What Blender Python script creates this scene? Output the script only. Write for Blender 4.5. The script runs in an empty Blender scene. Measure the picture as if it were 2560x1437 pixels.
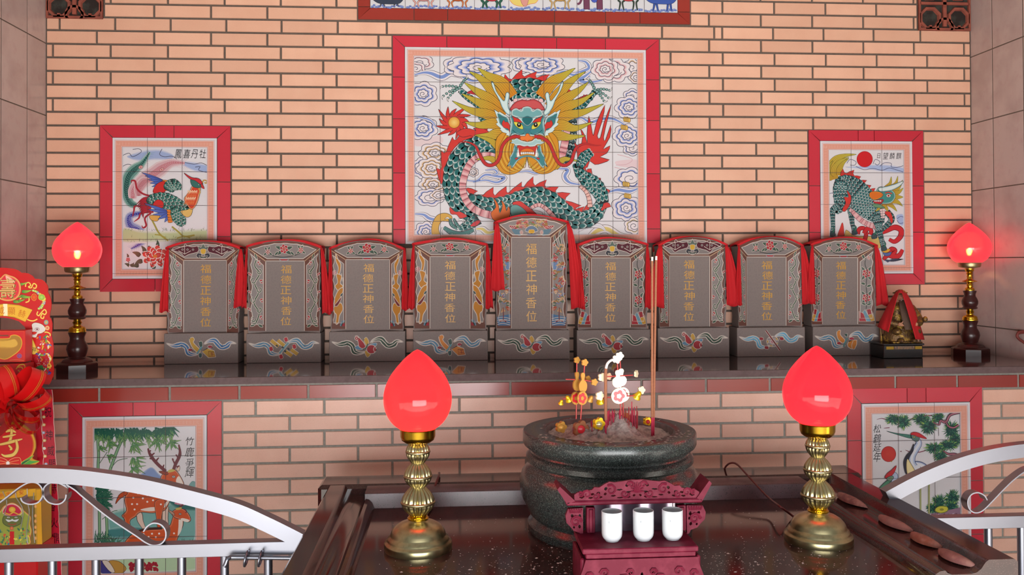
import bpy, math, random
from mathutils import Vector, Matrix
from mathutils.geometry import tessellate_polygon
R_ = random.Random(7)
SC = bpy.context.scene
SUN, AREA, SKY = 23, 108, .33
COL = SC.collection
PI = math.pi
# ------------------------------------------------------------------ camera
FPX, YAW, PITCH, ROLL, PCY = 2165.7, .072, .0119, -.0047, 632.17
CAMP = Vector((.1842, -3.7834, 1.5))
CF = Vector((math.sin(YAW)*math.cos(PITCH), math.cos(YAW)*math.cos(PITCH), math.sin(PITCH)))
r0 = Vector((math.cos(YAW), -math.sin(YAW), 0)); u0 = r0.cross(CF)
CR = math.cos(ROLL)*r0 + math.sin(ROLL)*u0
CU = -math.sin(ROLL)*r0 + math.cos(ROLL)*u0
cam = bpy.data.cameras.new('camera'); camo = bpy.data.objects.new('camera', cam); COL.objects.link(camo)
cam.sensor_fit = 'HORIZONTAL'; cam.sensor_width = 36; cam.lens = 36*FPX/2560
cam.shift_y = (PCY-718.5)/2560
cam.clip_start = .05
camo.matrix_world = Matrix(((CR.x, CU.x, -CF.x, CAMP.x), (CR.y, CU.y, -CF.y, CAMP.y), (CR.z, CU.z, -CF.z, CAMP.z), (0, 0, 0, 1)))
SC.camera = camo
SC.view_settings.view_transform = 'Standard'; SC.view_settings.look = 'None'
SC.view_settings.gamma = 1; SC.view_settings.use_curve_mapping = False
SC.view_settings.exposure = 0
SC.cycles.use_denoising = True
SC.cycles.max_bounces = 7; SC.cycles.transmission_bounces = 5; SC.cycles.glossy_bounces = 4
SC.cycles.sample_clamp_indirect = 6
SC.cycles.caustics_reflective = False; SC.cycles.caustics_refractive = False
# ------------------------------------------------------------------ light
W = bpy.data.worlds.new('sky'); SC.world = W; W.use_nodes = True
wn = W.node_tree.nodes; wl = W.node_tree.links
bg = wn['Background']
tc = wn.new('ShaderNodeTexCoord'); sx = wn.new('ShaderNodeSeparateXYZ'); cr = wn.new('ShaderNodeValToRGB')
wl.new(tc.outputs['Generated'], sx.inputs[0]); wl.new(sx.outputs['Z'], cr.inputs[0]); wl.new(cr.outputs[0], bg.inputs[0])
cr.color_ramp.elements[0].position = .15; cr.color_ramp.elements[0].color = (.30, .31, .30, 1)
cr.color_ramp.elements[1].position = .5; cr.color_ramp.elements[1].color = (.92, .97, 1.0, 1)
bg.inputs[1].default_value = SKY
def area(name, loc, target, sx_, sy_, power, col):
    l = bpy.data.lights.new(name, 'AREA'); l.shape = 'RECTANGLE'; l.size = sx_; l.size_y = sy_; l.energy = power; l.color = col
    o = bpy.data.objects.new(name, l); COL.objects.link(o); o.location = loc
    o.rotation_euler = (Vector(target)-Vector(loc)).to_track_quat('-Z', 'Y').to_euler()
    return o
sl_ = bpy.data.lights.new('sun', 'SUN'); sl_.energy = SUN; sl_.angle = .01; sl_.color = (1, .98, .95)
so_ = bpy.data.objects.new('sun', sl_); COL.objects.link(so_); so_.rotation_euler = Vector((-.12, -math.cos(math.radians(74)), -math.sin(math.radians(74)))).to_track_quat('-Z', 'Y').to_euler()
area('added_front_fill', (.6, -4.6, .75), (.6, 0, .95), 2.6, 1.0, AREA, (.97, .985, 1))  # unseen area lamp added out front, fills the altar beside sun and sky
# ------------------------------------------------------------------ helpers
def ray(px, py): return CF + CR*((px-1280)/FPX) - CU*((py-PCY)/FPX)
def at(px, py, Y=None, Z=None, X=None):
    "the place on a plane of the scene that the photograph shows at px,py"
    d = ray(px, py)
    t = (Y-CAMP.y)/d.y if Y is not None else (Z-CAMP.z)/d.z if Z is not None else (X-CAMP.x)/d.x
    return CAMP + d*t
def at_plane(px, py, p0, n):
    d = ray(px, py); return CAMP + d*((p0-CAMP).dot(n)/d.dot(n))
def L1(c): c /= 255.; return c/12.92 if c <= .04045 else ((c+.055)/1.055)**2.4
def lin(c): return (L1(c[0]), L1(c[1]), L1(c[2]), 1)
MATS = {}
def mat(name, rgb=None, rough=.5, metal=0, noise=None, bump=None, attr=False, emit=None, spec=None, coat=0, trans=0, speck=None, attr_k=1.0):
    if name in MATS: return MATS[name]
    m = bpy.data.materials.new(name); m.use_nodes = True; MATS[name] = m
    N = m.node_tree.nodes; K = m.node_tree.links; b = N['Principled BSDF']
    b.inputs['Roughness'].default_value = rough; b.inputs['Metallic'].default_value = metal
    if spec is not None: b.inputs['Specular IOR Level'].default_value = spec
    if coat: b.inputs['Coat Weight'].default_value = coat; b.inputs['Coat Roughness'].default_value = .08
    if trans: b.inputs['Transmission Weight'].default_value = trans
    src = None
    if attr:
        a = N.new('ShaderNodeAttribute'); a.attribute_name = 'Col'; src = a.outputs['Color']
    else: b.inputs['Base Color'].default_value = lin(rgb)
    tcn = N.new('ShaderNodeTexCoord')
    def base():
        nonlocal src
        if src is None:
            g = N.new('ShaderNodeRGB'); g.outputs[0].default_value = lin(rgb); src = g.outputs[0]
        return src
    def mixin(fac, colb, mode='MIX'):
        nonlocal src
        x = N.new('ShaderNodeMix'); x.data_type = 'RGBA'; x.blend_type = mode
        K.new(base(), x.inputs[6])
        if isinstance(colb, tuple): x.inputs[7].default_value = colb
        else: K.new(colb, x.inputs[7])
        if isinstance(fac, float): x.inputs[0].default_value = fac
        else: K.new(fac, x.inputs[0])
        src = x.outputs[2]
    for nz in (noise or []):
        sc, lo, hi, col2, det = nz
        n = N.new('ShaderNodeTexNoise'); n.inputs['Scale'].default_value = sc; n.inputs['Detail'].default_value = det
        K.new(tcn.outputs['Object'], n.inputs['Vector'])
        r = N.new('ShaderNodeMapRange'); r.inputs[1].default_value = lo; r.inputs[2].default_value = hi; r.inputs[4].default_value = col2[3] if len(col2) > 3 else 1
        K.new(n.outputs[0], r.inputs[0]); mixin(r.outputs[0], lin(col2))
    for sp in (speck or []):
        sc, thr, col2 = sp
        v = N.new('ShaderNodeTexVoronoi'); v.inputs['Scale'].default_value = sc
        K.new(tcn.outputs['Object'], v.inputs['Vector'])
        sp_ = N.new('ShaderNodeSeparateColor'); K.new(v.outputs['Color'], sp_.inputs[0])
        r = N.new('ShaderNodeMath'); r.operation = 'GREATER_THAN'; r.inputs[1].default_value = thr
        K.new(sp_.outputs[0], r.inputs[0]); mixin(r.outputs[0], lin(col2))
    if src is not None: K.new(src, b.inputs['Base Color'])
    if bump:
        n = N.new('ShaderNodeTexNoise'); n.inputs['Scale'].default_value = bump[0]; n.inputs['Detail'].default_value = 6
        K.new(tcn.outputs['Object'], n.inputs['Vector'])
        bp = N.new('ShaderNodeBump'); bp.inputs['Strength'].default_value = bump[1]; bp.inputs['Distance'].default_value = bump[2] if len(bump) > 2 else .002
        K.new(n.outputs[0], bp.inputs['Height']); K.new(bp.outputs[0], b.inputs['Normal'])
    if emit:
        b.inputs['Emission Color'].default_value = lin(emit[0]); b.inputs['Emission Strength'].default_value = emit[1]
    return m
class MB:
    "collects geometry in world coordinates, then links it as one mesh"
    def __init__(s): s.v = []; s.f = []; s.m = []; s.c = []; s.cur = 0; s.col = (1, 1, 1, 1); s.anycol = False; s.flat = set()
    def mt(s, i): s.cur = i; return s
    def color(s, c): s.col = lin(c); s.anycol = True; return s
    def add(s, vs, fs, cols=None):
        b = len(s.v); s.v += [tuple(p) for p in vs]; s.c += cols if cols else [s.col]*len(vs)
        for f in fs: s.f.append(tuple(b+i for i in f)); s.m.append(s.cur)
        return s
    def box(s, x0, x1, y0, y1, z0, z1, bev=0):
        if bev:
            b = bev; P = []
            for sx_ in (0, 1):
                for sy_ in (0, 1):
                    for sz_ in (0, 1):
                        X = (x0, x1)[sx_]; Y = (y0, y1)[sy_]; Z = (z0, z1)[sz_]
                        ix = X+b*(1-2*sx_); iy = Y+b*(1-2*sy_); iz = Z+b*(1-2*sz_)
                        P += [(X, iy, iz), (ix, Y, iz), (ix, iy, Z)]
            def id_(a, b_, c, k): return (a*4+b_*2+c)*3+k
            F = []
            for a in (0, 1):
                F.append([id_(a, 0, 0, 0), id_(a, 1, 0, 0), id_(a, 1, 1, 0), id_(a, 0, 1, 0)][::(-1 if a == 0 else 1)])
                F.append([id_(0, a, 0, 1), id_(1, a, 0, 1), id_(1, a, 1, 1), id_(0, a, 1, 1)][::(1 if a == 0 else -1)])
                F.append([id_(0, 0, a, 2), id_(1, 0, a, 2), id_(1, 1, a, 2), id_(0, 1, a, 2)][::(-1 if a == 0 else 1)])
            for a in (0, 1):
                for c in (0, 1):
                    F.append([id_(0, a, c, 1), id_(1, a, c, 1), id_(1, a, c, 2), id_(0, a, c, 2)][::(1 if a == c else -1)])
                    F.append([id_(a, 0, c, 0), id_(a, 1, c, 0), id_(a, 1, c, 2), id_(a, 0, c, 2)][::(-1 if a == c else 1)])
                    F.append([id_(a, c, 0, 0), id_(a, c, 1, 0), id_(a, c, 1, 1), id_(a, c, 0, 1)][::(1 if a == c else -1)])
            for a in (0, 1):
                for c in (0, 1):
                    for d in (0, 1):
                        t = [id_(a, c, d, 0), id_(a, c, d, 1), id_(a, c, d, 2)]
                        F.append(t if (a+c+d) % 2 else t[::-1])
            return s.add(P, F)
        P = [(x0, y0, z0), (x1, y0, z0), (x1, y1, z0), (x0, y1, z0), (x0, y0, z1), (x1, y0, z1), (x1, y1, z1), (x0, y1, z1)]
        return s.add(P, [(0, 3, 2, 1), (4, 5, 6, 7), (0, 1, 5, 4), (1, 2, 6, 5), (2, 3, 7, 6), (3, 0, 4, 7)])
    def lathe(s, cx, cy, prof, n=40, z0=0, rib=None, capb=True, capt=True, sq=None):
        P = []; F = []
        for j, (r, z) in enumerate(prof):
            for i in range(n):
                a = 2*PI*i/n; rr = r
                if rib and rib[0] <= j <= rib[1]: rr = r*(1+rib[3]*(abs(math.cos(a*rib[2]/2))-.6))
                P.append((cx+rr*math.cos(a), cy+rr*math.sin(a), z0+z))
        for j in range(len(prof)-1):
            for i in range(n):
                a = j*n+i; b = j*n+(i+1) % n
                F.append((a, b, b+n, a+n))
        if capb: F.append(tuple(range(n-1, -1, -1)))
        if capt: F.append(tuple(range((len(prof)-1)*n, len(prof)*n)))
        return s.add(P, F)
    def tube(s, pts, rad, n=8, closed=False, caps=True):
        pts = [Vector(p) for p in pts]; m = len(pts)
        rads = rad if isinstance(rad, (list, tuple)) else [rad]*m
        P = []; F = []; up = None
        for i, p in enumerate(pts):
            a = pts[i-1] if (i or closed) else p; b = pts[(i+1) % m] if (i < m-1 or closed) else p
            t = (b-a).normalized()
            if up is None: up = Vector((0, 0, 1)) if abs(t.z) < .9 else Vector((1, 0, 0))
            x = t.cross(up).normalized(); y = x.cross(t).normalized(); up = y
            for k in range(n):
                an = 2*PI*k/n; P.append(p+(x*math.cos(an)+y*math.sin(an))*rads[i])
        for i in range(m if closed else m-1):
            for k in range(n):
                a = i*n+k; b = i*n+(k+1) % n; c = ((i+1) % m)*n+(k+1) % n; d = ((i+1) % m)*n+k
                F.append((a, b, c, d))
        if caps and not closed: F.append(tuple(range(n-1, -1, -1))); F.append(tuple(range((m-1)*n, m*n)))
        return s.add(P, F)
    def strip(s, pts, h, d, closed=False):
        "flat bar of rectangular section: pts (x,z) outline line at y=d[0]..d[1], thickness h across the line"
        m = len(pts); P = []; F = []
        for i, (x, z) in enumerate(pts):
            a = pts[max(0, i-1)]; b = pts[min(m-1, i+1)]
            tx, tz = b[0]-a[0], b[1]-a[1]; l = math.hypot(tx, tz) or 1; nx, nz = -tz/l*h/2, tx/l*h/2
            P += [(x+nx, d[0], z+nz), (x-nx, d[0], z-nz), (x-nx, d[1], z-nz), (x+nx, d[1], z+nz)]
        for i in range(m-1):
            for k in range(4):
                a = i*4+k; b = i*4+(k+1) % 4
                F.append((a, b, b+4, a+4))
        F += [(3, 2, 1, 0), tuple(range((m-1)*4, m*4))]
        return s.add(P, F)
    def prism(s, poly, d0, d1, axis='y', side_cols=None):
        "extrude a 2d outline; poly (a,b): axis y -> (x,z), axis x -> (y,z), axis z -> (x,y)"
        def P3(a, b, d): return (a, d, b) if axis == 'y' else (d, a, b) if axis == 'x' else (a, b, d)
        n = len(poly); P = [P3(a, b, d0) for a, b in poly]+[P3(a, b, d1) for a, b in poly]
        tris = tessellate_polygon([[Vector((a, b, 0)) for a, b in poly]])
        area_ = sum(poly[i][0]*poly[(i+1) % n][1]-poly[(i+1) % n][0]*poly[i][1] for i in range(n))
        F = []
        for t in tris:
            t = list(t)
            A = [poly[k] for k in t]; ar = (A[1][0]-A[0][0])*(A[2][1]-A[0][1])-(A[2][0]-A[0][0])*(A[1][1]-A[0][1])
            if ar < 0: t = t[::-1]
            F.append(tuple(t)); F.append(tuple(n+k for k in t[::-1]))
        for i in range(n):
            j = (i+1) % n
            F.append((i, i+n, j+n, j) if area_ > 0 else (i, j, j+n, i+n))
        return s.add(P, F)
    def xf(s, M, start=0):
        for i in range(start, len(s.v)): s.v[i] = tuple(M @ Vector(s.v[i]))
        return s
    def build(s, name, m, parent=None, smooth=40, loc=None, fix=True):
        me = bpy.data.meshes.new(name)
        if parent is not None:
            o0 = Vector((0, 0, 0)); q = parent
            while q is not None: o0 += q.location; q = q.parent
        elif loc is not None: o0 = Vector(loc)
        else:
            xs = [p[0] for p in s.v]; ys = [p[1] for p in s.v]; zs = [p[2] for p in s.v]
            o0 = Vector(((min(xs)+max(xs))/2, (min(ys)+max(ys))/2, min(zs)))
        me.from_pydata([(p[0]-o0.x, p[1]-o0.y, p[2]-o0.z) for p in s.v], [], s.f)
        for k in (m if isinstance(m, (list, tuple)) else [m]): me.materials.append(k)
        for i, p in enumerate(me.polygons): p.material_index = s.m[i]; p.use_smooth = smooth > 0
        if s.anycol:
            ca = me.color_attributes.new('Col', 'FLOAT_COLOR', 'POINT')
            ca.data.foreach_set('color', [c for q in s.c for c in q])
        if fix:
            import bmesh
            b = bmesh.new(); b.from_mesh(me); bmesh.ops.recalc_face_normals(b, faces=b.faces); b.to_mesh(me); b.free()
        if smooth > 0: me.set_sharp_from_angle(angle=math.radians(smooth))
        me.update()
        o = bpy.data.objects.new(name, me); COL.objects.link(o)
        if parent is not None: o.parent = parent
        else: o.location = o0
        return o
def tag(o, label=None, cat=None, group=None, kind=None):
    if label: o['label'] = label
    if cat: o['category'] = cat
    if group: o['group'] = group
    if kind: o['kind'] = kind
    return o
def thing(name, label, cat, loc, group=None, kind=None):
    o = bpy.data.objects.new(name, None); COL.objects.link(o); o.location = loc; o.empty_display_size = .05
    return tag(o, label, cat, group, kind)
def copy_tree(o, parent=None):
    c = o.copy(); COL.objects.link(c); c.parent = parent
    for ch in list(o.children): copy_tree(ch, c)
    return c
def cr_spline(pts, n=6, closed=False):
    out = []; m = len(pts)
    for i in range(m if closed else m-1):
        p = [pts[(i+k-1) % m] if closed else pts[min(max(i+k-1, 0), m-1)] for k in range(4)]
        for j in range(n):
            t = j/n; t2 = t*t; t3 = t2*t
            out.append(tuple(.5*(2*p[1][d]+(p[2][d]-p[0][d])*t+(2*p[0][d]-5*p[1][d]+4*p[2][d]-p[3][d])*t2+(3*p[1][d]-p[0][d]-3*p[2][d]+p[3][d])*t3) for d in range(len(p[0]))))
    if not closed: out.append(tuple(pts[-1]))
    return out
# ------------------------------------------------------------------ painter: flat pigment shapes laid on a plane
_gl = {}
def glyph(ch):
    if ch in _gl: return _gl[ch]
    c = bpy.data.curves.new('g', 'FONT'); c.body = ch; c.resolution_u = 3; c.offset = .0
    o = bpy.data.objects.new('g', c); COL.objects.link(o)
    dg = bpy.context.evaluated_depsgraph_get(); me = o.evaluated_get(dg).to_mesh()
    V = [(v.co.x, v.co.y) for v in me.vertices]; F = [tuple(p.vertices) for p in me.polygons]
    o.evaluated_get(dg).to_mesh_clear(); bpy.data.objects.remove(o); bpy.data.curves.remove(c)
    xs = [v[0] for v in V]; ys = [v[1] for v in V]; x0, x1, y0, y1 = min(xs), max(xs), min(ys), max(ys)
    V = [((x-(x0+x1)/2)/(x1-x0), -(y-(y0+y1)/2)/(y1-y0)) for x, y in V]
    _gl[ch] = (V, F); return _gl[ch]
class Paint:
    def __init__(s, p0, n=(0, -1, 0), off=.0004, clip=None, eps=3e-5, fn=None, k=1.0, lw=1.0, cell=1.5):
        s.p0 = Vector(p0); s.n = Vector(n).normalized(); s.d = s.off = off; s.eps = eps; s.lw = lw; s.cell = cell; s.grid = {}; s.clip = clip; s.mb = MB(); s.mb.anycol = True
        s.z = (0, 0, 1); s.fn = fn; s.k = k
    def P(s, u, v, d):
        x = s.z[0]+u/s.z[2]; y = s.z[1]+v/s.z[2]
        if s.clip:
            x = min(max(x, s.clip[0]), s.clip[2]); y = min(max(y, s.clip[1]), s.clip[3])
        if s.fn: x, y = s.fn(x, y)
        return x, y
    def add(s, pts, faces, cols):
        "each stroke lies one thin paint film above whatever it overlaps"
        Q = [s.P(u, v, 0) for u, v in pts]; C_ = s.cell; g = s.grid; cells = set()
        for f in faces:
            xs = [Q[i][0] for i in f]; ys = [Q[i][1] for i in f]
            for a in range(int(min(xs)/C_), int(max(xs)/C_)+1):
                for b in range(int(min(ys)/C_), int(max(ys)/C_)+1): cells.add((a, b))
        L = 1+max((g.get(c, 0) for c in cells), default=0)
        for c in cells: g[c] = L
        d = s.off+L*s.eps; s.d = max(s.d, d)
        # all faces turned to the viewer
        cc = [(min(c[0]*s.k, 1), min(c[1]*s.k, 1), min(c[2]*s.k, 1), 1) for c in cols]
        s.mb.add([at_plane(x, y, s.p0+s.n*d, s.n) for x, y in Q], faces, cc)
    def fill(s, pts, col, sm=4):
        if sm: pts = cr_spline(pts, sm, True)
        t = [tuple(a) for a in tessellate_polygon([[Vector((a[0], a[1], 0)) for a in pts]])]
        s.add(pts, t, [lin(col)]*len(pts)); return pts
    def ofill(s, pts, col, oc=(50, 50, 55), w=2, sm=4):
        q = s.fill(pts, col, sm); s.line(q, w, oc, 0, True)
    def _off(s, q, ins, closed=True):
        m = len(q); out = []
        ar = sum(q[i][0]*q[(i+1) % m][1]-q[(i+1) % m][0]*q[i][1] for i in range(m)) if closed else 1
        sg = 1 if ar > 0 else -1
        for i in range(m):
            a = q[i-1] if (i or closed) else q[i]; b = q[(i+1) % m] if (i < m-1 or closed) else q[i]
            tx, ty = b[0]-a[0], b[1]-a[1]; l = math.hypot(tx, ty) or 1
            out.append((q[i][0]-ty/l*ins*sg, q[i][1]+tx/l*ins*sg))
        return out
    def gfill(s, pts, c_out, c_in, ins, sm=4, oc=None, w=2):
        q = cr_spline(pts, sm, True) if sm else pts
        m = len(q); out = s._off(q, ins); n = []
        for i in range(m):
            dm = 1e9; st = max(2, m//10)
            for j in range(i+st, i+m-st+1): b = q[j % m]; dm = min(dm, (q[i][0]-b[0])**2+(q[i][1]-b[1])**2)
            a, c = q[i-1], q[(i+1) % m]; l1 = math.hypot(q[i][0]-a[0], q[i][1]-a[1]) or 1; l2 = math.hypot(c[0]-q[i][0], c[1]-q[i][1]) or 1
            cs = ((q[i][0]-a[0])*(c[0]-q[i][0])+(q[i][1]-a[1])*(c[1]-q[i][1]))/(l1*l2)
            f = min(1, .3*dm**.5/ins)*(1 if cs > .5 else .35)
            n.append((q[i][0]+(out[i][0]-q[i][0])*f, q[i][1]+(out[i][1]-q[i][1])*f))
        t = [tuple(a) for a in tessellate_polygon([[Vector((a[0], a[1], 0)) for a in q]])]
        s.add(q, t, [lin(c_in)]*m)
        F = [(i, (i+1) % m, m+(i+1) % m, m+i) for i in range(m)]
        s.add(q+n, F, [lin(c_out)]*m+[lin(c_in)]*m)
        if oc: s.line(q, w, oc, 0, True)
    def line(s, pts, w, col=(50, 50, 55), sm=4, closed=False, taper=None):
        q = cr_spline(pts, sm, closed) if sm else list(pts)
        m = len(q)
        if closed: q = q+[q[0], q[1]]; m += 2
        w *= s.lw; ws = [w]*m
        if taper: ws = [w*(taper[0]+(1-taper[0])*min(1, i/(m*.35)))*(taper[1]+(1-taper[1])*min(1, (m-1-i)/(m*.35))) for i in range(m)]
        L = []; Rr = []
        for i in range(m):
            a = q[max(i-1, 0)]; b = q[min(i+1, m-1)]; tx, ty = b[0]-a[0], b[1]-a[1]; l = math.hypot(tx, ty) or 1
            nx, ny = -ty/l*ws[i]/2, tx/l*ws[i]/2
            L.append((q[i][0]+nx, q[i][1]+ny)); Rr.append((q[i][0]-nx, q[i][1]-ny))
        s.add(L+Rr, [(i, i+1, m+i+1, m+i) for i in range(m-1)], [lin(col)]*(2*m))
    def blade(s, pts, w, c0, c1=None, oc=None, ow=1.2, sm=5, base=.6, hair=0, hc=None):
        "leaf or tuft: a tapered ribbon from root to tip"
        q = cr_spline(pts, sm); m = len(q); L = []; Rr = []
        for i in range(m):
            t = i/(m-1); a = q[max(i-1, 0)]; b = q[min(i+1, m-1)]; tx, ty = b[0]-a[0], b[1]-a[1]; l = math.hypot(tx, ty) or 1
            ww = w/2*(base+(1-base)*min(1, t*4))*(1-max(0, (t-.25)/.75)**1.3)
            L.append((q[i][0]-ty/l*ww, q[i][1]+tx/l*ww)); Rr.append((q[i][0]+ty/l*ww, q[i][1]-tx/l*ww))
        c1 = c1 or c0
        cs = [tuple(lin(c0)[k]+(lin(c1)[k]-lin(c0)[k])*(i/(m-1)) for k in range(4)) for i in range(m)]
        s.add(L+Rr, [(i, i+1, m+i+1, m+i) for i in range(m-1)], cs+cs)
        for h in range(hair):
            f = (h+1)/(hair+1)
            s.line([(L[i][0]*f+Rr[i][0]*(1-f), L[i][1]*f+Rr[i][1]*(1-f)) for i in range(0, m-1, 2)], ow*.8, hc or (150, 100, 30), 0, taper=(.6, .3))
        if oc: s.line(L+Rr[::-1], ow, oc, 0)
    def disc(s, cx, cy, rx, ry, c0, c1=None, oc=None, w=2, n=20, ang=0):
        ca, sa = math.cos(ang), math.sin(ang)
        q = [(cx+rx*math.cos(2*PI*i/n)*ca-ry*math.sin(2*PI*i/n)*sa, cy+rx*math.cos(2*PI*i/n)*sa+ry*math.sin(2*PI*i/n)*ca) for i in range(n)]
        s.add([(cx, cy)]+q, [(0, 1+i, 1+(i+1) % n) for i in range(n)], [lin(c1 or c0)]+[lin(c0)]*n)
        if oc: s.line(q, w, oc, 0, True)
    def scale(s, cx, cy, ang, L, Wd, cols=((14, 50, 56), (34, 112, 112), (225, 240, 236)), acc=None):
        ca, sa = math.cos(ang), math.sin(ang); P = []; C = []
        sh = [(-.5, .0, 0), (-.35, .35, 0), (-.05, .5, .25), (.25, .42, .8), (.42, .22, 1), (.52, 0, 1), (.42, -.22, 1), (.25, -.42, .8), (-.05, -.5, .25), (-.35, -.35, 0)]
        D, T, Wh = [lin(c) for c in cols]
        def put(a, b, c): P.append((cx+a*L*ca-b*Wd*sa, cy+a*L*sa+b*Wd*ca)); C.append(c)
        put(-.12, 0, tuple(D[k]*.4+T[k]*.6 for k in range(4)))
        for a, b, t in sh: put(a*.55-.0, b*.55, T)
        for a, b, t in sh: put(a, b, tuple((T[k] if t > .3 else D[k])*(1-t)+Wh[k]*t for k in range(4)))
        n = len(sh)
        F = [(0, 1+i, 1+(i+1) % n) for i in range(n)]+[(1+i, 1+(i+1) % n, 1+n+(i+1) % n, 1+n+i) for i in range(n)]
        if acc is None: s.add(P, F, C)
        else:
            b_ = len(acc[0]); acc[0].extend(P); acc[1].extend(tuple(i+b_ for i in f) for f in F); acc[2].extend(C)
    def scaled_body(s, path, hw, size, cols=((14, 50, 56), (34, 112, 112), (225, 240, 236)), bg=(30, 38, 42), oc=(35, 35, 40), lw=2, rev=False, lo=-1., hi=1., sm=6, dense=.62):
        q = cr_spline([(p[0], p[1], h) for p, h in zip(path, hw)], sm); m = len(q); N = []
        for i in range(m):
            a = q[max(i-1, 0)]; b = q[min(i+1, m-1)]; tx, ty = b[0]-a[0], b[1]-a[1]; l = math.hypot(tx, ty) or 1; N.append((-ty/l, tx/l, math.atan2(ty, tx)))
        A = [(q[i][0]+N[i][0]*q[i][2]*hi, q[i][1]+N[i][1]*q[i][2]*hi) for i in range(m)]
        B = [(q[i][0]+N[i][0]*q[i][2]*lo, q[i][1]+N[i][1]*q[i][2]*lo) for i in range(m)]
        s.add(A+B, [(i, i+1, m+i+1, m+i) for i in range(m-1)], [lin(bg)]*(2*m))
        acc = 0; row = 0; seq = []
        for i in range(1, m):
            acc += math.hypot(q[i][0]-q[i-1][0], q[i][1]-q[i-1][1])
            if acc >= size*dense: acc = 0; row += 1; seq.append((i, row))
        for i, row in (seq if rev else seq[::-1]):
            W_ = q[i][2]*(hi-lo); k = max(1, round(W_/(size*.85))); st = W_/k; base = q[i][2]*lo
            acc = ([], [], [])
            for j in range(k if row % 2 else k+1):
                t = base+st*(j+(.5 if row % 2 else 0))
                t = min(max(t, base+st*.3), base+W_-st*.3)
                s.scale(q[i][0]+N[i][0]*t, q[i][1]+N[i][1]*t, N[i][2]+(0 if not rev else PI), size*1.12, st*.98, cols, acc)
            s.add(*acc)
        if oc: s.line(A, lw, oc, 0); s.line(B, lw, oc, 0)
        return A, B
    def belly(s, path, w, n, c0=(205, 110, 120), c1=(250, 225, 225), oc=(60, 50, 55), lw=1.6, sm=6):
        q = cr_spline(path, sm); m = len(q); 
        idx = [round(k*(m-1)/n) for k in range(n+1)]
        L = []; Rr = []
        for i in range(m):
            a = q[max(i-1, 0)]; b = q[min(i+1, m-1)]; tx, ty = b[0]-a[0], b[1]-a[1]; l = math.hypot(tx, ty) or 1
            ww = w if not isinstance(w, (list, tuple)) else w[0]+(w[1]-w[0])*i/(m-1)
            L.append((q[i][0]-ty/l*ww/2, q[i][1]+tx/l*ww/2)); Rr.append((q[i][0]+ty/l*ww/2, q[i][1]-tx/l*ww/2))
        C = []
        for i in range(m):
            t = 0
            for a, b in zip(idx, idx[1:]):
                if a <= i < b: t = (i-a)/max(1, b-a)
            C.append(tuple(lin(c0)[k]*(1-t)+lin(c1)[k]*t for k in range(4)))
        s.add(L+Rr, [(i, i+1, m+i+1, m+i) for i in range(m-1)], C+C)
        for a in idx: s.line([L[a], Rr[a]], lw, oc, 0)
        s.line(L, lw, oc, 0); s.line(Rr, lw, oc, 0)
    def cloud(s, cx, cy, rx, ry, n=7, ph=0., levels=3, c=(92, 128, 214), paper=(236, 228, 232), oc=(66, 70, 92), w=2.4, amp=.10, spiral=True, shift=(0, 0)):
        N = n*8
        def ring(k, dx, dy): return [(cx+dx+rx*k*(1-amp+amp*2*abs(math.sin(n*a/2+ph)))*math.cos(a), cy+dy+ry*k*(1-amp+amp*2*abs(math.sin(n*a/2+ph)))*math.sin(a)) for a in [2*PI*i/N for i in range(N)]]
        ks = [1, .66, .36][:levels]+[.0]
        for j in range(levels):
            dx, dy = shift[0]*j, shift[1]*j
            o = ring(ks[j], dx, dy); last = j == levels-1
            mid = ring(ks[j]*.82, dx, dy); inn = ring(ks[j+1]*1.04 if not last else ks[j]*.2, dx+shift[0]*(not last), dy+shift[1]*(not last))
            s.add(o+mid+inn, [(i, (i+1) % N, N+(i+1) % N, N+i) for i in range(N)]+[(N+i, N+(i+1) % N, 2*N+(i+1) % N, 2*N+i) for i in range(N)]+[tuple(range(2*N, 3*N))], [lin(paper)]*(2*N)+[lin(c if not last else paper)]*N)
            s.line(o, w, oc, 0, True)
        if spiral:
            k = ks[levels-1]*.8; dx, dy = shift[0]*(levels-1), shift[1]*(levels-1)
            s.line([(cx+dx+rx*k*(1-t)*math.cos(ph+9*t), cy+dy+ry*k*(1-t)*math.sin(ph+9*t)) for t in [i/22*.9 for i in range(23)]], w, oc, 0)
    def stream(s, pts, w, c=(130, 155, 215), oc=(70, 74, 92), lw=2, taper=(.3, .3), paper=(238, 232, 236)):
        s.line(pts, w+lw*2, oc, 5, taper=taper); s.line(pts, w, paper, 5, taper=taper); s.line(pts, w*.5, c, 5, taper=taper)
    def text(s, ch, cx, cy, w, h, col, rot=0, shear=0):
        V, F = glyph(ch); ca, sa = math.cos(rot), math.sin(rot)
        pts = []
        for x, y in V:
            x, y = x*w-shear*y*h, y*h
            pts.append((cx+x*ca-y*sa, cy+x*sa+y*ca))
        s.add(pts, F, [lin(col)]*len(pts))
    def rect(s, x0, y0, x1, y1, col): s.add([(x0, y0), (x1, y0), (x1, y1), (x0, y1)], [(0, 1, 2, 3)], [lin(col)]*4)
    def quad(s, q, col): s.add(list(q), [(0, 1, 2, 3)], [lin(col)]*4)
    def build(s, name, m, parent): return s.mb.build(name, m, parent, smooth=0, fix=False)
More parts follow.
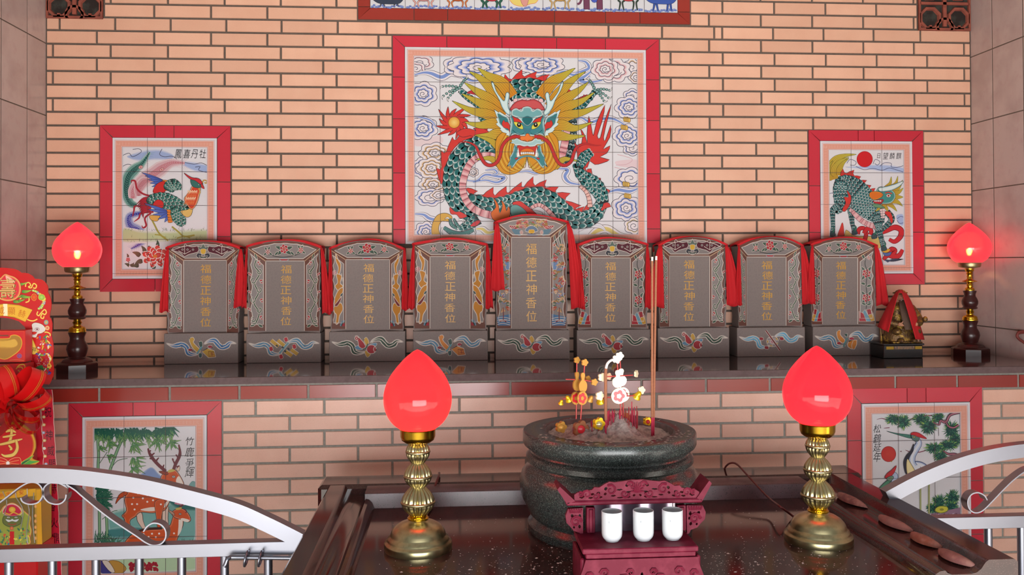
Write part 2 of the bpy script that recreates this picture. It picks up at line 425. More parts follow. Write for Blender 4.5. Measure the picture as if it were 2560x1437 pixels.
# ------------------------------------------------------------------ materials
M_brick = mat('glazed brick', attr=True, rough=.38, noise=[(9, .4, .75, (205, 150, 125, .35), 4), (560, .60, .74, (160, 110, 88, .32), 2)], bump=(160, .08, .001))
M_brick2 = mat('red glazed tile', attr=True, rough=.22, bump=(60, .05, .001))
M_grout = mat('grey cement grout', (98, 86, 78), .9, noise=[(80, .4, .7, (80, 70, 62, .5), 4)], bump=(200, .4))
M_grout2 = mat('pale cement grout', (150, 148, 140), .9, noise=[(80, .4, .7, (120, 118, 110, .5), 4)], bump=(200, .4))
M_marble = mat('pink marble tile', attr=True, rough=.25, noise=[(7, .45, .7, (158, 134, 132, .45), 8), (30, .55, .8, (172, 138, 138, .35), 5)])
M_paint = mat('painted glazed tile', attr=True, rough=.25, spec=.4)
M_white = mat("white glazed tile", (208, 210, 216), .22)
M_stone = mat('grey tablet stone', (130, 119, 115), .75, noise=[(160, .45, .7, (118, 106, 106, .55), 5)], bump=(220, .25, .001))
M_pig = mat('painted carving', attr=True, rough=.6)
M_gran = mat('dark red granite', (72, 50, 49), .045, coat=1.0, noise=[(14, .45, .7, (84, 58, 56, .6), 6)], speck=[(900, .93, (110, 80, 78)), (700, .95, (30, 20, 20))], spec=.55)
M_gran2 = mat('polished brown granite', (58, 38, 36), .10, noise=[(25, .42, .7, (80, 48, 44, .6), 8)], speck=[(800, .95, (95, 70, 66))], spec=.55)
M_bowl = mat('speckled black granite', (50, 54, 53), .24, noise=[(5, .45, .7, (70, 66, 66, .5), 4)], speck=[(620, .80, (72, 84, 80)), (760, .94, (112, 120, 114)), (560, .86, (32, 36, 36))], spec=.45)
M_cloth = mat('red cotton cloth', (196, 22, 32), .85, bump=(500, .35, .001))
M_wood = mat('dark turned rosewood', (58, 22, 20), .28)
M_redwood = mat('crimson lacquered wood', (102, 18, 42), .55, noise=[(40, .45, .75, (150, 60, 80, .4), 6)], bump=(120, .2, .001), spec=.2)
M_brass = mat('polished brass', (215, 170, 50), .2, metal=1)
M_brass2 = mat('aged pale brass', (186, 174, 132), .32, metal=1, noise=[(60, .5, .8, (120, 105, 65, .5), 5)])
M_steel = mat('brushed stainless steel', (150, 153, 165), .34, metal=1, bump=(300, .05, .0005))
M_black = mat('black lacquer', (18, 15, 15), .25)
M_terra = mat('terracotta vent block', (150, 78, 62), .8, noise=[(30, .4, .7, (105, 55, 45, .6), 6)], bump=(80, .4))
M_ceram = mat('white glazed porcelain', (205, 209, 214), .2)
M_red = mat('glossy red card', attr=True, rough=.3)
def glow(name, rgb, stren, surf):
    m = bpy.data.materials.new(name); m.use_nodes = True; N = m.node_tree.nodes; K = m.node_tree.links; b = N['Principled BSDF']
    b.inputs['Base Color'].default_value = lin(surf); b.inputs['Roughness'].default_value = .12
    b.inputs['Emission Color'].default_value = lin(rgb); b.inputs['Emission Strength'].default_value = stren
    return m
# ------------------------------------------------------------------ setting
XL, XR, ZS, YF = -1.513, 2.559, 1.091, -.547
YFRONT = -2.35
def clip_iv(iv, holes):
    out = [iv]
    for h0, h1 in holes:
        nx = []
        for a, b in out:
            if h1 <= a or h0 >= b: nx.append((a, b)); continue
            if h0 > a: nx.append((a, h0))
            if h1 < b: nx.append((h1, b))
        out = nx
    return [x for x in out if x[1]-x[0] > .004]
BRC = (226, 178, 152)
def brick(mb, a, b, z0, z1, y, ax='y', g=.004, base=BRC, var=7, dep=.004):
    a += g; b -= g; z0 += g; z1 -= g
    if b-a < .004: return
    k = R_.uniform(-var, var); mb.color((min(255, base[0]+k), base[1]+k*.9, base[2]+k*.8)); e = .0012
    if ax == 'y': P = [(a, y, z0), (b, y, z0), (b, y, z1), (a, y, z1), (a+e, y-dep, z0+e), (b-e, y-dep, z0+e), (b-e, y-dep, z1-e), (a+e, y-dep, z1-e)]
    else:
        sg = ax; P = [(y, a, z0), (y, b, z0), (y, b, z1), (y, a, z1), (y+sg*dep, a+e, z0+e), (y+sg*dep, b-e, z0+e), (y+sg*dep, b-e, z1-e), (y+sg*dep, a+e, z1-e)]
    mb.add(P, [(4, 5, 6, 7), (0, 1, 5, 4), (1, 2, 6, 5), (2, 3, 7, 6), (3, 0, 4, 7)])
def X(px, py, Y=0): return at(px, py, Y=Y).x
def Zc(px, py, Y=0): return at(px, py, Y=Y).z
# murals on the back wall: outer frame and inner painted panel, (x0,z0,x1,z1)
def rc(o, i, Y):
    return (at(o[0], o[1], Y=Y), at(o[2], o[3], Y=Y), at(i[0], i[1], Y=Y), at(i[2], i[3], Y=Y))
dz = (980, 80, 2.6618)
MUR = {
 'dragon': ((X(982, 300), Zc(983, 610), X(1648.5, 300), Zc(1312, 94)), (X(1013, 300), Zc(983, 610), X(1614.5, 300), Zc(1312, 122.5))),
 'bird': ((X(250.5, 520), Zc(410, 729), X(577.4, 450), Zc(415, 314)), (X(283.5, 520), Zc(410, 696), X(543.5, 520), Zc(415, 345.5))),
 'qilin': ((X(2021.5, 520), Zc(2165, 712), X(2308.5, 520), Zc(2165, 326)), (X(2050, 520), Zc(2165, 684), X(2279.5, 520), Zc(2165, 353.5))),
}
zt = Zc(1310, 56)
MUR['top'] = ((X(895, 20), zt, X(1724.5, 30), zt+.62), (X(926, 10), zt+.052, X(1693, 15), zt+.57))
pc = (Zc(752, 84.2)-Zc(752, 585))/15; zr = Zc(752, 84.2)
xA, xB = X(808, 100), X(841.5, 140); pb = (X(946.6, 100)-X(669, 100))/2
xA2, xB2 = X(1902, 110), X(1806.5, 140)
xA3, xB3 = X(1890, 360), X(1805, 410)
vent_l = (XL, Zc(188, 49), X(260.5, 25), 2.95); vent_r = (X(2293, 60), Zc(2350, 78.5), XR, 2.95)
mb = MB()
for k in range(-12, 26):
    z1 = zr-k*pc; z0 = z1-pc
    zm = (z0+z1)/2
    if z1 < ZS-.02: continue
    holes = [(m[0][0]-.0, m[0][2]+.0) for m in MUR.values() if m[0][1] < zm < m[0][3]]
    for v in (vent_l, vent_r):
        if v[1] < zm < v[3]: holes.append((v[0], v[2]))
    for a, b in clip_iv((XL, XR), holes):
        J = [a]
        xm = (a+b)/2
        if k == -1:
            js = [X(u, 66) for u in (149.6, 288.3, 427, 566, 704, 844.5, 967, 1106, 1246.8, 1384, 1521, 1654.7, 1785, 1805, 1932, 2058, 2183, 2300)]
            J += [x for x in js if a+.01 < x < b-.01]
        elif (b-a) > .27:
            if xm < .6 and b < 1.2 or a < -1: ph = xA if k % 2 == 0 else xB
            else: ph = (xA3 if k % 2 == 0 else xB3) if k >= 8 and b < 2.0 else (xA2 if k % 2 == 0 else xB2)
            n0 = math.ceil((a+.012-ph)/pb)
            while ph+n0*pb < b-.012: J.append(ph+n0*pb); n0 += 1
        J.append(b)
        for u, w in zip(J, J[1:]): brick(mb, u, w, z0, z1, 0)
wb = MB(); wb.box(XL-.15, XR+.15, .0, .15, -.05, 3.5)
back = wb.build('wall_back', M_grout); tag(back, kind='structure')
mb.build('brick_facing', M_brick, back, smooth=0)
HT, WT = .305, .203; zL0 = -.0031+2.4411; zR0 = -.0118+2.4411
for sgn, nm, x0, zb, a0 in ((1, 'wall_left', XL, zL0, .1656), (-1, 'wall_right', XR, zR0, .1608)):
    w_ = MB(); w_.box(x0-.15 if sgn > 0 else x0, x0 if sgn > 0 else x0+.15, YFRONT, 0, -.05, 3.5)
    wo = w_.build(nm, M_grout if sgn < 0 else M_grout); tag(wo, kind='structure')
    t = MB(); ys = [0, -a0]
    while ys[-1] > YFRONT: ys.append(ys[-1]-WT)
    k = -4
    while zb-k*HT > .02:
        for y1, y0 in zip(ys, ys[1:]): brick(t, y0, y1, max(0, zb-(k+1)*HT), zb-k*HT, x0, ax=sgn, g=.0024, base=(190, 174, 170), var=5, dep=.0006)
        k += 1
    t.build('marble_tiles', M_marble, wo, smooth=0)
fl = MB(); fl.box(-7, 8, -14, .15, -.1, 0); f_ = fl.build('floor', mat('pale concrete floor', (190, 184, 176), .7, noise=[(8, .4, .7, (165, 158, 150, .6), 6)])); tag(f_, kind='structure')
ce = MB(); ce.box(XL-.15, XR+.15, YFRONT, .15, 3.45, 3.6); c_ = ce.build('ceiling', mat('ceiling plaster', (150, 138, 128), .9)); tag(c_, kind='structure')
# ------------------------------------------------------------------ vent blocks in the top corners
def vent(name, x0, x1, z0, label):
    v = thing(name, label, 'vent block', ((x0+x1)/2, 0, z0)); s_ = x1-x0
    b = MB(); cx, cz = (x0+x1)/2, z0+s_/2
    N = 36; holes = []
    for i in (-1, 1):
        for j in (-1, 1): holes.append((cx+i*s_*.27, cz+j*s_*.27, s_*.17))
    holes += [(cx, z0+.02, s_*.12), (cx, z0+s_-.02, s_*.12)]
    # lattice: frame bars and ring walls round each opening
    y0, y1 = -.012, .0
    b.box(x0+.003, x1-.003, y0, y1, z0+.002, z0+.013); b.box(x0+.003, x1-.003, y0, y1, z0+s_-.013, z0+s_)
    b.box(x0+.003, x0+.012, y0, y1, z0+.013, z0+s_-.013); b.box(x1-.012, x1-.003, y0, y1, z0+.013, z0+s_-.013)
    for hx, hz, r in holes:
        P = []; F = []; n = 8 if r > s_*.15 else 20
        for yy, rr in ((y1, r+.014), (y0, r+.011), (y0, r), (y1, r-.004)):
            for i in range(n):
                a = 2*PI*(i+.5)/n; zz = max(z0+.003, min(z0+s_-.003, hz+rr*math.sin(a))); P.append((hx+rr*math.cos(a), yy, zz))
        for q in range(3):
            for i in range(n): F.append((q*n+i, q*n+(i+1) % n, (q+1)*n+(i+1) % n, (q+1)*n+i))
        b.add(P, F)
    b.box(cx-.008, cx+.008, y0, y1, cz-s_*.5+.02, cz+s_*.5-.02); b.box(x0+.01, x1-.01, y0, y1, cz-.006, cz+.006)
    for i in (-1, 1): b.box(cx+i*s_*.27-.006, cx+i*s_*.27+.006, y0, y1, z0+.01, z0+s_*.1)
    b.build('lattice', M_terra, v, smooth=30)
    d = MB(); d.box(x0+.002, x1-.002, -.001, .0, z0+.001, z0+s_); d.build('painted_hole', mat('vent hole shade', (38, 30, 27), .95, noise=[(20, .45, .6, (60, 62, 56, .8), 4)]), v, smooth=0)  # flat sheet behind the lattice; the shade inside the holes is its dark colour
vent('vent_block', vent_l[0], vent_l[2], vent_l[1], 'terracotta lattice vent block in the upper left wall corner')
vent('vent_block', vent_r[0], vent_r[2], vent_r[1], 'terracotta lattice vent block in the upper right wall corner')
# ------------------------------------------------------------------ framed tile pictures
def frame(mb, o, i, y, cuts, base, corner=True, bottom=True):
    x0, z0, x1, z1 = o; a0, b0, a1, b1 = i; D = .006
    def piece(q, jit=5):
        k = R_.uniform(-jit, jit); mb.color((base[0]+k, max(0, base[1]+k), max(0, base[2]+k)))
        cx = sum(p[0] for p in q)/4; cz = sum(p[1] for p in q)/4
        q = [(p[0]+(.0015 if p[0] < cx else -.0015), p[1]+(.0015 if p[1] < cz else -.0015)) for p in q]
        mb.prism(q, y-D, y)
    xs = [x0]+[x0+(x1-x0)*c for c in cuts[0]]+[x1]; zs = [z0]+[z0+(z1-z0)*c for c in cuts[1]]+[z1]
    for k in range(len(xs)-1):
        u, v = xs[k], xs[k+1]; iu = a0 if k == 0 else u; iv = a1 if k == len(xs)-2 else v
        piece([(u, z1), (iu, b1), (iv, b1), (v, z1)])
        if b0 > z0+.01: piece([(u, z0), (v, z0), (iv, b0), (iu, b0)])
    for k in range(len(zs)-1):
        u, v = zs[k], zs[k+1]; iu = max(u, b0) if k == 0 else u; iv = b1 if k == len(zs)-2 else v
        piece([(x0, u), (a0, iu), (a0, iv), (x0, v)]); piece([(x1, u), (x1, v), (a1, iv), (a1, iu)])
def panel(i, y, parent, nx, nz, name='tile_panel'):
    a0, b0, a1, b1 = i; t = MB()
    tx = (a1-a0)/nx
    for k in range(nx):
        z = b1
        while z > b0+.005:
            zl = max(b0, z-tx); t.box(a0+k*tx+.0006, a0+(k+1)*tx-.0006, y-.0055, y, zl+.0006, z-.0006); z -= tx
    g = MB(); g.box(a0, a1, y-.0048, y-.0001, b0, b1); g.build('tile_joints', mat('dark tile joint', (90, 80, 84), .9), parent, smooth=0)
    return t.build(name, M_white, parent, smooth=0)
RED1, RED2 = (196, 50, 66), (150, 52, 42)
def mural(key, label, y, nx, nz, cuts, base=RED1, outer=None):
    o, i = MUR[key]
    m = thing('tile_picture', label, 'wall picture', ((o[0]+o[2])/2, y, o[1]))
    b = MB(); frame(b, o, i, y-.0001, cuts, base); b.build('tile_frame', M_brick2, m, smooth=0)
    panel(i, y-.0001, m, nx, nz)
    return m
m_dragon = mural('dragon', 'large square tile picture of a dragon, red frame, behind the tallest tablet', 0, 7, 6, ([.2, .405, .61, .795], [.07, .34, .60, .8]))
m_bird = mural('bird', 'tall tile picture of a phoenix and peony in a red frame', 0, 3, 5, ([.42, .565], [.33, .66]))
m_qilin = mural('qilin', 'tall tile picture of a scaly horned beast under a red sun', 0, 3, 5, ([.43, .57], [.34, .64]))
m_top = mural('top', 'brown-framed tile picture of immortals and beasts over waves, cut by the top edge', 0, 9, 4, ([.165, .265, .42, .585, .74, .845], [.09, .5]), RED2)
# the deer and crane pictures are set in the altar front
MUR['deer'] = ((X(172, 1150, YF), .30, X(555.5, 1100, YF), Zc(360, 1004, YF)), (X(208, 1150, YF), .35, X(518.5, 1100, YF), Zc(360, 1039, YF)))
MUR['crane'] = ((X(2117, 1060, YF), .30, X(2455, 1100, YF), Zc(2290, 968, YF)), (X(2152.5, 1100, YF), .35, X(2422, 1100, YF), Zc(2290, 1006, YF)))
# ------------------------------------------------------------------ altar
alt = thing('altar', 'brick-faced altar platform with dark granite top along the back wall', 'altar', ((XL+XR)/2, (YF)/2, 0))
core = MB(); core.box(XL+.004, XR-.004, YF, -.006, 0, ZS-.026); core.build('core', M_grout2, alt, smooth=0)
zb1, zb0 = Zc(1280, 954, YF), Zc(1280, 990, YF)
sl = MB(); sl.box(XL+.003, XR-.003, YF-.018, -.005, ZS-.026, ZS, bev=.002); sl.build('granite_top', M_gran, alt, smooth=0)
fe = MB(); fe.box(XL+.003, XR-.003, YF-.0195, YF-.0181, ZS-.0255, ZS-.0012); fe.build('front_edge', mat('sawn granite edge', (104, 84, 84), .7, noise=[(60, .4, .7, (84, 66, 66, .6), 4)]), alt, smooth=0)
band = MB(); jx = X(1276, 975, YF); pbd = (X(1276, 975, YF)-X(598.6, 980, YF))/4
n0 = math.floor((XL-jx)/pbd)
while jx+n0*pbd < XR: brick(band, max(XL, jx+n0*pbd), min(XR, jx+(n0+1)*pbd), zb0, ZS-.031, YF, g=.004, base=(150, 50, 40), var=6); n0 += 1
band.build('red_tile_band', M_brick2, alt, smooth=0)
bk = MB(); ztp = Zc(700, 1001, YF)+.003; pc2 = .0578
xa, xb = X(811, 1020, YF), X(724.5, 1060, YF); pb2 = (X(1151, 1020, YF)-X(642, 1020, YF))/3
k = 0
while ztp-k*pc2 > 0:
    z1 = ztp-k*pc2; z0 = max(0, z1-pc2); zm = (z0+z1)/2
    holes = [(MUR[m][0][0], MUR[m][0][2]) for m in ('deer', 'crane') if MUR[m][0][1] < zm < MUR[m][0][3]]
    for a, b in clip_iv((XL, XR), holes):
        J = [a]; ph = xa if k % 2 == 0 else xb; n0 = math.ceil((a+.015-ph)/pb2)
        while ph+n0*pb2 < b-.015: J.append(ph+n0*pb2); n0 += 1
        J.append(b)
        for u, w in zip(J, J[1:]): brick(bk, u, w, z0, z1, YF, base=(228, 184, 164))
    k += 1
bk.build('brick_face', M_brick, alt, smooth=0)
m_deer = mural('deer', 'tile picture of two spotted deer under bamboo behind the left railing', YF, 3, 5, ([.42, .565], [.2, .50, .72]))
m_crane = mural('crane', 'tile picture of cranes and pine trees behind the right railing', YF, 3, 5, ([.44, .58], [.2, .49, .72]))
# ------------------------------------------------------------------ stone tablets
CREAM = (206, 196, 186); BROWN = (104, 66, 56); GREY = (140, 128, 128)
def ruffle(p, pts, w, col, oc=CREAM, ow=2.1, n=3.5):
    q = cr_spline(pts, 8); m = len(q); L = []; R2 = []
    for i in range(m):
        t = i/(m-1); a = q[max(i-1, 0)]; b = q[min(i+1, m-1)]; tx, ty = b[0]-a[0], b[1]-a[1]; l = math.hypot(tx, ty) or 1
        ww = w/2*min(1, t*3+.15)*(1 if t < .75 else max(.02, (1-t)/.25)); e1 = ww*(1+.35*abs(math.sin(t*PI*n))); e2 = ww*(1+.35*abs(math.cos(t*PI*n)))
        L.append((q[i][0]-ty/l*e1, q[i][1]+tx/l*e1)); R2.append((q[i][0]+ty/l*e2, q[i][1]-tx/l*e2))
    s_ = p.d; p.add(L+R2, [(i, i+1, m+i+1, m+i) for i in range(m-1)], [lin(col)]*(2*m))
    p.line(L+R2[::-1], ow, oc, 0, True); p.line(q[2:-2], ow*.9, oc, 0)
def flower(p, x, y, r, col=(160, 30, 42), oc=CREAM, n=6, core=(200, 160, 120), ow=1.0):
    for i in range(n):
        a = 2*PI*i/n+.3; p.disc(x+r*.55*math.cos(a), y+r*.55*math.sin(a), r*.42, r*.36, col, None, oc, ow, 9, a)
    p.disc(x, y, r*.42, r*.42, col, None, oc, ow, 10); p.disc(x, y, r*.16, r*.16, core, None, None, n=8)
def leaf(p, x, y, a, l, w, col=(52, 78, 60), oc=CREAM, ow=.9):
    c, s_ = math.cos(a), math.sin(a)
    p.ofill([(x, y), (x+l*.5*c-w*.5*s_, y+l*.5*s_+w*.5*c), (x+l*c, y+l*s_), (x+l*.5*c+w*.5*s_, y+l*.5*s_-w*.5*c)], col, oc, ow, 3)
def wing_vine(p, sd):
    G = (50, 76, 56)
    stem = [(26, 26), (20, 44), (33, 62), (20, 86), (30, 108), (18, 132), (32, 156), (22, 182)]
    p.line(stem, 5.2, CREAM); p.line(stem, 3, G)
    for i, (x, y) in enumerate(((33, 56), (16, 78), (33, 100), (15, 124), (33, 148), (16, 170))):
        s_ = 1 if x < 25 else -1; c = [(x+s_*(7*math.cos(t)*(1-t/9)), y+8*math.sin(t)*(1-t/9)) for t in [k*.62 for k in range(9)]]
        p.line(c, 4.2, CREAM, 2); p.line(c, 2.3, G, 2)
    for x, y, a in ((31, 38, .8), (13, 66, 2.4), (36, 80, .3), (13, 108, 2.6), (37, 126, .4), (12, 150, 2.4), (36, 168, .6)):
        leaf(p, x-4, y, -a, 10, 5, (160, 40, 52)); leaf(p, x-2, y+3, -a+.5, 9, 4, (150, 45, 55))
    p.blade([(26, 30), (20, 12), (15, 2)], 5, G, None, CREAM, 1); leaf(p, 8, 188, -.4, 18, 7, G); leaf(p, 42, 190, PI+.5, 16, 7, G)
def wing_beast(p, sd):
    O = (182, 122, 40)
    for q in ([(18, 10), (26, 26), (34, 38), (30, 60), (22, 66), (26, 46), (18, 28)], [(20, 62), (36, 66), (32, 84), (40, 92), (28, 104), (16, 92), (24, 82)],
              [(40, 96), (26, 102), (14, 124), (12, 140), (26, 128), (38, 112)], [(14, 142), (34, 134), (40, 150), (30, 166), (26, 184), (18, 186), (20, 164), (12, 156)]):
        p.ofill(q, O, CREAM, 1.8)
    p.line([(40, 70), (42, 84), (40, 96)], 2, CREAM); p.line([(36, 60), (38, 80)], 1.6, CREAM)
    flower(p, 14, 58, 7, (165, 60, 90)); p.ofill([(14, 140), (24, 130), (36, 118), (32, 130), (22, 142)], (110, 34, 40), CREAM, 1.2)
    leaf(p, 32, 118, -.8, 12, 6, (60, 78, 82)); 
    for r, c in ((15, (96, 130, 150)), (11, (30, 50, 50)), (8, (150, 30, 44))): p.fill([(46, 192)]+[(46-r*math.cos(t), 192-r*math.sin(t)) for t in [k*.26 for k in range(7)]], c, 0)
def wing_peony(p, sd):
    for y in (70, 132):
        for a in (2.2, .9, -.9, -2.2): leaf(p, 26, y, a, 22, 8, (58, 82, 70))
        flower(p, 26, y, 12, (165, 30, 44))
    p.line([(26, 20), (30, 46), (24, 66), (27, 100), (24, 130), (27, 160)], 2.2, (60, 60, 56)); 
    flower(p, 20, 30, 6, (160, 50, 66), n=4); leaf(p, 30, 36, -1.1, 20, 7); leaf(p, 28, 98, -.3, 14, 7); leaf(p, 26, 104, 3.5, 14, 7); leaf(p, 27, 150, -.4, 14, 6); leaf(p, 26, 150, 3.4, 14, 6)
    for q, c in (([(4, 190), (8, 174), (16, 164), (22, 176), (14, 192)], (190, 140, 40)), ([(14, 192), (22, 176), (30, 162), (36, 168), (26, 192)], (100, 145, 165)), ([(26, 192), (34, 172), (46, 166), (46, 192)], (160, 26, 40)), ([(8, 172), (16, 160), (26, 162), (22, 176)], (150, 30, 40))): p.ofill(q, c, CREAM, 1.2, 0)
def wing_coral(p, sd):
    rr = random.Random(3)
    p.fill([(4, 178), (46, 172), (46, 194), (8, 194)], (70, 110, 150), 0)
    for k in range(4): p.line([(6, 180+k*4), (24, 178+k*4), (46, 181+k*4)], 1, CREAM)
    p.blade([(20, 40), (24, 24), (20, 8)], 6, (52, 70, 60), None, CREAM, 1.2); p.blade([(30, 44), (38, 28), (38, 12)], 6, (52, 70, 60), None, CREAM, 1.2)
    p.disc(38, 74, 9, 16, (100, 130, 170), None, CREAM, 1)
    for k in range(92):
        y = 42+k*1.36; x = 26+14*math.sin(y*.21+rr.uniform(-1, 1)); c = rr.choice(((170, 60, 70), (150, 110, 60), (80, 100, 80), (190, 150, 110), (160, 70, 50), (110, 120, 150)))
        p.line([(x-7, y+rr.uniform(-4, 4)), (x+rr.uniform(-3, 3), y+rr.uniform(-6, 6)), (x+7, y+rr.uniform(-4, 4))], 3.6, c, 3, taper=(.3, .3))
        if k % 3 == 0: p.disc(x, y, 3, 2.6, c, None, CREAM, .8, 8)
    p.line([(24, 160), (25, 176), (24, 186)], 2.4, (110, 40, 44)); p.line([(14, 186), (24, 184), (34, 187)], 2.4, (120, 40, 50))
def top_bat(p):
    D = (82, 30, 44)
    for s_ in (-1, 1):
        q = [(100+s_*u, v) for u, v in ((12, 12), (30, 14), (44, 10), (50, 6), (55, 14), (72, 14), (84, 18), (80, 24), (62, 30), (52, 39), (40, 34), (24, 30), (14, 26))]
        p.ofill(q, D, CREAM, 1.3); p.line([(100+s_*34, 24), (100+s_*51, 33), (100+s_*68, 24)], 1.6, CREAM, 0); p.line([(100+s_*51, 12), (100+s_*51, 32)], 1.5, CREAM, 0)
        for u in (28, 43, 57): p.disc(100+s_*u, 21, 2.6, 2.2, (60, 60, 66), None, CREAM, 1, 8)
        p.ofill([(100+s_*4, 34), (100+s_*14, 30), (100+s_*19, 38), (100+s_*10, 44)], (60, 62, 70), CREAM, 1)
    p.ofill([(84, 12), (94, 15), (100, 4), (106, 15), (116, 12), (110, 22), (90, 22)], (90, 105, 96), CREAM, 1.2, 0); p.ofill([(93, 20), (107, 20), (105, 32), (95, 32)], (206, 165, 60), CREAM, 1.1, 2); p.ofill([(88, 37), (100, 40), (112, 37), (106, 45), (94, 45)], (62, 74, 70), CREAM, 1, 2)
def top_peony(p, k=0):
    C = (168, 36, 50); G = (60, 84, 72)
    p.line([(52, 32), (76, 38), (100, 40), (128, 36), (150, 28)], 1.8, (54, 56, 52))
    for a in (2.6, .5, -.3, -2.8): leaf(p, 100, 22, a, 25, 9, G)
    flower(p, 100, 20, 12+k, C)
    for x, y, r in ((56, 27, 7), (146, 23, 7.5)):
        for a in (.6, 2.5, -1.2, 4.1): leaf(p, x, y, a, 15, 6, G)
        flower(p, x, y, r, C if x > 100 or k else (150, 60, 74), n=5)
    leaf(p, 74, 36, -.7, 15, 6, G); leaf(p, 128, 36, -2.4, 15, 6, G); p.disc(100, 46, 12, 4, (150, 34, 46), None, (110, 140, 160), 1.6, 12)
def top_sea(p):
    rr = random.Random(5)
    for s_ in (-1, 1):
        p.ofill([(100+s_*u, v) for u, v in ((34, 24), (40, 10), (44, 22), (62, 22), (54, 30), (40, 30))], (150, 50, 60), CREAM, 1)
        for k in range(3): p.line([(100+s_*(44+k*5), 24), (100+s_*(50+k*5), 30)], 1, CREAM)
        p.fill([(100+s_*u, v) for u, v in ((30, 34), (54, 30), (46, 42), (30, 46))], (90, 120, 136)); flower(p, 100+s_*28, 38, 5, (150, 60, 74))
    for k in range(70):
        x = 100+rr.uniform(-42, 42); y = 20+rr.uniform(-11, 8)-abs(x-100)*.0; c = rr.choice(((110, 125, 60), (170, 70, 66), (190, 160, 110), (150, 110, 60), (200, 130, 120)))
        p.line([(x-3, y), (x+1, y-3), (x+4, y+1)], 2.6, c, 2)
    p.ofill([(82, 34), (92, 24), (108, 24), (118, 34), (104, 38), (96, 38)], (96, 116, 140), CREAM, 1); p.ofill([(93, 32), (107, 32), (107, 40), (93, 40)], (196, 150, 46), CREAM, .8, 2); p.fill([(84, 46), (92, 41), (108, 41), (118, 46)], (40, 50, 86), 2)
def motif(p, kind):
    RC = {'green': (48, 72, 56), 'blue': (84, 130, 158), 'dblue': (62, 112, 160), 'lblue': (100, 168, 200)}
    k, c = kind.split('-')
    ruffle(p, [(86, 50), (72, 54), (60, 50), (54, 36), (44, 28), (34, 31), (20, 31), (5, 25)], 10, RC[c])
    ruffle(p, [(98, 28), (108, 20), (122, 19), (132, 28), (140, 36), (152, 32), (162, 24), (176, 26)], 10, RC[c])
    Y_, O_, Rd = (190, 150, 60), (200, 125, 50), (160, 32, 44)
    if k == 'gourd':
        for q, cc in (([(60, 40), (70, 34), (82, 40), (72, 46)], (96, 140, 170)), ([(92, 34), (110, 28), (112, 34), (98, 42)], (96, 140, 170)), ([(82, 22), (88, 14), (94, 26), (90, 36)], Y_), ([(84, 50), (92, 46), (98, 56), (90, 64)], Y_)): p.ofill(q, cc, CREAM, 1)
        p.ofill([(60, 14), (66, 10), (72, 16), (82, 28), (86, 38), (78, 42), (70, 36), (68, 24)], Rd, CREAM, 1.4); p.disc(65, 17, 4.5, 4.5, Rd, None, CREAM, 1.4, 12); p.disc(65, 17, 1.5, 1.5, CREAM, n=8)
        p.disc(100, 44, 11.5, 11, Rd, None, CREAM, 1.5, 18); p.line([(108, 36), (105, 44), (108, 52)], 1.4, CREAM); p.line([(80, 44), (88, 40), (92, 30)], 2.6, (60, 90, 80))
    elif k == 'horn':
        col = Y_ if c == 'dblue' else O_
        p.ofill([(62, 14), (70, 10), (74, 16), (72, 24), (88, 42), (84, 50), (72, 40), (64, 26)], col, CREAM, 1.4); p.disc(64, 42, 6, 4, (140, 50, 60), None, CREAM, 1, 8); p.disc(112, 34, 6, 4, (150, 44, 60), None, CREAM, 1, 8)
        p.ofill([(84, 24), (92, 20), (94, 32), (88, 36)], (60, 84, 76), CREAM, 1); p.ofill([(84, 52), (92, 50), (92, 60), (86, 62)], (60, 90, 90), CREAM, 1)
        p.ofill([(92, 46), (106, 38), (122, 44), (126, 60), (108, 62)], col, CREAM, 1.5, 0); p.ofill([(108, 46), (122, 47), (124, 58), (110, 59)], col, (120, 40, 34), 1.2, 0); p.line([(112, 50), (121, 50)], 1.2, (130, 40, 40), 0); p.line([(112, 55), (122, 54)], 1.2, (130, 40, 40), 0); p.line([(116, 48), (117, 57)], 1.2, (130, 40, 40), 0)
        p.line([(80, 52), (92, 34)], 4, (96, 150, 160), 0)
    elif k == 'book':
        p.ofill([(66, 12), (74, 10), (74, 22), (86, 36), (80, 44), (68, 34), (64, 20)], O_, CREAM, 1.4); p.ofill([(96, 40), (118, 36), (112, 60), (94, 54)], O_, CREAM, 1.5, 2); p.line([(108, 38), (104, 50), (106, 60)], 1.4, CREAM)
        p.line([(82, 54), (92, 30)], 5, (90, 130, 130), 0); p.disc(70, 44, 6, 4, Rd, None, CREAM, 1, 8); p.disc(104, 32, 7, 4, (170, 50, 70), None, CREAM, 1, 8); p.ofill([(84, 22), (92, 18), (92, 28)], (50, 80, 74), CREAM, 1, 2)
    elif k == 'flute':
        for dx, dy in ((0, 0), (16, 0)): p.line([(60+dx, 18+dy), (78+dx, 34+dy)], 11, CREAM, 0); p.line([(60+dx, 18+dy), (78+dx, 34+dy)], 8.5, Y_, 0)
        for dx, dy in ((0, 0), (14, -4)): p.line([(94+dx, 46+dy), (110+dx, 58+dy)], 11, CREAM, 0); p.line([(94+dx, 46+dy), (110+dx, 58+dy)], 8.5, Y_, 0)
        p.line([(80, 52), (102, 24)], 7, CREAM, 0); p.line([(80, 52), (102, 24)], 5, (110, 150, 160), 0)
        for a, b in ((72, 30), (86, 34), (92, 44), (100, 38)): p.line([(a, b), (a+4, b+4)], 4, (50, 62, 66), 0)
        for a, b in ((96, 16), (116, 34), (60, 40), (84, 60)): p.ofill([(a-5, b-3), (a+2, b-6), (a+5, b+3), (a-2, b+6)], (170, 40, 52), CREAM, 1)
    elif k == 'lotus':
        for r_, cc in ((16, Y_), (11, (150, 135, 140)), (6, (190, 130, 140))): p.disc(94, 38, r_, r_*.9, cc, None, CREAM, 1.6, 16)
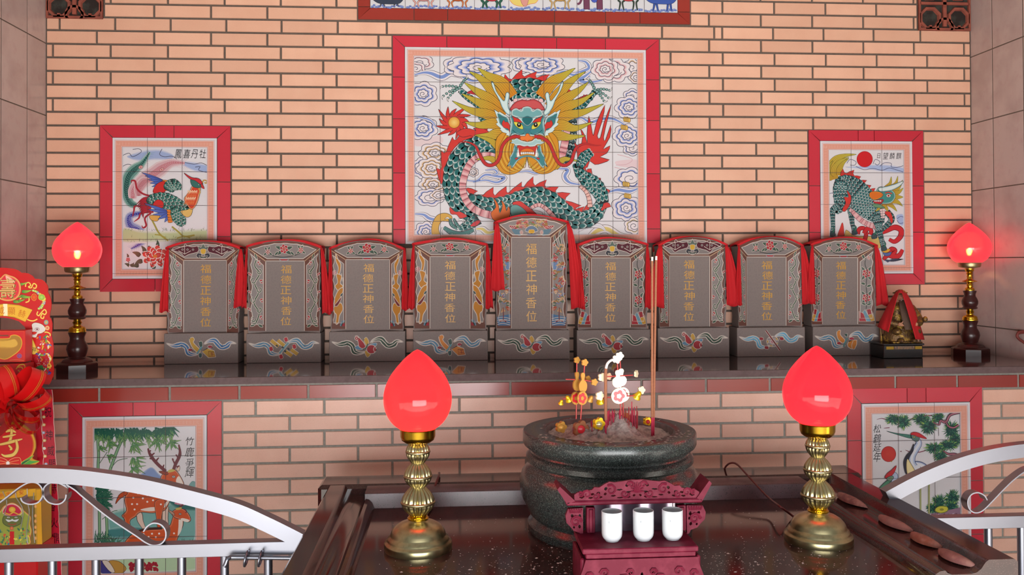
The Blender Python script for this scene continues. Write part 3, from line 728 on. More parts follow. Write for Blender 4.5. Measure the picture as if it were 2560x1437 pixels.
        for a in range(5): p.disc(94+12*math.cos(a*1.25), 38+11*math.sin(a*1.25), 5, 4, (150, 140, 140), None, CREAM, 1, 9)
        for a, b in ((64, 30), (118, 30), (78, 54)): p.ofill([(a-5, b-3), (a+4, b-3), (a+5, b+4), (a-4, b+4)], (150, 40, 50), CREAM, 1)
        p.line([(76, 8), (114, 62)], 5.5, CREAM, 0); p.line([(76, 8), (114, 62)], 3.4, (120, 40, 44), 0)
TY, TI, TB = -.115, -.088, -.028
TAB = [  # body x0,x1, corner y, peak y, panel x0,x1, panel top y, bottom y, base x0,x1,y0,y1, wing, top, motif, text centre x
 (417, 599, 621.6, 604, 459.6, 566, 651, 832, 410, 595, 833, 902, 'vine', 'bat', 'horn-dblue', 514),
 (618, 802, 618.7, 601.7, 665, 760.5, 652.8, 828, 615.6, 802, 833, 901, 'vine', 'peony', 'flute-blue', 715),
 (825, 1010.4, 623.5, 601, 865, 973.7, 649.4, 823, 823, 1013, 828.6, 899, 'beast', 'peony2', 'gourd-green', 921),
 (1032, 1216.7, 612, 599, 1075.5, 1174.6, 641.8, 821.8, 1033, 1219.4, 827, 896.5, 'beast', 'peony', 'horn-blue', 1125),
 (1238.4, 1419.4, 557, 539.5, 1279, 1376, 593.8, 821.6, 1239, 1424, 825.7, 892, 'coral', 'sea', 'gourd-green', 1328),
 (1442.5, 1618.8, 614, 596.5, 1479, 1575.4, 645.3, 819, 1442.5, 1625.6, 824.4, 889.5, 'peony', 'bat', 'gourd-green', 1526),
 (1646.3, 1816, 615, 593, 1674, 1773.5, 640.6, 817, 1645, 1823.4, 819.7, 886.7, 'vine', 'bat', 'gourd-green', 1723),
 (1844, 2006, 615.7, 593, 1867, 1964.7, 643, 815, 1843, 2012.7, 818.5, 883, 'vine', 'peony2', 'lotus-lblue', 1918),
 (2026.8, 2190.7, 614.5, 595.6, 2056.5, 2143.7, 644.3, 811, 2032.4, 2199.8, 816, 882, 'peony', 'peony', 'book-blue', 2102)]
TLAB = ['grey stone tablet carved with a bat and yellow horn, nearest the left lamp',
 'grey stone tablet with leafy vines, its base painted with yellow flutes and pale blue ribbon',
 'grey stone tablet with orange beast side panels above a dark green ribbon and red gourd',
 'grey stone tablet with ochre beast side panels above a pale blue ribbon and orange horn',
 'tallest grey stone tablet in the middle of the row, in front of the dragon picture',
 'grey stone tablet with a bat on top and peony sides, right of the tallest',
 'grey stone tablet with a dark bat and vine sides, behind the tall incense sticks',
 'grey stone tablet with vine sides, a lotus and bright blue ribbon on its base',
 'grey stone tablet with peony sides and orange book motif, beside the small statue']
def scal(t, n=5): return abs(math.sin(t*n*PI+.4))
for T, lab in zip(TAB, TLAB):
    x0, x1, yc, yp, i0, i1, yi, yb, b0, b1, by0, by1, wing, topk, mot, tx = T
    PZ = lambda x, y, Y=TY: (at(x, y, Y=Y).x, at(x, y, Y=Y).z)
    cx = (x0+x1)/2
    X0, X1 = PZ(x0, 700)[0], PZ(x1, 700)[0]; Zk = PZ(cx, yc)[1]; Zp = PZ(cx, yp)[1]
    I0, I1 = PZ(i0, 740, TI)[0], PZ(i1, 740, TI)[0]; Zi = PZ(cx, yi, TI)[1]
    zbt = PZ(cx, by0, TY-.004)[1]
    B0, B1 = PZ(b0, 860, TY-.004)[0], PZ(b1, 860, TY-.004)[0]
    o = thing('spirit_tablet', lab, 'stone tablet', ((B0+B1)/2, -.07, ZS))
    bb = MB(); bb.box(B0, B1, TY-.004, -.012, ZS+.0004, zbt, bev=.0015); base = bb.build('base', M_stone, o, smooth=0)
    pp = Paint((0, TY-.004, 0), off=.0004, fn=lambda u, v: (b0+(b1-b0)*u/180, by0+(by1-by0)*v/70)); motif(pp, mot); pp.build('ribbon_painting', M_pig, base)
    # body: outer contour, recessed centre panel, sloping side and top facets
    zb = zbt+.0006
    def outx(side, t): return (X0+.004*scal(t)+.003*(t > .93)*((t-.93)/.07)) if side < 0 else (X1-.004*scal(t)-.003*(t > .93)*((t-.93)/.07))
    def wy(x, side): return TI-(TI-TY)*((I0-x)/(I0-X0) if side < 0 else (x-I1)/(X1-I1))
    def ty(z): return TI-(TI-TY)*(z-Zi)/(Zk-Zi)
    n = 30; m = MB(); V = []
    Lc = [(X0 if k == 0 else outx(-1, k/n), Zk+(zb-Zk)*k/n) for k in range(n+1)]; Rc = [(X1 if k == 0 else outx(1, k/n), Zk+(zb-Zk)*k/n) for k in range(n+1)]
    arc = [(X0+(X1-X0)*t, Zk+(Zp-Zk)*(1-(2*t-1)**2)) for t in [k/14 for k in range(15)]]
    for C_, Ii, sd in ((Lc, I0, -1), (Rc, I1, 1)):
        P = [(x, wy(x, sd), z) for x, z in C_]+[(Ii, TI, z if k else Zi) for k, (x, z) in enumerate(C_)]
        for k in range(n+1):
            if P[n+1+k][2] > Zi: P[n+1+k] = (Ii, TI, Zi)
        P += [(x, TB, z) for x, z in C_]; N_ = n+1
        F = [(k, k+1, N_+k+1, N_+k) for k in range(n)]+[(k, 2*N_+k, 2*N_+k+1, k+1) for k in range(n)]
        m.add(P, F)
    P = [(x, ty(z), z) for x, z in arc]+[(I0+(I1-I0)*k/14, TI, Zi) for k in range(15)]+[(x, TB, z) for x, z in arc]
    m.add(P, [(k, k+1, 16+k, 15+k) for k in range(14)]+[(k, 30+k, 31+k, k+1) for k in range(14)])
    m.add([(I0, TI, zb), (I1, TI, zb), (I1, TI, Zi), (I0, TI, Zi)], [(0, 1, 2, 3)])
    poly = [(x, z) for x, z in Lc][::-1]+arc[1:-1]+Rc
    tri = tessellate_polygon([[Vector((a, b, 0)) for a, b in poly]]); m.add([(a, TB, b) for a, b in poly], [tuple(t) for t in tri])
    m.add([(X0, TB, zb), (X1, TB, zb), (X1, TY+.003, zb), (I1, TI, zb), (I0, TI, zb), (X0, TY+.003, zb)], [(0, 1, 2, 3, 4, 5)])
    slab = m.build('slab', M_stone, o, smooth=25)
    for sd in (-1, 1):
        xi, xo, Ii, Xo = (i0, x0, I0, X0) if sd < 0 else (i1, x1, I1, X1)
        nrm = Vector((0, 0, 1)).cross(Vector((Xo-Ii, TY-TI, 0))).normalized()
        if nrm.y > 0: nrm = -nrm
        fn = (lambda xi, xo: lambda u, v: (xo+(xi-xo)*u/50, yc+(yb-yc)*v/200))(xi, xo)
        p = Paint((Ii, TI, 1.2), nrm, off=.0005, fn=fn)
        e = lambda t: (1.2+1.1*scal(t))*50*.004/abs(Ii-Xo)
        hh = (yi-yc)/(yb-yc)*200
        lft = [(e(k/24)*1.0, 1+k*198/24) for k in range(25)]
        p.fill([(x+.2, y) for x, y in lft]+[(49.5, 199), (49.5, hh+1)], BROWN, 0)
        sh = [(e(k/24)+5+2.2*scal(k/24), 12+k*172/24) for k in range(25)]
        gp = [(8, 14)]+sh[2:]+[(43, 184), (43, hh+10)]
        p.fill(gp, (132, 124, 122), 0)
        {'vine': wing_vine, 'beast': wing_beast, 'peony': wing_peony, 'coral': wing_coral}[wing](p, sd)
        p.line(gp, 1.7, CREAM, 0, True); p.line([(49.3, hh+1), (49.3, 199)], 1.7, CREAM, 0); p.line([(.8, 1), (49, hh)], 1.6, (196, 160, 120), 0)
        p.build('side_panel_painting', M_pig, slab)
    nrm = Vector((1, 0, 0)).cross(Vector((0, TY-TI, Zk-Zi))).normalized()
    if nrm.y > 0: nrm = -nrm
    p = Paint((0, TI, Zi), nrm, off=.0005, fn=lambda u, v: (x0+(x1-x0)*u/200, yp+(yi-yp)*v/50))
    vk = (yc-yp)/(yi-yp)*50; ui0, ui1 = (i0-x0)/(x1-x0)*200, (i1-x0)/(x1-x0)*200
    AR = lambda s_, dv: [(100+(k/12-.5)*200*s_, vk*(2*(k/12)-1)**2*s_*s_+dv) for k in range(13)]
    p.fill(AR(.985, .9)+[(ui1, 49), (ui0, 49)], BROWN, 0)
    inner = [(100+(k/20-.5)*200*.88, vk*(2*(k/20)-1)**2*.88+5.5+1.6*abs(math.sin(k*.9))) for k in range(21)]+[(ui1-3, 44), (ui0+3, 44)]
    p.fill(inner, (134, 126, 124), 0)
    {'bat': top_bat, 'peony': top_peony, 'peony2': lambda q: top_peony(q, 1.5), 'sea': top_sea}[topk](p)
    p.line(inner, 1.7, CREAM, 0, True); p.line([(ui0, 49.2), (ui1, 49.2)], 1.6, CREAM, 0)
    p.build('top_panel_painting', M_pig, slab)
    p = Paint((0, TI, 0), off=.0006)
    H = yb-yi; cs = 27 if i1-i0 > 90 else 25
    for k, ch in enumerate('福德正神香位'): p.text(ch, tx+R_.uniform(-1, 1), yi+H*(.115+.148*k)+(2 if H > 200 else 0), cs*.98, H*.118, (200, 148, 44))
    p.build('gold_characters', mat('gold leaf lettering', attr=True, rough=.4), slab)
    T_ = None
# ------------------------------------------------------------------ red cloths draped over the tablets
def tail(mb, top, bl, br, yb_, y=-.124, ph=0., yt=None):
    "a hanging pleated end: top point, bottom left/right x and bottom y, in photo pixels"
    nr, nc = 12, 12; P = []
    for r in range(nr+1):
        t = r/nr; w = t**.65
        for c in range(nc+1):
            s_ = c/nc; px = top[0]+(bl-top[0])*w*1.0 + s_*((br-bl)*(.18+.82*w)); py = top[1]+(yb_-top[1])*t+(2.5*math.sin(s_*7+ph)*t)
            q = at(px, py, Y=y); d = .0055*math.sin(s_*2*PI*1.6+ph)*(.3+.7*w)
            P.append((q.x, q.y+d, q.z))
    mb.add(P, [(r*(nc+1)+c, r*(nc+1)+c+1, (r+1)*(nc+1)+c+1, (r+1)*(nc+1)+c) for r in range(nr) for c in range(nc)])
TAILS = [((418, 620), 398, 421, 780, (599, 622), 583, 616, 768), ((617, 618), 603, 617, 768, (801, 618), 805, 829, 784), ((825, 620), 818, 833, 776, (1009, 620), 1004, 1022, 775),
 ((1033, 611), 1019, 1037, 772, (1216, 611), 1214, 1233, 771), ((1239, 556), 1227, 1262, 726, (1416, 556), 1428, 1463, 771), ((1443, 612), 1448, 1462, 768, (1616, 612), 1612, 1632, 770),
 ((1648, 614), 1621, 1660, 768, (1812, 614), 1816, 1857, 764), ((1846, 614), 1838, 1855, 762, (2002, 614), 2006, 2038, 759), ((2029, 613), 2016, 2040, 758, (2186, 613), 2192, 2222, 763)]
CL = ['on the leftmost stone tablet, over the phoenix picture corner', 'on the second stone tablet from the left', 'on the stone tablet with orange beasts and green ribbon', 'on the stone tablet just left of the tallest one',
 'on the tallest stone tablet', 'on the stone tablet just right of the tallest one', 'on the stone tablet behind the tall incense sticks', 'on the second stone tablet from the right', 'on the rightmost stone tablet, beside the draped statue']
for i, (T, t_) in enumerate(zip(TAB, TAILS)):
    x0, x1, yc, yp = T[:4]; mb = MB()
    A = []; nn = 20; back_, fr = TB+.004, TY-.008
    for k in range(nn+1):
        t = k/nn; px = x0-2+(x1-x0+4)*t; py = yc+(yp-yc)*(1-(2*t-1)**2)-2.5-1.2*math.sin(t*9+i)
        q = at(px, py, Y=TY); A.append(q)
    P = []
    for q in A: P += [(q.x, fr, q.z-.008), (q.x, fr+.001, q.z+.0015), (q.x, (fr+back_)/2, q.z+.004), (q.x, back_, q.z+.002), (q.x, back_+.004, q.z-.03)]
    mb.add(P, [(k*5+j, (k+1)*5+j, (k+1)*5+j+1, k*5+j+1) for k in range(nn) for j in range(4)])
    tail(mb, t_[0], t_[1], t_[2], t_[3], -.126-.006*(i % 2), i*1.3); tail(mb, (t_[4][0], t_[4][1]), t_[5], t_[6], t_[7], -.128+.004*(i % 2), i*1.7+1)
    o = mb.build('draped_cloth', M_cloth, smooth=60)
    tag(o, 'red cloth draped '+CL[i], 'cloth', 'red cloths over the tablets'); sm = o.modifiers.new('Solidify', 'SOLIDIFY'); sm.thickness = .0016; sm.offset = 0
# ------------------------------------------------------------------ stone offering table
TZ = .75
tbl = thing('offering_table', 'dark red granite offering table with raised edges carrying the bowl and lamps', 'table', (.65, -1.35, 0))
xi0, xi1, yb_, yf_ = -.048, 1.294, -1.092, -1.865
xo0, xo1, ybo = -.2, 1.512, -.87
b = MB(); b.box(xi0-.05, xi1+.05, yf_, yb_+.05, TZ-.10, TZ, bev=.003); b.build('tabletop', M_gran2, tbl, smooth=30)
def rail(prof, name):
    b = MB(); P = []; n = len(prof)
    for yy in (-1.832, yb_+.09):
        for x, z in prof: P.append((x, yy, z))
    F = [(i, (i+1) % n, n+(i+1) % n, n+i) for i in range(n)]
    tri = tessellate_polygon([[Vector((x, z, 0)) for x, z in prof]])
    F += [tuple(t) for t in tri]+[tuple(n+k for k in t[::-1]) for t in tri]
    b.add(P, F); return b.build(name, M_gran2, tbl, smooth=30)
def rp(s, xo, w):
    k = w/.16
    pts = [(0, .66), (0, .795), (.006, .801), (.052, .801), (.058, .795), (.066, .780), (.074, .772), (.084, .769), (.118, .769), (.126, .773), (.130, .779), (.140, .777), (.150, .768), (.158, .7505), (.158, .66)]
    return [(xo+s*x*k, z) for x, z in pts]
rail(rp(1, xo0, .154), 'side_rail'); rail(rp(-1, xo1, .218), 'side_rail')
b = MB(); b.box(xo0-.035, xo1+.035, yb_+.09, ybo, .66, .80, bev=.012); b.build('back_rail', M_gran2, tbl, smooth=30)
b = MB(); b.prism([(yb_, .66), (yb_+.0895, .66), (yb_+.0895, .797), (yb_+.012, .797), (yb_+.005, .793), (yb_, .7505)], xi0-.03, xi1+.03, 'x'); b.build('back_moulding', mat('clouded granite moulding', (74, 50, 52), .3, noise=[(9, .42, .62, (96, 74, 80, .8), 5)], speck=[(500, .95, (40, 28, 30))], spec=.5), tbl, smooth=30)
for x in (xo0+.12, xo1-.12):
    b = MB(); b.box(x-.09, x+.09, -1.75, -1.0, .0, .648, bev=.01); b.build('leg', M_gran2, tbl, smooth=30)
# crumbs of ash scattered over the stone
cr_ = MB(); rr = random.Random(11)
for k in range(1500):
    if k < 1100:
        x = .66+rr.gauss(0, .30); y = -1.68+rr.gauss(0, .11)
    else: x = rr.uniform(0, 1.28); y = rr.uniform(-1.88, -1.2)
    if not (.0 < x < 1.27 and -1.89 < y < -1.14): continue
    s_ = rr.choice((.0009, .0011, .0014, .0018, .0034 if k % 7 == 0 else .0012)); h = s_*.6
    a = rr.uniform(0, PI); q = [(x+s_*math.cos(a+t)*rr.uniform(.7, 1.6), y+s_*math.sin(a+t)) for t in (0, 1.57, 3.14, 4.71)]
    cr_.add([(u, v, TZ+.0002) for u, v in q]+[(x, y, TZ+h)], [(0, 1, 4), (1, 2, 4), (2, 3, 4), (3, 0, 4)])
o = cr_.build('ash_crumbs', mat('pale ash', (205, 190, 182), .95), smooth=0); tag(o, 'scattered pale ash crumbs on the dark granite table', 'ash', kind='stuff')
# ------------------------------------------------------------------ moon blocks on the right rail
def moon_block(px, py, ln, ang, label, c):
    zt = .7745; q = at(px, py, Z=.785); b = MB(); n = 22; mI = 8; P = []; F = []
    # half-moon outline, rounded upper side and flat under side
    out = []
    for i in range(n+1):
        t = i/n; out.append((ln*(t-.5), .030*math.sin(PI*t)**.7, -.010*math.sin(PI*t)))
    prof = [(-1, 0), (-.9, .4), (-.5, .8), (0, 1), (.5, .85), (.9, .45), (1, 0)]
    for (x, w1, w0) in out:
        cm = (w1+w0)/2; hw = (w1-w0)/2+.0005; h = .017*(max(0, 1-(2*x/ln)**2))**.5+.001
        for u, v in prof: P.append((x, cm+u*hw, v*h))
    m = len(prof)
    F = [(i*m+j, (i+1)*m+j, (i+1)*m+j+1, i*m+j+1) for i in range(n) for j in range(m-1)]+[(i*m, i*m+m-1, (i+1)*m+m-1, (i+1)*m) for i in range(n)]
    F += [tuple(range(m)), tuple(n*m+k for k in range(m))]
    b.add(P, F); b.xf(Matrix.Translation((q.x, q.y, zt)) @ Matrix.Rotation(ang, 4, 'Z'))
    o = b.build('moon_block', mat('worn red wood '+str(c[0]), c, .5, noise=[(60, .4, .65, (165, 120, 108, .7), 6)], bump=(160, .3)), smooth=60); tag(o, label, 'divination block', 'moon blocks on the table edge'); return o
moon_block(2131, 1243, .155, PI/2+.12, 'crescent wooden block on the table edge, farthest back beside the right lamp', (120, 74, 70))
moon_block(2241, 1301, .15, PI/2+.16, 'crescent wooden block with a chalky pale rim, second from the back', (140, 98, 92))
moon_block(2318, 1343, .125, PI/2+.14, 'orange-brown crescent wooden block, second from the front corner', (142, 84, 66))
moon_block(2394, 1386, .13, PI/2+.16, 'dull pink crescent wooden block nearest the front corner of the table', (136, 88, 84))
# ------------------------------------------------------------------ table lamps with red bud shades
def shade_mat(name, ctop, strength, k):
    m = bpy.data.materials.new(name); m.use_nodes = True; N = m.node_tree.nodes; K = m.node_tree.links; b = N['Principled BSDF']
    b.inputs['Base Color'].default_value = lin((225, 12, 22)); b.inputs['Roughness'].default_value = .1
    b.inputs['Emission Color'].default_value = (1, .06, .12, 1); b.inputs['Emission Strength'].default_value = strength
    b.inputs['Coat Weight'].default_value = .3
    tr = N.new('ShaderNodeBsdfTranslucent'); tr.inputs[0].default_value = (1, .07, .10, 1)
    tt = N.new('ShaderNodeBsdfRefraction'); tt.inputs['Color'].default_value = (1, .12, .05, 1); tt.inputs['Roughness'].default_value = k[1]; tt.inputs['IOR'].default_value = 1.12
    mx = N.new('ShaderNodeMixShader'); mx.inputs[0].default_value = k[2]; K.new(tr.outputs[0], mx.inputs[1]); K.new(tt.outputs[0], mx.inputs[2])
    m2 = N.new('ShaderNodeMixShader'); m2.inputs[0].default_value = k[0]; K.new(b.outputs[0], m2.inputs[1]); K.new(mx.outputs[0], m2.inputs[2])
    K.new(m2.outputs[0], N['Material Output'].inputs[0]); return m
def bulb(parent, x, y, z, r, col, stren, power, nm):
    b = MB(); b.lathe(x, y, [(.002, -r*1.6), (r*.5, -r*1.5), (r*.75, -r*.7), (r, 0), (r*.85, r*.6), (r*.5, r*.95), (.002, r*1.1)], 16, z)
    m = bpy.data.materials.get('lit bulb '+nm)
    if not m:
        m = bpy.data.materials.new('lit bulb '+nm); m.use_nodes = True; p = m.node_tree.nodes['Principled BSDF']
        p.inputs['Emission Color'].default_value = col; p.inputs['Emission Strength'].default_value = stren
    b.build('bulb', m, parent)
# lamps on the altar
def back_lamp(px, py, label, first=None):
    q = at(px, py, Z=ZS); K_ = 628*1.0
    if first:
        o = copy_tree(first); o.location = (q.x, q.y, ZS); tag(o, label); return o
    o = thing('table_lamp', label, 'lamp', (q.x, q.y, ZS), 'rosewood lamps at the altar ends')
    x, y = q.x, q.y; z_ = lambda zy: (365-(zy)/3.594)/K_
    r_ = lambda r: r/K_
    b = MB(); b.lathe(x, y, [(r_(49), 0), (r_(49), .026), (r_(47), .030), (r_(38), .034), (r_(33), .044), (r_(25), .050)], 8, ZS); b.build('base', M_wood, o, smooth=30)
    def seg(name, pts, m, n=28):
        b = MB(); b.lathe(x, y, [(r_(r), z_(zy)) for r, zy in pts], n, ZS); return b.build(name, m, o, smooth=50)
    seg('lower_turning', [(25, 1150), (24, 1205), (19, 1190), (21.5, 1160), (24.5, 1120), (22.5, 1085), (17, 1050), (16.5, 1020), (20, 985), (20.5, 978)][1:], M_wood)
    seg('lower_collar', [(19.5, 974), (20, 962), (18.5, 950), (19, 945), (17, 932), (12, 925), (8.5, 915), (8.5, 905), (11, 890), (8.5, 878), (8, 860)], M_brass)
    seg('upper_turning', [(16, 862), (20, 852), (17, 838), (20.5, 810), (21, 785), (18, 755), (14.5, 735), (14.5, 712), (17, 688), (17, 682)], M_wood)
    seg('upper_collar', [(12, 680), (12.5, 668), (10.5, 655), (7, 645), (7.5, 625), (6.5, 612), (9, 600), (19, 590), (19, 585), (9, 572), (6.5, 560), (7.5, 540), (6.5, 525), (9, 512), (6.5, 500), (11, 486), (11.5, 462)], M_brass)
    seg('shade_holder', [(12, 460), (27, 448), (29, 430), (29, 412), (30, 405), (26, 405)], M_brass2)
    b = MB(); pr = [(32, 402), (42, 375), (49, 340), (53.5, 300), (55.4, 255), (53.5, 210), (48, 165), (38.5, 120), (27, 78), (15.5, 42), (7, 20), (.6, 8)]
    pr = cr_spline(pr, 3); b.lathe(x, y, [(r_(r), z_(zy)) for r, zy in pr], 40, ZS, capb=False); b.build('bud_shade', shade_mat('frosted red shade', None, .80, (.35, .55, .6)), o, smooth=80)
    bulb(o, x, y, ZS+z_(285), .009, (1, .62, .18, 1), 260, 0, 'small')
    l = bpy.data.lights.new('lamp_glow', 'POINT'); l.energy = .9; l.color = (1, .12, .08); l.shadow_soft_size = .06
    lo = bpy.data.objects.new('lamp_glow', l); COL.objects.link(lo); lo.parent = o; lo.location = (0, -.0, z_(285)+.03)
    return o
lamp_a = back_lamp(193, 926, 'rosewood lamp with lit red bud shade at the left end of the altar')
back_lamp(2426, 886, 'rosewood lamp with lit red bud shade in the right corner of the altar', lamp_a)
def front_lamp(px, py, label, first=None, dz_=0):
    q = at(px, py, Z=TZ)
    if first:
        o = copy_tree(first); o.location = (q.x, q.y, TZ); tag(o, label); return o
    o = thing('table_lamp', label, 'lamp', (q.x, q.y, TZ), 'brass lamps on the granite table'); x, y = q.x, q.y
    S = 2.4903*943; r_ = lambda r: r/S; z_ = lambda zy: (1262-zy)/S
    def seg(name, pts, m, n=48, rib=None, sm=50):
        b = MB(); b.lathe(x, y, [(r_(r), z_(zy)) for r, zy in pts], n, TZ, rib=rib); return b.build(name, m, o, smooth=sm)
    seg('base', [(208, 1262), (210, 1250), (210, 1225), (206, 1216), (194, 1210), (190, 1200), (186, 1188), (174, 1180), (170, 1170), (166, 1155), (158, 1140), (140, 1120), (112, 1103), (84, 1092), (64, 1086), (60, 1080)], M_brass2)
    seg('neck_ring', [(52, 1084), (64, 1078), (66, 1070), (60, 1064), (52, 1060), (58, 1052), (52, 1046)], M_brass)
    def ball(zb, ze, zt, rb, re, rt, nm):
        pts = []; n1 = 7
        for i in range(n1+1): t = i/n1; pts.append((rb+(re*.95-rb)*math.sin(t*PI/2), zb+(ze+9-zb)*t))
        a = len(pts); pts += [(re*1.0, ze+8), (re*1.04, ze), (re*1.0, ze-8)]; c = len(pts)
        for i in range(n1+1): t = i/n1; pts.append((rt+(re*.95-rt)*math.cos(t*PI/2), ze-9+(zt-ze+9)*t))
        b = MB(); nn = 112; P = []; 
        for j, (r, zy) in enumerate(pts):
            rib = 0 if a <= j < c else (.10 if 0 < j < len(pts)-1 else .03)
            for i in range(nn):
                an = 2*PI*i/nn; rr_ = r_(r)*(1-rib+rib*1.3*abs(math.cos(an*9)))
                P.append((x+rr_*math.cos(an), y+rr_*math.sin(an), TZ+z_(zy)))
        F = [(j*nn+i, j*nn+(i+1) % nn, (j+1)*nn+(i+1) % nn, (j+1)*nn+i) for j in range(len(pts)-1) for i in range(nn)]
        b.add(P, F); b.build(nm, M_brass2, o, smooth=60)
    ball(1052, 975, 880, 50, 104, 44, 'ribbed_knop'); ball(880, 815, 733, 44, 87, 40, 'ribbed_knop'); ball(733, 663, 610, 40, 75, 50, 'ribbed_knop')
    seg('shade_holder', [(50, 612), (78, 606), (100, 590), (108, 568), (109, 530), (112, 522), (106, 520), (104, 560)], M_brass)
    b = MB(); pr = [(104, 524), (116, 517), (146, 495), (172, 465), (194, 425), (207, 380), (211, 330), (204, 280), (188, 235), (165, 190), (136, 150), (104, 113), (76, 84), (50, 62), (29, 46), (12, 37), (1, 33)]
    pr = cr_spline(pr, 3); b.lathe(x, y, [(r_(r), z_(zy)) for r, zy in pr], 64, TZ, capb=False); b.build('bud_shade', shade_mat('glossy red shade', None, .62, (.55, .6, 0)), o, smooth=80)
    bulb(o, x, y, TZ+z_(390), .026, (1, .5, .16, 1), 9, 0, 'large')
    l = bpy.data.lights.new('lamp_glow', 'POINT'); l.energy = 3.6; l.color = (1, .14, .06); l.shadow_soft_size = .09
    lo = bpy.data.objects.new('lamp_glow', l); COL.objects.link(lo); lo.parent = o; lo.location = (0, 0, z_(400))
    return o
lamp_f = front_lamp(1045.5, 1371, 'brass lamp with ribbed stem and lit orange-red shade on the left of the table')
lamp_g = front_lamp(2046, 1351, 'brass lamp with ribbed stem and lit pink-red shade beside the crescent blocks', lamp_f)
for ch in lamp_g.children:
    if ch.type == 'LIGHT': ch.data = ch.data.copy(); ch.data.energy = 2.4; ch.data.color = (1, .07, .12)
def cord(pts, r, label, z=None):
    P = cr_spline([tuple(at(a, b_, **kw)) for a, b_, kw in pts], 10); b = MB(); b.tube(P, r, 8); o = b.build('lamp_cord', mat('dark red cord', (92, 32, 30), .4), smooth=60); tag(o, label, 'cord')
cord([(1812, 1185, dict(Y=-.84)), (1812, 1170, dict(Y=-.9)), (1824, 1158, dict(Y=-.95)), (1842, 1160, dict(Y=-.98)), (1868, 1187, dict(Y=-1.06)), (1900, 1222, dict(Y=-1.15)), (1925, 1247, dict(Y=-1.22)), (1950, 1266, dict(Y=-1.33)), (1982, 1290, dict(Z=.756)), (2015, 1322, dict(Z=.756))], .0032, 'dark red cord running over the back rail to the right brass lamp')
cord([(1098, 1182, dict(Y=-.9)), (1096, 1192, dict(Y=-.98)), (1086, 1220, dict(Y=-1.03)), (1082, 1252, dict(Z=.762)), (1060, 1300, dict(Z=.756))], .0038, 'dark cord behind the stem of the left brass lamp')
# ------------------------------------------------------------------ incense bowl
BX, BY = at(1528.5, 1327, Z=TZ).x, -1.345
BZ = TZ+.279; S = 2.49*891
bowl = thing('incense_bowl', 'large round speckled black granite incense bowl on the stone table', 'incense burner', (BX, BY, TZ))
zz_ = lambda zy: TZ+(1164-zy)/S
pr = [(505, 1164), (512, 1150), (512, 1118), (498, 1108), (490, 1092), (478, 1078), (486, 1066), (500, 1058), (506, 1045), (520, 1010), (548, 960), (562, 905), (562, 850), (548, 805), (522, 772), (500, 756), (496, 745), (508, 738), (522, 728), (522, 700), (510, 686), (494, 678), (490, 668), (512, 650), (534, 632), (541, 618), (541, 556), (536, 547), (528, 545), (410, 545), (402, 548)]
b = MB(); b.lathe(BX, BY, [(r/S, zz_(zy)) for r, zy in pr], 96, 0, capt=False); b.build('body', M_bowl, bowl, smooth=40)
b = MB(); b.lathe(BX, BY, [(402/S, zz_(548)), (396/S, zz_(575)), (380/S, zz_(620)), (340/S, zz_(660))], 64, 0, capb=False, capt=True); b.build('inner_wall', mat('ash-dusted stone', (120, 108, 108), .7, noise=[(40, .4, .7, (160, 145, 142, .8), 6)]), bowl, smooth=60)
# ash bed with a mound
b = MB(); nr, na = 26, 72; P = [(BX, BY, 0)]; rr = random.Random(4)
def ash(x, y):
    dx, dy = x-BX, y-BY
    h = .042*math.exp(-((dx-.025)**2/.0022+(dy+.02)**2/.003))+.018*math.exp(-((dx+.075)**2/.0015+(dy+.03)**2/.003))
    h += .004*math.sin(dx*170+dy*90)*math.exp(-(dx*dx+dy*dy)/.008)+.0025*math.sin(dx*340-dy*260)
    return zz_(578)+h*1.35
P[0] = (BX, BY, ash(BX, BY))
for j in range(1, nr+1):
    for i in range(na):
        a = 2*PI*i/na; r = .172*j/nr; x, y = BX+r*math.cos(a), BY+r*math.sin(a); P.append((x, y, ash(x, y)+rr.uniform(-.0012, .0012)))
F = [(0, 1+i, 1+(i+1) % na) for i in range(na)]+[(1+(j-1)*na+i, 1+j*na+i, 1+j*na+(i+1) % na, 1+(j-1)*na+(i+1) % na) for j in range(1, nr) for i in range(na)]
b.add(P, F); o = b.build('incense_ash', mat('grey pink ash', (206, 188, 182), .95, noise=[(50, .4, .65, (130, 112, 110, .8), 8)], bump=(220, .8, .004)), smooth=60); tag(o, 'grey-pink ash heaped inside the incense bowl', 'ash', kind='stuff')
b = MB()
for k in range(110):
    a = rr.uniform(-2.9, -.2) if k < 95 else rr.uniform(0, 6.28); r = rr.uniform(.186, .234); x, y = BX+r*math.cos(a), BY+r*math.sin(a); s_ = rr.uniform(.0012, .0038)
    b.add([(x+s_*1.4*math.cos(t+a), y+s_*math.sin(t+a), zz_(545)+.0003) for t in (0, 1.1, 2.1, 3.3, 4.4, 5.3)]+[(x, y, zz_(545)+s_*.35)], [(i, (i+1) % 6, 6) for i in range(6)])
o = b.build('ash_flakes', mat('pale ash', (205, 190, 182), .95), smooth=0); tag(o, 'white ash flakes fallen on the rim of the incense bowl', 'ash', kind='stuff')
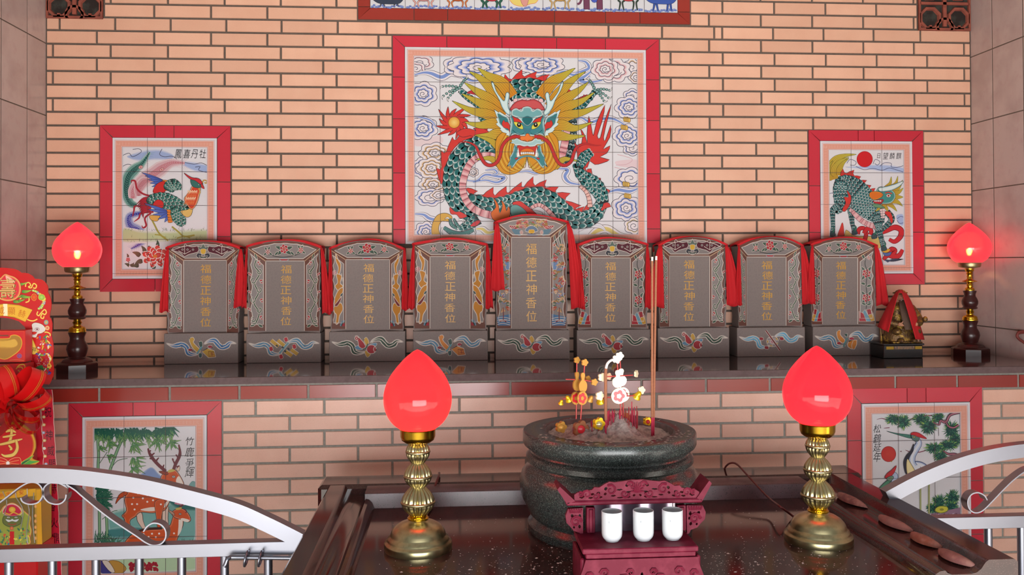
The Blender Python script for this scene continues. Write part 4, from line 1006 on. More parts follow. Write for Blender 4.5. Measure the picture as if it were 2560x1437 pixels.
# incense sticks
def stick(pts, r, m, name, label, group, seg2=None):
    b = MB(); b.tube(pts, r, 7); o = b.build(name, m, smooth=60, loc=tuple(pts[0])); tag(o, label, 'incense stick', group); return o
M_pink = mat('magenta dyed bamboo', (178, 28, 66), .6); M_dred = mat('dark red bamboo', (150, 26, 38), .6); M_inc = mat('tan incense paste', (158, 104, 76), .9, noise=[(200, .4, .7, (140, 88, 62, .6), 3)]); M_tip = mat('white burnt tip', (228, 224, 220), .95)
def long_stick(bx, by, tx, ty_, yb2, yt, pbot, label):
    A = at(bx, by, Y=yb2); B = at(tx, ty_, Y=yt); d = B-A; t = thing('incense_stick', label, 'incense stick', tuple(A), 'tall unburnt incense sticks')
    def sg(f0, f1, r, m, nm): b = MB(); b.tube([A+d*f0, A+d*f1], r, 8); b.build(nm, m, t, smooth=60)
    sg(-.03, pbot, .0028, M_pink, 'stem'); sg(pbot*.98, .978, .0034, M_inc, 'incense_coat'); sg(.978, 1, .0032, M_tip, 'burnt_tip')
long_stick(1630, 1097, 1630.5, 642, BY-.055, BY-.06, .12, 'left one of the two tall incense sticks standing in the bowl')
long_stick(1633.5, 1096, 1640.5, 640, BY-.045, BY-.048, .12, 'right one of the two tall incense sticks standing in the bowl')
A = [(1514, 1091), (1514.5, 1050), (1514, 980), (1514, 935), (1515, 921), (1518, 910), (1525, 902), (1535, 898)]
t = thing('incense_stick', 'curved incense stick with a bent white ash tip beside the bright gold pick', 'incense stick', tuple(at(1514, 1091, Y=BY-.06)))
P = [at(a, b_, Y=BY-.06) for a, b_ in A]
b = MB(); b.tube(P[:2], .0028, 8); b.build('stem', M_pink, t, smooth=60); b = MB(); b.tube(P[1:5], .0042, 8); b.build('incense_coat', M_inc, t, smooth=60)
b = MB(); b.tube(cr_spline([tuple(p) for p in P[4:]], 5), .0038, 8); b.build('burnt_tip', M_tip, t, smooth=60)
Zm = (1340, 870, 5.5275); rr = random.Random(9)
stubs = [(x, rr.uniform(840, 900), y) for x, y in ((998, 1190), (1008, 1170), (1020, 1195), (1034, 1160), (1050, 1150), (1060, 1140), (1074, 1120), (1085, 1100), (984, 1220))]
stubs += [(x, rr.uniform(800, 930), rr.uniform(1080, 1200)) for x in (1140, 1152, 1165, 1178, 1190, 1204, 1216, 1232, 1246, 1260, 1274, 1286, 1298, 1310, 1324, 1335, 1346, 1358, 1366, 1380, 1392, 1404)]
stubs += [(1316, 740, 1100), (700, 1100, 1250), (708, 1060, 1230), (764, 1010, 1200), (778, 1000, 1190), (850, 985, 1180), (866, 940, 1270), (880, 950, 1260), (510, 1090, 1200), (950, 1040, 1230), (1600, 1080, 1210)]
for i, (x, y0, y1) in enumerate(stubs):
    yy = BY+rr.uniform(-.05, .0); A = at(Zm[0]+x/Zm[2], Zm[1]+y1/Zm[2]+4, Y=yy); B = at(Zm[0]+(x+rr.uniform(-9, 9))/Zm[2], Zm[1]+y0/Zm[2], Y=yy+rr.uniform(-.012, .012))
    stick([A, B], .00125, rr.choice((M_pink, M_dred, M_pink)), 'incense_stub', 'thin burnt-down red incense stem among many in the bowl ash', 'burnt-down incense stems')
# golden gourd picks
def blossom(mb, c, r, tilt, n=5, d=.003, squash=1.0):
    pts = [(r*(.78+.30*abs(math.cos(n*a/2)))*math.cos(a)*squash, r*(.78+.30*abs(math.cos(n*a/2)))*math.sin(a)) for a in [2*PI*i/40 for i in range(40)]]
    st = len(mb.v); mb.prism(pts, -d, d, 'y'); mb.xf(Matrix.Translation(c) @ Matrix.Rotation(tilt, 4, 'Z'), st)
def gold_pick(label, x0, cols, layout, yoff, lean):
    ZP = lambda x, y, dy=0: at(Zm[0]+x/Zm[2], Zm[1]+y/Zm[2], Y=BY+yoff+dy)
    px = Zm[2]*880.
    g = thing('gourd_pick', label, 'ornament', tuple(ZP(*layout['stick'][-1])), 'gourd picks stuck in the incense bowl')
    b = MB(); b.tube([ZP(*p) for p in layout['stick']], .0019, 8)
    for q in layout.get('arms', []): b.tube([ZP(*p) for p in q], .0018, 8)
    b.build('stick', mat('red plastic rod', (176, 40, 34), .3), g, smooth=60)
    for (x, y, r) in layout['top']:
        b = MB(); blossom(b, ZP(x, y), r/px, lean); b.build('blossom', cols[0], g, smooth=30)
    # gourd: neck, waist bulb
    gx, gt, gb, gw = layout['gourd']
    gh = gb-gt; hf = [(.22, 0), (.42, .06), (.46, .16), (.36, .27), (.34, .36), (.62, .44), (.92, .55), (1, .68), (.88, .84), (.55, .96), (.2, 1)]
    pts = [(gx+gw*a, gt+gh*c_) for a, c_ in hf]+[(gx-gw*a, gt+gh*c_) for a, c_ in hf[::-1]]
    pts = cr_spline(pts, 3, True); c = ZP(gx, (gt+gb)/2); poly = [((ZP(a, b_)-c).x, (ZP(a, b_)-c).z) for a, b_ in pts]
    b = MB(); b.prism(poly, -.003, .003, 'y'); b.xf(Matrix.Translation(c) @ Matrix.Rotation(lean, 4, 'Z')); b.build('gourd', cols[1], g, smooth=30)
    dx_, dy_, dr, sq = layout['disc']; c = ZP(dx_, dy_, -.004); r = dr/px
    b = MB(); b.prism([(r*sq*math.cos(a), r*math.sin(a)) for a in [2*PI*i/36 for i in range(36)]], -.003, .003, 'y'); b.xf(Matrix.Translation(c) @ Matrix.Rotation(lean, 4, 'Z')); dk = b.build('disc', cols[2], g, smooth=30)
    b = MB(); blossom(b, c+Vector((0, -.0036, 0)), r*.74, lean, 5, .0006, sq); b.build('red_blossom', mat('red enamel', (200, 34, 44), .3), dk, smooth=30)
    b = MB(); blossom(b, c+Vector((0, -.0046, 0)), r*.3, lean, 5, .0006, sq); b.build('gold_centre', cols[2], dk, smooth=30)
    for (x, y, r, ang) in layout.get('blossoms', []):
        b = MB(); blossom(b, ZP(x, y, rr.uniform(-.008, .008)), r/px, ang); b.build('blossom', cols[0], g, smooth=30)
    for (x, y, r, ang) in layout.get('bells', []):
        b = MB(); k = r/px; b.lathe(0, 0, [(k*1.0, -k*.9), (k*.98, -k*.75), (k*.75, -k*.5), (k*.62, 0), (k*.5, k*.5), (k*.22, k*.8), (.0005, k*.85)], 24)
        b.xf(Matrix.Translation(ZP(x, y)) @ Matrix.Rotation(ang, 4, 'Y') @ Matrix.Rotation(.5, 4, 'X')); b.build('bell', cols[3], g, smooth=50)
G_dull = mat('dull gilt plastic', (196, 142, 62), .45, metal=.35); G_or = mat('orange foil', (228, 84, 40), .35, metal=.3)
G_br = mat('bright gilt foil', (255, 236, 170), .16, metal=.85); G_pale = mat('shiny pale gold', (255, 246, 206), .25, metal=.25); G_yel = mat('yellow gilt plastic', (246, 206, 40), .2, metal=.6)
gold_pick('dull gilt gourd pick at the left, its blossoms orange red', 0, (G_dull, G_dull, G_dull, G_yel), dict(stick=[(565, 190), (560, 600), (556, 980)], arms=[[(410, 430), (600, 435)], [(370, 700), (560, 700)]], top=[(565, 165, 44)], gourd=(565, 330, 590, 62), disc=(545, 690, 88, .75), blossoms=[(715, 420, 38, .4)], bells=[(440, 690, 50, -.5), (350, 740, 38, .2)]), -.03, .35)
gold_pick('dull gilt gourd pick with a red flower disc, second from the left', 0, (G_dull, G_dull, G_dull, G_dull), dict(stick=[(672, 230), (640, 640), (618, 985)], arms=[[(640, 440), (800, 462)], [(640, 700), (760, 700)]], top=[(672, 198, 46)], gourd=(645, 340, 610, 62), disc=(637, 690, 92, .82), blossoms=[(805, 470, 46, .3)], bells=[(760, 690, 48, .4)]), -.05, .3)
gold_pick('gleaming pale gold gourd pick in front, behind the curved stick', 0, (G_pale, G_pale, G_pale, G_yel), dict(stick=[(1120, 160), (1150, 600), (1178, 920)], arms=[[(900, 400), (1340, 372)], [(890, 690), (1420, 650)]], top=[(1115, 150, 58)], gourd=(1130, 305, 545, 78), disc=(1143, 660, 104, 1.0), blossoms=[(912, 402, 56, .3), (1385, 355, 46, 1.0), (880, 660, 60, .4)], bells=[(880, 700, 64, -.4), (1415, 640, 62, .5)]), -.05, .05)
gold_pick('pale gold gourd pick half hidden behind the gleaming one', 0, (G_pale, G_pale, G_pale, G_yel), dict(stick=[(1158, 120), (1190, 600), (1215, 930)], arms=[[(1000, 390), (1340, 372)]], top=[(1155, 108, 54)], gourd=(1175, 285, 520, 74), disc=(1195, 640, 100, .95), blossoms=[(1003, 390, 46, .5), (1455, 580, 52, .2)], bells=[]), -.02, .05)
def fallen(label, x, y, kind, cols, yo=-.05):
    c = at(Zm[0]+x/Zm[2], Zm[1]+y/Zm[2], Y=BY+yo); px = Zm[2]*880.
    g = thing('gilt_flower', label, 'ornament', (c.x, c.y, c.z-.012), 'gilt flowers low in the bowl')
    b = MB(); r = kind/px; blossom(b, c, r, .4, 5, .006); b.build('petals', cols[0], g, smooth=30)
    b = MB(); st = 0; b.lathe(0, 0, [(r*.55, -.004), (r*.5, .004), (r*.2, .007), (.0004, .007)], 20); b.xf(Matrix.Translation(c+Vector((0, -.006, 0))) @ Matrix.Rotation(PI/2, 4, 'X')); b.build('centre', cols[1], g, smooth=40)
    return g
M_cop = mat('ash-dulled copper', (150, 92, 58), .7)
fallen('round copper-coloured flower half buried in the ash at the left', 615, 1115, 108, (M_cop, mat('red enamel', (200, 34, 44), .3)))
fallen('small dull gold blossom at the far left of the ash', 345, 1090, 74, (G_dull, G_dull)); fallen('bright yellow blossom low in front of the curved incense stick', 866, 1045, 80, (G_yel, G_br), -.07)
fallen('pale gilt flower behind the cluster of thin red stems', 1230, 1000, 100, (G_dull, mat('red enamel', (200, 34, 44), .3)), .0); fallen('gilt bell flower with a red centre beside the tall sticks', 1538, 1010, 54, (G_yel, mat('red enamel', (200, 34, 44), .3)), -.02)
# ------------------------------------------------------------------ crimson carved cup stand
def prism_h(mb, outer, holes, d0, d1, axis='y'):
    loops = [outer]+holes; tri = tessellate_polygon([[Vector((a, b, 0)) for a, b in l] for l in loops])
    flat = [p for l in loops for p in l]; n = len(flat)
    f3 = lambda a, b, d: (a, d, b) if axis == 'y' else (d, a, b)
    P = [f3(a, b, d0) for a, b in flat]+[f3(a, b, d1) for a, b in flat]
    F = [tuple(t) for t in tri]+[tuple(n+k for k in t) for t in tri]; o = 0
    for l in loops:
        m = len(l)
        for i in range(m): j = (i+1) % m; F.append((o+i, o+j, n+o+j, n+o+i))
        o += m
    mb.add(P, F)
SZ = (1360, 1160, 5.188)
SY = -1.80                                                    # plane of the stand's front
def SP(x, y, Y): q = at(SZ[0]+x/SZ[2], SZ[1]+y/SZ[2], Y=Y); return q
shelf_z = SP(1250, 1010, -1.785).z
sxc = SP(1262, 1000, SY).x
st = thing('cup_stand', 'crimson carved wooden stand with a mirror back holding three white cups', 'stand', (sxc, -1.80, TZ))
def sx_(u, Y=SY): return SP(u, 1000, Y).x
def szz(v, Y=SY): return SP(1250, v, Y).z
yF, yBk = -1.84, -1.70
b = MB(); zt_ = szz(1085, yF); 
b.box(sx_(500, yF), sx_(2005, yF), yF, yBk, zt_-.012, zt_, bev=.002); b.box(sx_(545, yF), sx_(1975, yF), yF+.004, yBk, zt_-.024, zt_-.0121, bev=.002); b.build('shelf', M_redwood, st, smooth=30)
b = MB(); # flared apron with cut-out openwork
o0, o1 = sx_(470, yF), sx_(2060, yF); zz0 = TZ+.0005; zz1 = zt_-.0245
W_ = o1-o0; H_ = zz1-zz0
P = lambda u, v: (o0+W_*u, zz0+H_*v)
outer = [P(.03, 0), P(0, .12), P(-.005, .5), P(.02, .72), P(.045, 1), P(.955, 1), P(.98, .72), P(1.005, .5), P(1, .12), P(.97, 0), P(.83, 0), P(.80, .22), P(.84, .34), P(.82, .46), P(.78, .40), P(.74, .12), P(.70, .05), P(.66, .08), P(.60, .04), P(.55, .0), P(.45, .0), P(.40, .04), P(.34, .08), P(.30, .05), P(.26, .12), P(.22, .40), P(.18, .46), P(.16, .34), P(.20, .22), P(.17, 0)]
hol = [[P(u+du*a, v+dv*c) for a, c in ((-1, -.3), (-.3, -1), (.8, -.4), (1, .5), (.1, 1), (-.8, .6))] for u, v, du, dv in ((.42, .30, .02, .10), (.58, .30, .02, .10), (.46, .42, .015, .12), (.54, .42, .015, .12), (.5, .50, .012, .12), (.37, .22, .018, .07), (.63, .22, .018, .07), (.36, .45, .02, .05), (.64, .45, .02, .05), (.41, .58, .02, .04), (.59, .58, .02, .04))]
prism_h(b, outer, hol, yF+.001, yF+.010)
b.box(o0+.002, o0+.012, yF+.011, yBk, zz0, zz1, bev=.003); b.box(o1-.012, o1-.002, yF+.011, yBk, zz0, zz1, bev=.003); b.box(o0+.012, o1-.012, yBk-.008, yBk, zz0+.02, zz1)
for s_ in (-1, 1):
    for k, (u, v, r) in enumerate(((.5+s_*.14, .40, .016), (.5+s_*.09, .2, .010), (.5+s_*.09, .62, .009), (.5+s_*.30, .62, .012), (.5+s_*.42, .55, .010))):
        cxx, czz = P(u, v); pts = [(cxx+s_*r*(1-t/9)*math.cos(t*.9), yF-.001, czz+r*(1-t/9)*math.sin(t*.9)) for t in range(9)]; b.tube(pts, [.0035*(1-t/11) for t in range(9)], 6)
b.build('apron', M_redwood, st, smooth=35)
yM = -1.715
b = MB(); b.box(sx_(655, yM), sx_(1700, yM), yM, yM+.006, zt_+.0004, szz(510, yM)); b.build('mirror', mat('dusty mirror glass', (170, 160, 180), .12, metal=.9, noise=[(12, .4, .7, (110, 90, 110, .6), 6)]), st, smooth=0)
b = MB(); b.box(sx_(1668, yM), sx_(1692, yM), yM-.003, yM-.0005, zt_+.0004, szz(512, yM)); b.build('mirror_trim', mat('pale trim', (225, 215, 220), .4), st, smooth=0)
for u0, u1 in ((545, 655), (1715, 1830)):
    b = MB(); x0, x1 = sx_(u0, yM), sx_(u1, yM); x_ = (x0+x1)/2; hw = (x1-x0)/2; z0, z1 = zt_+.0003, szz(530, yM)
    b.box(x0, x1, yM-.012, yM+.008, z0, z1, bev=.002); b.tube([(x_, yM-.012, z0+.004), (x_, yM-.012, z1-.004)], hw*.55, 10); b.build('post', M_redwood, st, smooth=40)
for s_, (u0, u1) in ((-1, (275, 500)), (1, (1840, 2085))):
    b = MB(); x0, x1 = sx_(u0, yM), sx_(u1, yM); z0, z1 = szz(905, yM), szz(535, yM); w = x1-x0; h = z1-z0
    q = lambda u, v: ((x0+w*u) if s_ > 0 else (x1-w*u), z0+h*v)
    outer = [q(0, 0), q(.12, .02), q(.2, .14), q(.55, .22), q(.7, .34), q(.95, .5), q(1, .75), q(.85, .98), q(0, 1)]
    outer = outer if s_ > 0 else outer
    hl = [[q(u+du*a, v+dv*c) for a, c in ((-1, -.2), (-.2, -1), (1, -.3), (.6, .9), (-.5, .8))] for u, v, du, dv in ((.18, .72, .08, .08), (.62, .74, .09, .06), (.2, .36, .08, .07), (.52, .34, .06, .05), (.12, .55, .05, .06))]
    prism_h(b, outer, hl, yM-.010, yM+.002)
    c_ = q(.42, .54); pts = [(c_[0]+.014*(1-t/14)*math.cos(t*.8), yM-.011, c_[1]+.014*(1-t/14)*math.sin(t*.8)) for t in range(12)]; b.tube(pts, [.0042*(1-t/16) for t in range(12)], 6)
    for t in range(6):
        a_ = q(.1+t*.14, .97); b_ = q(.16+t*.11, .84); b.tube([(a_[0], yM-.0105, a_[1]), (b_[0], yM-.0105, b_[1])], .0022, 5)
    b.build('scroll_bracket', M_redwood, st, smooth=40)
# upper tray and crest
yT = -1.735
b = MB(); tz1, tz0 = szz(462, yT), szz(520, yT)
b.box(sx_(292, yT), sx_(2065, yT), yT, yT+.075, tz0, tz1, bev=.003)
for s_, (ua, ub, uc) in ((-1, (300, 178, 410)), (1, (2060, 2182, 1985))):
    zt2 = szz(285 if s_ < 0 else 250, yT)
    A_ = [(sx_(ua, yT), tz1-.006), (sx_(ub, yT), zt2-.004), (sx_(ub, yT)-s_*.006, zt2+.003), (sx_(uc, yT), tz1+.0005)]
    b.prism(A_, yT, yT+.075)
b.build('upper_tray', M_redwood, st, smooth=30)
b = MB(); x0, x1 = sx_(400, yT), sx_(2025, yT); z0 = tz1+.0006; z1 = szz(205, yT); w = x1-x0; h = z1-z0
q = lambda u, v: (x0+w*u, z0+h*v)
top = [(0, 0), (0, .3), (.03, .42), (.07, .38), (.1, .5), (.14, .52), (.16, .66), (.2, .64), (.24, .8), (.28, .92), (.32, .88), (.37, .92), (.42, .96), (.46, 1.0), (.5, .98)]
outer = [q(u, v) for u, v in top]+[q(1-u, v) for u, v in top[-2::-1]]
hl = []
for u, v, du, dv in ((.06, .18, .022, .10), (.13, .12, .02, .06), (.14, .30, .02, .07), (.19, .34, .016, .09), (.205, .14, .02, .06), (.25, .56, .014, .10), (.245, .30, .013, .08), (.31, .20, .022, .05), (.36, .50, .026, .05), (.365, .10, .03, .04), (.42, .72, .016, .10), (.43, .38, .02, .05), (.43, .12, .018, .06), (.475, .5, .01, .09), (.475, .2, .012, .07)):
    for s_ in (0, 1):
        uu = u if not s_ else 1-u; k = 1 if not s_ else -1
        hl.append([q(uu+k*du*a, v+dv*c) for a, c in ((-1, -.3), (0, -.9), (1, .1), (.5, 1), (-.6, .7))])
prism_h(b, outer, hl, yT+.004, yT+.011)
for u, v, r, t0 in ((.1, .3, .012, 0), (.17, .2, .009, 2), (.29, .5, .014, 1), (.4, .3, .011, 3), (.45, .75, .009, 0), (.05, .3, .007, 1)):
    for s_ in (-1, 1):
        c_ = q(u if s_ < 0 else 1-u, v); pts = [(c_[0]+s_*r*(1-t/11)*math.cos(t*.8+t0), yT+.003, c_[1]+r*(1-t/11)*math.sin(t*.8+t0)) for t in range(10)]; b.tube(pts, [.0032*(1-t/13) for t in range(10)], 6)
c_ = q(.5, .62)
for t in range(9):
    a = PI*t/8; b.tube([(c_[0], yT+.003, c_[1]-.01), (c_[0]+.016*math.cos(a), yT+.002, c_[1]-.01+.022*math.sin(a))], [.0035, .0012], 6)
b.build('carved_crest', M_redwood, st, smooth=40)
# cups
def cup(u, v0, first, label):
    q0 = SP(u, v0, -1.785); S_ = 1056*5.188
    b = MB(); r = lambda a: a/S_; H = .0716
    pr = [(84, 0), (88, 8/S_*1), (94, 14/S_), (112, 34/S_), (126, 62/S_), (131, 100/S_), (132, 200/S_), (132, 330/S_), (131, 372/S_), (128, 376/S_), (124, 372/S_), (122, 330/S_), (118, 80/S_), (60, 40/S_), (1, 38/S_)]
    b.lathe(0, 0, [(r(a), z) for a, z in pr], 48, capt=False)
    if first: o = first.copy(); COL.objects.link(o); o.location = (q0.x, q0.y, zt_+.0006)
    else: o = b.build('tea_cup', M_ceram, smooth=40, loc=(0, 0, 0)); o.location = (q0.x, q0.y, zt_+.0006)
    tag(o, label, 'cup', 'white cups on the crimson stand'); return o
def cup_mark(o, lab):
    pass
c1_ = cup(882, 1010, None, 'white porcelain cup on the left of the crimson stand')
cup(1290, 1003, c1_, 'white porcelain cup in the middle of the crimson stand'); cup(1668, 993, c1_, 'white porcelain cup on the right of the crimson stand')
for o in [x for x in COL.objects if x.name.startswith('tea_cup')]:
    lx = o.location.x; b = MB(); b.anycol = True
    V, F = glyph('平' if lx < .6 else '安')
    rr_ = 132/(1056*5.188)+.0002; a0 = -PI/2-.45
    b.add([(rr_*math.cos(a0+x*.16), rr_*math.sin(a0+x*.16), .048-y*.0052) for x, y in V], F, [lin((90, 104, 120))]*len(V))
    m_ = b.build('faint_character', mat('faint grey-blue glaze', attr=True, rough=.3), None, smooth=0, loc=(0, 0, 0), fix=False); m_.parent = o
# ------------------------------------------------------------------ stainless steel railings either side of the table
GY = -1.40
def gp(pts, Y=GY): return [(at(x, y, Y=Y).x, at(x, y, Y=Y).z) for x, y in pts]
def gate(label, arc, bar, tubes, scrolls, extra=None):
    x0 = gp([bar[0]])[0]; x1 = gp([bar[1]])[0]
    g = thing('steel_railing', label, 'railing', ((x0[0]+x1[0])/2, GY, 0)); D = (GY, GY+.038)
    b = MB(); b.strip(cr_spline(gp(arc), 6), .040, D); b.build('arched_rail', M_steel, g, smooth=30)
    b = MB(); z = (x0[1]+x1[1])/2; b.box(x0[0], x1[0], D[0]+.0012, D[1]-.0012, z-.018, z+.018, bev=.001); b.build('cross_rail', M_steel, g, smooth=30)
    for t in tubes:
        x = gp([t])[0][0]; b = MB(); b.tube([(x, GY+.019, .11), (x, GY+.019, z-.0185)], .0115, 14); b.build('upright', M_steel, g, smooth=60)
    b = MB(); b.box(x0[0], x1[0], D[0], D[1], .08, .11, bev=.001); b.build('bottom_rail', M_steel, g, smooth=30)
    for s_ in scrolls:
        b = MB(); b.strip(cr_spline(gp(s_), 6), .0035, (GY+.002, GY+.034)); b.build('scroll', M_steel, g, smooth=30)
    return g
zl = lambda L: [(x/2.95, 950+y/2.95) for x, y in L]
zd = lambda L: [(160+x/3.145, 980+y/3.145) for x, y in L]
zc_ = lambda L: [(2080+x/2.95, 950+y/2.95) for x, y in L]
gl = gate('left stainless steel railing with curled scrolls in front of the deer picture',
 [(-620, 1345), (-470, 1275), (-300, 1222), (-120, 1196), (20, 1188), (160, 1191), (255, 1201), (351, 1216), (446, 1238), (580, 1274), (660, 1308), (745, 1350), (800, 1380)],
 ((-640, 1388), (790, 1388)), [(-205, 1388), (-96, 1388), (13.5, 1388), (123, 1388), (233, 1388), (342, 1388), (449, 1388), (557, 1388), (667, 1388), (775, 1388), (-320, 1388), (-430, 1388)],
 [zl([(485, 845), (478, 880), (450, 908), (410, 917), (360, 905), (325, 870), (315, 830), (325, 790), (360, 762), (400, 757), (440, 765), (500, 795), (531, 812)])[:-1]+zd([(0, 722), (80, 770), (150, 830), (350, 990), (560, 1130), (640, 1185), (700, 1207), (760, 1195), (795, 1150), (795, 1090), (760, 1045), (700, 1032), (650, 1060), (622, 1100)]),
  zl([(150, 870), (160, 895), (190, 912), (230, 917), (275, 905), (305, 870), (314, 830), (300, 790), (270, 762), (230, 755), (190, 765), (130, 800), (0, 900), (-150, 1000), (-330, 1130), (-450, 1210), (-560, 1225), (-600, 1160), (-560, 1100)])])
b = MB(); zr_ = lambda x, y, Y: tuple(at(400+x/4.263, 1100+y/4.263, Y=Y))
pts = [zr_(686, 1345, GY-.03), zr_(700, 1320, GY-.03), zr_(716, 1275, GY-.028), zr_(740, 1255, GY-.024), zr_(790, 1248, GY-.02), zr_(1100, 1252, GY-.02), zr_(1420, 1256, GY-.02)]
b.tube(cr_spline(pts, 5), .0058, 10); b.build('latch_rod', M_steel, gl, smooth=60)
for x in (920, 1070):
    b = MB(); c = Vector(zr_(x, 1262, GY-.018)); b.tube([c+Vector((.007*math.sin(a)*.5, .020*math.cos(a), .019*math.sin(a))) for a in [2*PI*k/18 for k in range(18)]], .0032, 8, closed=True); b.build('latch_ring', M_steel, gl, smooth=60)
GY = -1.31
gr = gate('right stainless steel railing with a curled scroll in front of the crane picture',
 [(2262, 1266), (2351, 1219), (2453, 1178), (2560, 1151), (2680, 1138), (2800, 1136), (2930, 1150)],
 ((2385, 1326), (2960, 1326)), [(2443, 1326), (2529, 1326), (2615, 1326), (2700, 1326), (2790, 1326), (2880, 1326)],
 [zc_([(1292, 950), (1270, 915), (1225, 893), (1175, 905), (1145, 950), (1150, 1005), (1180, 1040), (1225, 1045), (1270, 1020), (1330, 960), (1416, 870), (1500, 790), (1600, 720), (1700, 690)])])
# ------------------------------------------------------------------ small draped statue at the right end of the altar
VX = (2180, 700, 6.531)
sy = -.19
VP = lambda x, y, Y=sy: at(VX[0]+x/VX[2], VX[1]+y/VX[2], Y=Y)
cxs = VP(500, 1000).x; base_t = VP(500, 1035, sy-.06).z
sta = thing('seated_statue', 'small seated bearded gilt statue under a red cloth hood, right of the tablets', 'statue', (cxs, sy, ZS))
x0, x1 = VP(180, 1100, sy-.06).x, VP(850, 1100, sy-.06).x
b = MB(); b.box(x0+.004, x1-.004, sy-.058, sy+.06, ZS+.0004, base_t-.008, bev=.002); b.box(x0, x1, sy-.064, sy+.064, base_t-.0079, base_t, bev=.002); ped = b.build('pedestal', M_black, sta, smooth=30)
b = MB(); zb0_, zb1_ = VP(500, 1130, sy-.06).z, VP(500, 1082, sy-.06).z
for a_, c_ in ((235, 355), (705, 815)): b.box(VP(a_, 1100, sy-.06).x, VP(c_, 1100, sy-.06).x, sy-.0605, sy-.0581, zb0_, zb1_)
b.build('gold_panel', mat('gold relief', (190, 150, 50), .4, metal=.5, bump=(400, .8, .002)), ped, smooth=0)
b = MB(); b.box(VP(365, 1100, sy-.06).x, VP(695, 1100, sy-.06).x, sy-.060, sy-.0581, zb0_, zb1_); b.build('painted_panel', mat('grey relief', (110, 95, 88), .5, noise=[(150, .4, .6, (170, 130, 90, .9), 3)]), ped, smooth=0)
M_gilt = mat('old gilt robe', (112, 84, 48), .38, metal=.5, noise=[(55, .5, .62, (190, 150, 60, .8), 4), (90, .55, .62, (90, 60, 50, .9), 3)], bump=(160, .9, .003))
h_ = VP(460, 165).z-base_t
def ell(mb, c, r, n=20, m=12):
    P = []; F = []
    for j in range(m+1):
        t = PI*j/m
        for i in range(n): a = 2*PI*i/n; P.append((c[0]+r[0]*math.sin(t)*math.cos(a), c[1]+r[1]*math.sin(t)*math.sin(a), c[2]+r[2]*math.cos(t)))
    F = [(j*n+i, j*n+(i+1) % n, (j+1)*n+(i+1) % n, (j+1)*n+i) for j in range(m) for i in range(n)]; mb.add(P, F)
xc = VP(470, 600).x
b = MB(); P = []; n = 28; prof = [(1.02, 0), (1.08, .06), (1.02, .16), (.96, .26), (.80, .36), (.66, .48), (.62, .58), (.60, .66), (.42, .73), (.22, .77)]; rw = (VP(730, 900).x-VP(230, 900).x)/2
for r, z in prof:
    for i in range(n): a = 2*PI*i/n; P.append((xc+rw*r*math.cos(a)*(1+.05*math.sin(5*a)), sy+.005+rw*.62*r*math.sin(a)*(1.12 if z < .3 and math.sin(a) < 0 else 1), base_t+.0005+h_*z))
b.add(P, [(j*n+i, j*n+(i+1) % n, (j+1)*n+(i+1) % n, (j+1)*n+i) for j in range(len(prof)-1) for i in range(n)]+[tuple(range(n)), tuple(range((len(prof)-1)*n, len(prof)*n))])
for s_ in (-1, 1):
    b.tube(cr_spline([(xc+s_*rw*.62, sy, base_t+h_*.68), (xc+s_*rw*.92, sy-.012, base_t+h_*.52), (xc+s_*rw*.95, sy-.035, base_t+h_*.40), (xc+s_*rw*.60, sy-.052, base_t+h_*.36)], 4), [.016, .017, .017, .018, .018, .018, .017, .017, .016, .015, .014, .013, .012], 12)
    ell(b, (xc+s_*rw*.62, sy-.045, base_t+h_*.22), (.020, .022, .016)); ell(b, (xc+s_*rw*.42, sy-.052, base_t+.011), (.014, .018, .010))
b.build('robe', M_gilt, sta, smooth=60)
M_face = mat('painted face', (196, 140, 110), .5)
b = MB(); hz = base_t+h_*.86; ell(b, (xc, sy-.004, hz), (.0165, .0175, .021)); ell(b, (xc, sy-.0225, hz-.002), (.0028, .004, .005)); 
for s_ in (-1, 1): ell(b, (xc+s_*.0165, sy-.002, hz-.001), (.003, .004, .006)); ell(b, (xc+s_*.010, sy-.0175, hz-.006), (.004, .003, .004))
for s_ in (-1, 1):
    ell(b, (xc+s_*rw*.50, sy-.057, base_t+h_*.36), (.009, .009, .009))
    for k in range(4): b.tube([(xc+s_*(rw*.50-.006+k*.004), sy-.062, base_t+h_*.36+.004), (xc+s_*(rw*.50-.010+k*.003), sy-.068, base_t+h_*.36-.006)], .0022, 6)
    b.tube([(xc+s_*(rw*.42), sy-.060, base_t+h_*.37+.004), (xc+s_*(rw*.36), sy-.064, base_t+h_*.37+.010)], .0023, 6)
hd = b.build('head_and_hands', M_face, sta, smooth=60)
b = MB()
for s_ in (-1, 1): ell(b, (xc+s_*.0062, sy-.0185, hz+.004), (.0026, .0016, .0014)); b.tube([(xc+s_*.003, sy-.0200, hz+.0085), (xc+s_*.0095, sy-.0175, hz+.0095)], .0009, 6)
b.tube([(xc-.004, sy-.0195, hz-.0095), (xc, sy-.0205, hz-.0105), (xc+.004, sy-.0195, hz-.0095)], .0009, 6); b.build('eyes_and_mouth', mat('dark painted features', (60, 30, 26), .5), hd, smooth=60)
b = MB(); 
for k in range(15):
    u = (k-7)/7; b.tube(cr_spline([(xc+u*.010, sy-.019+abs(u)*.004, hz-.011), (xc+u*.020, sy-.038, hz-.04), (xc+u*.022, sy-.056, base_t+h_*.46), (xc+u*.012, sy-.060, base_t+h_*.26)], 4), [.0025+.0028*math.sin(PI*min(1, (i+1)/10))*(1-.4*(i > 9)) for i in range(13)], 6)
b.build('long_beard', mat('grey brown beard', (98, 74, 60), .8, bump=(300, .8, .002)), sta, smooth=60)
b = MB()
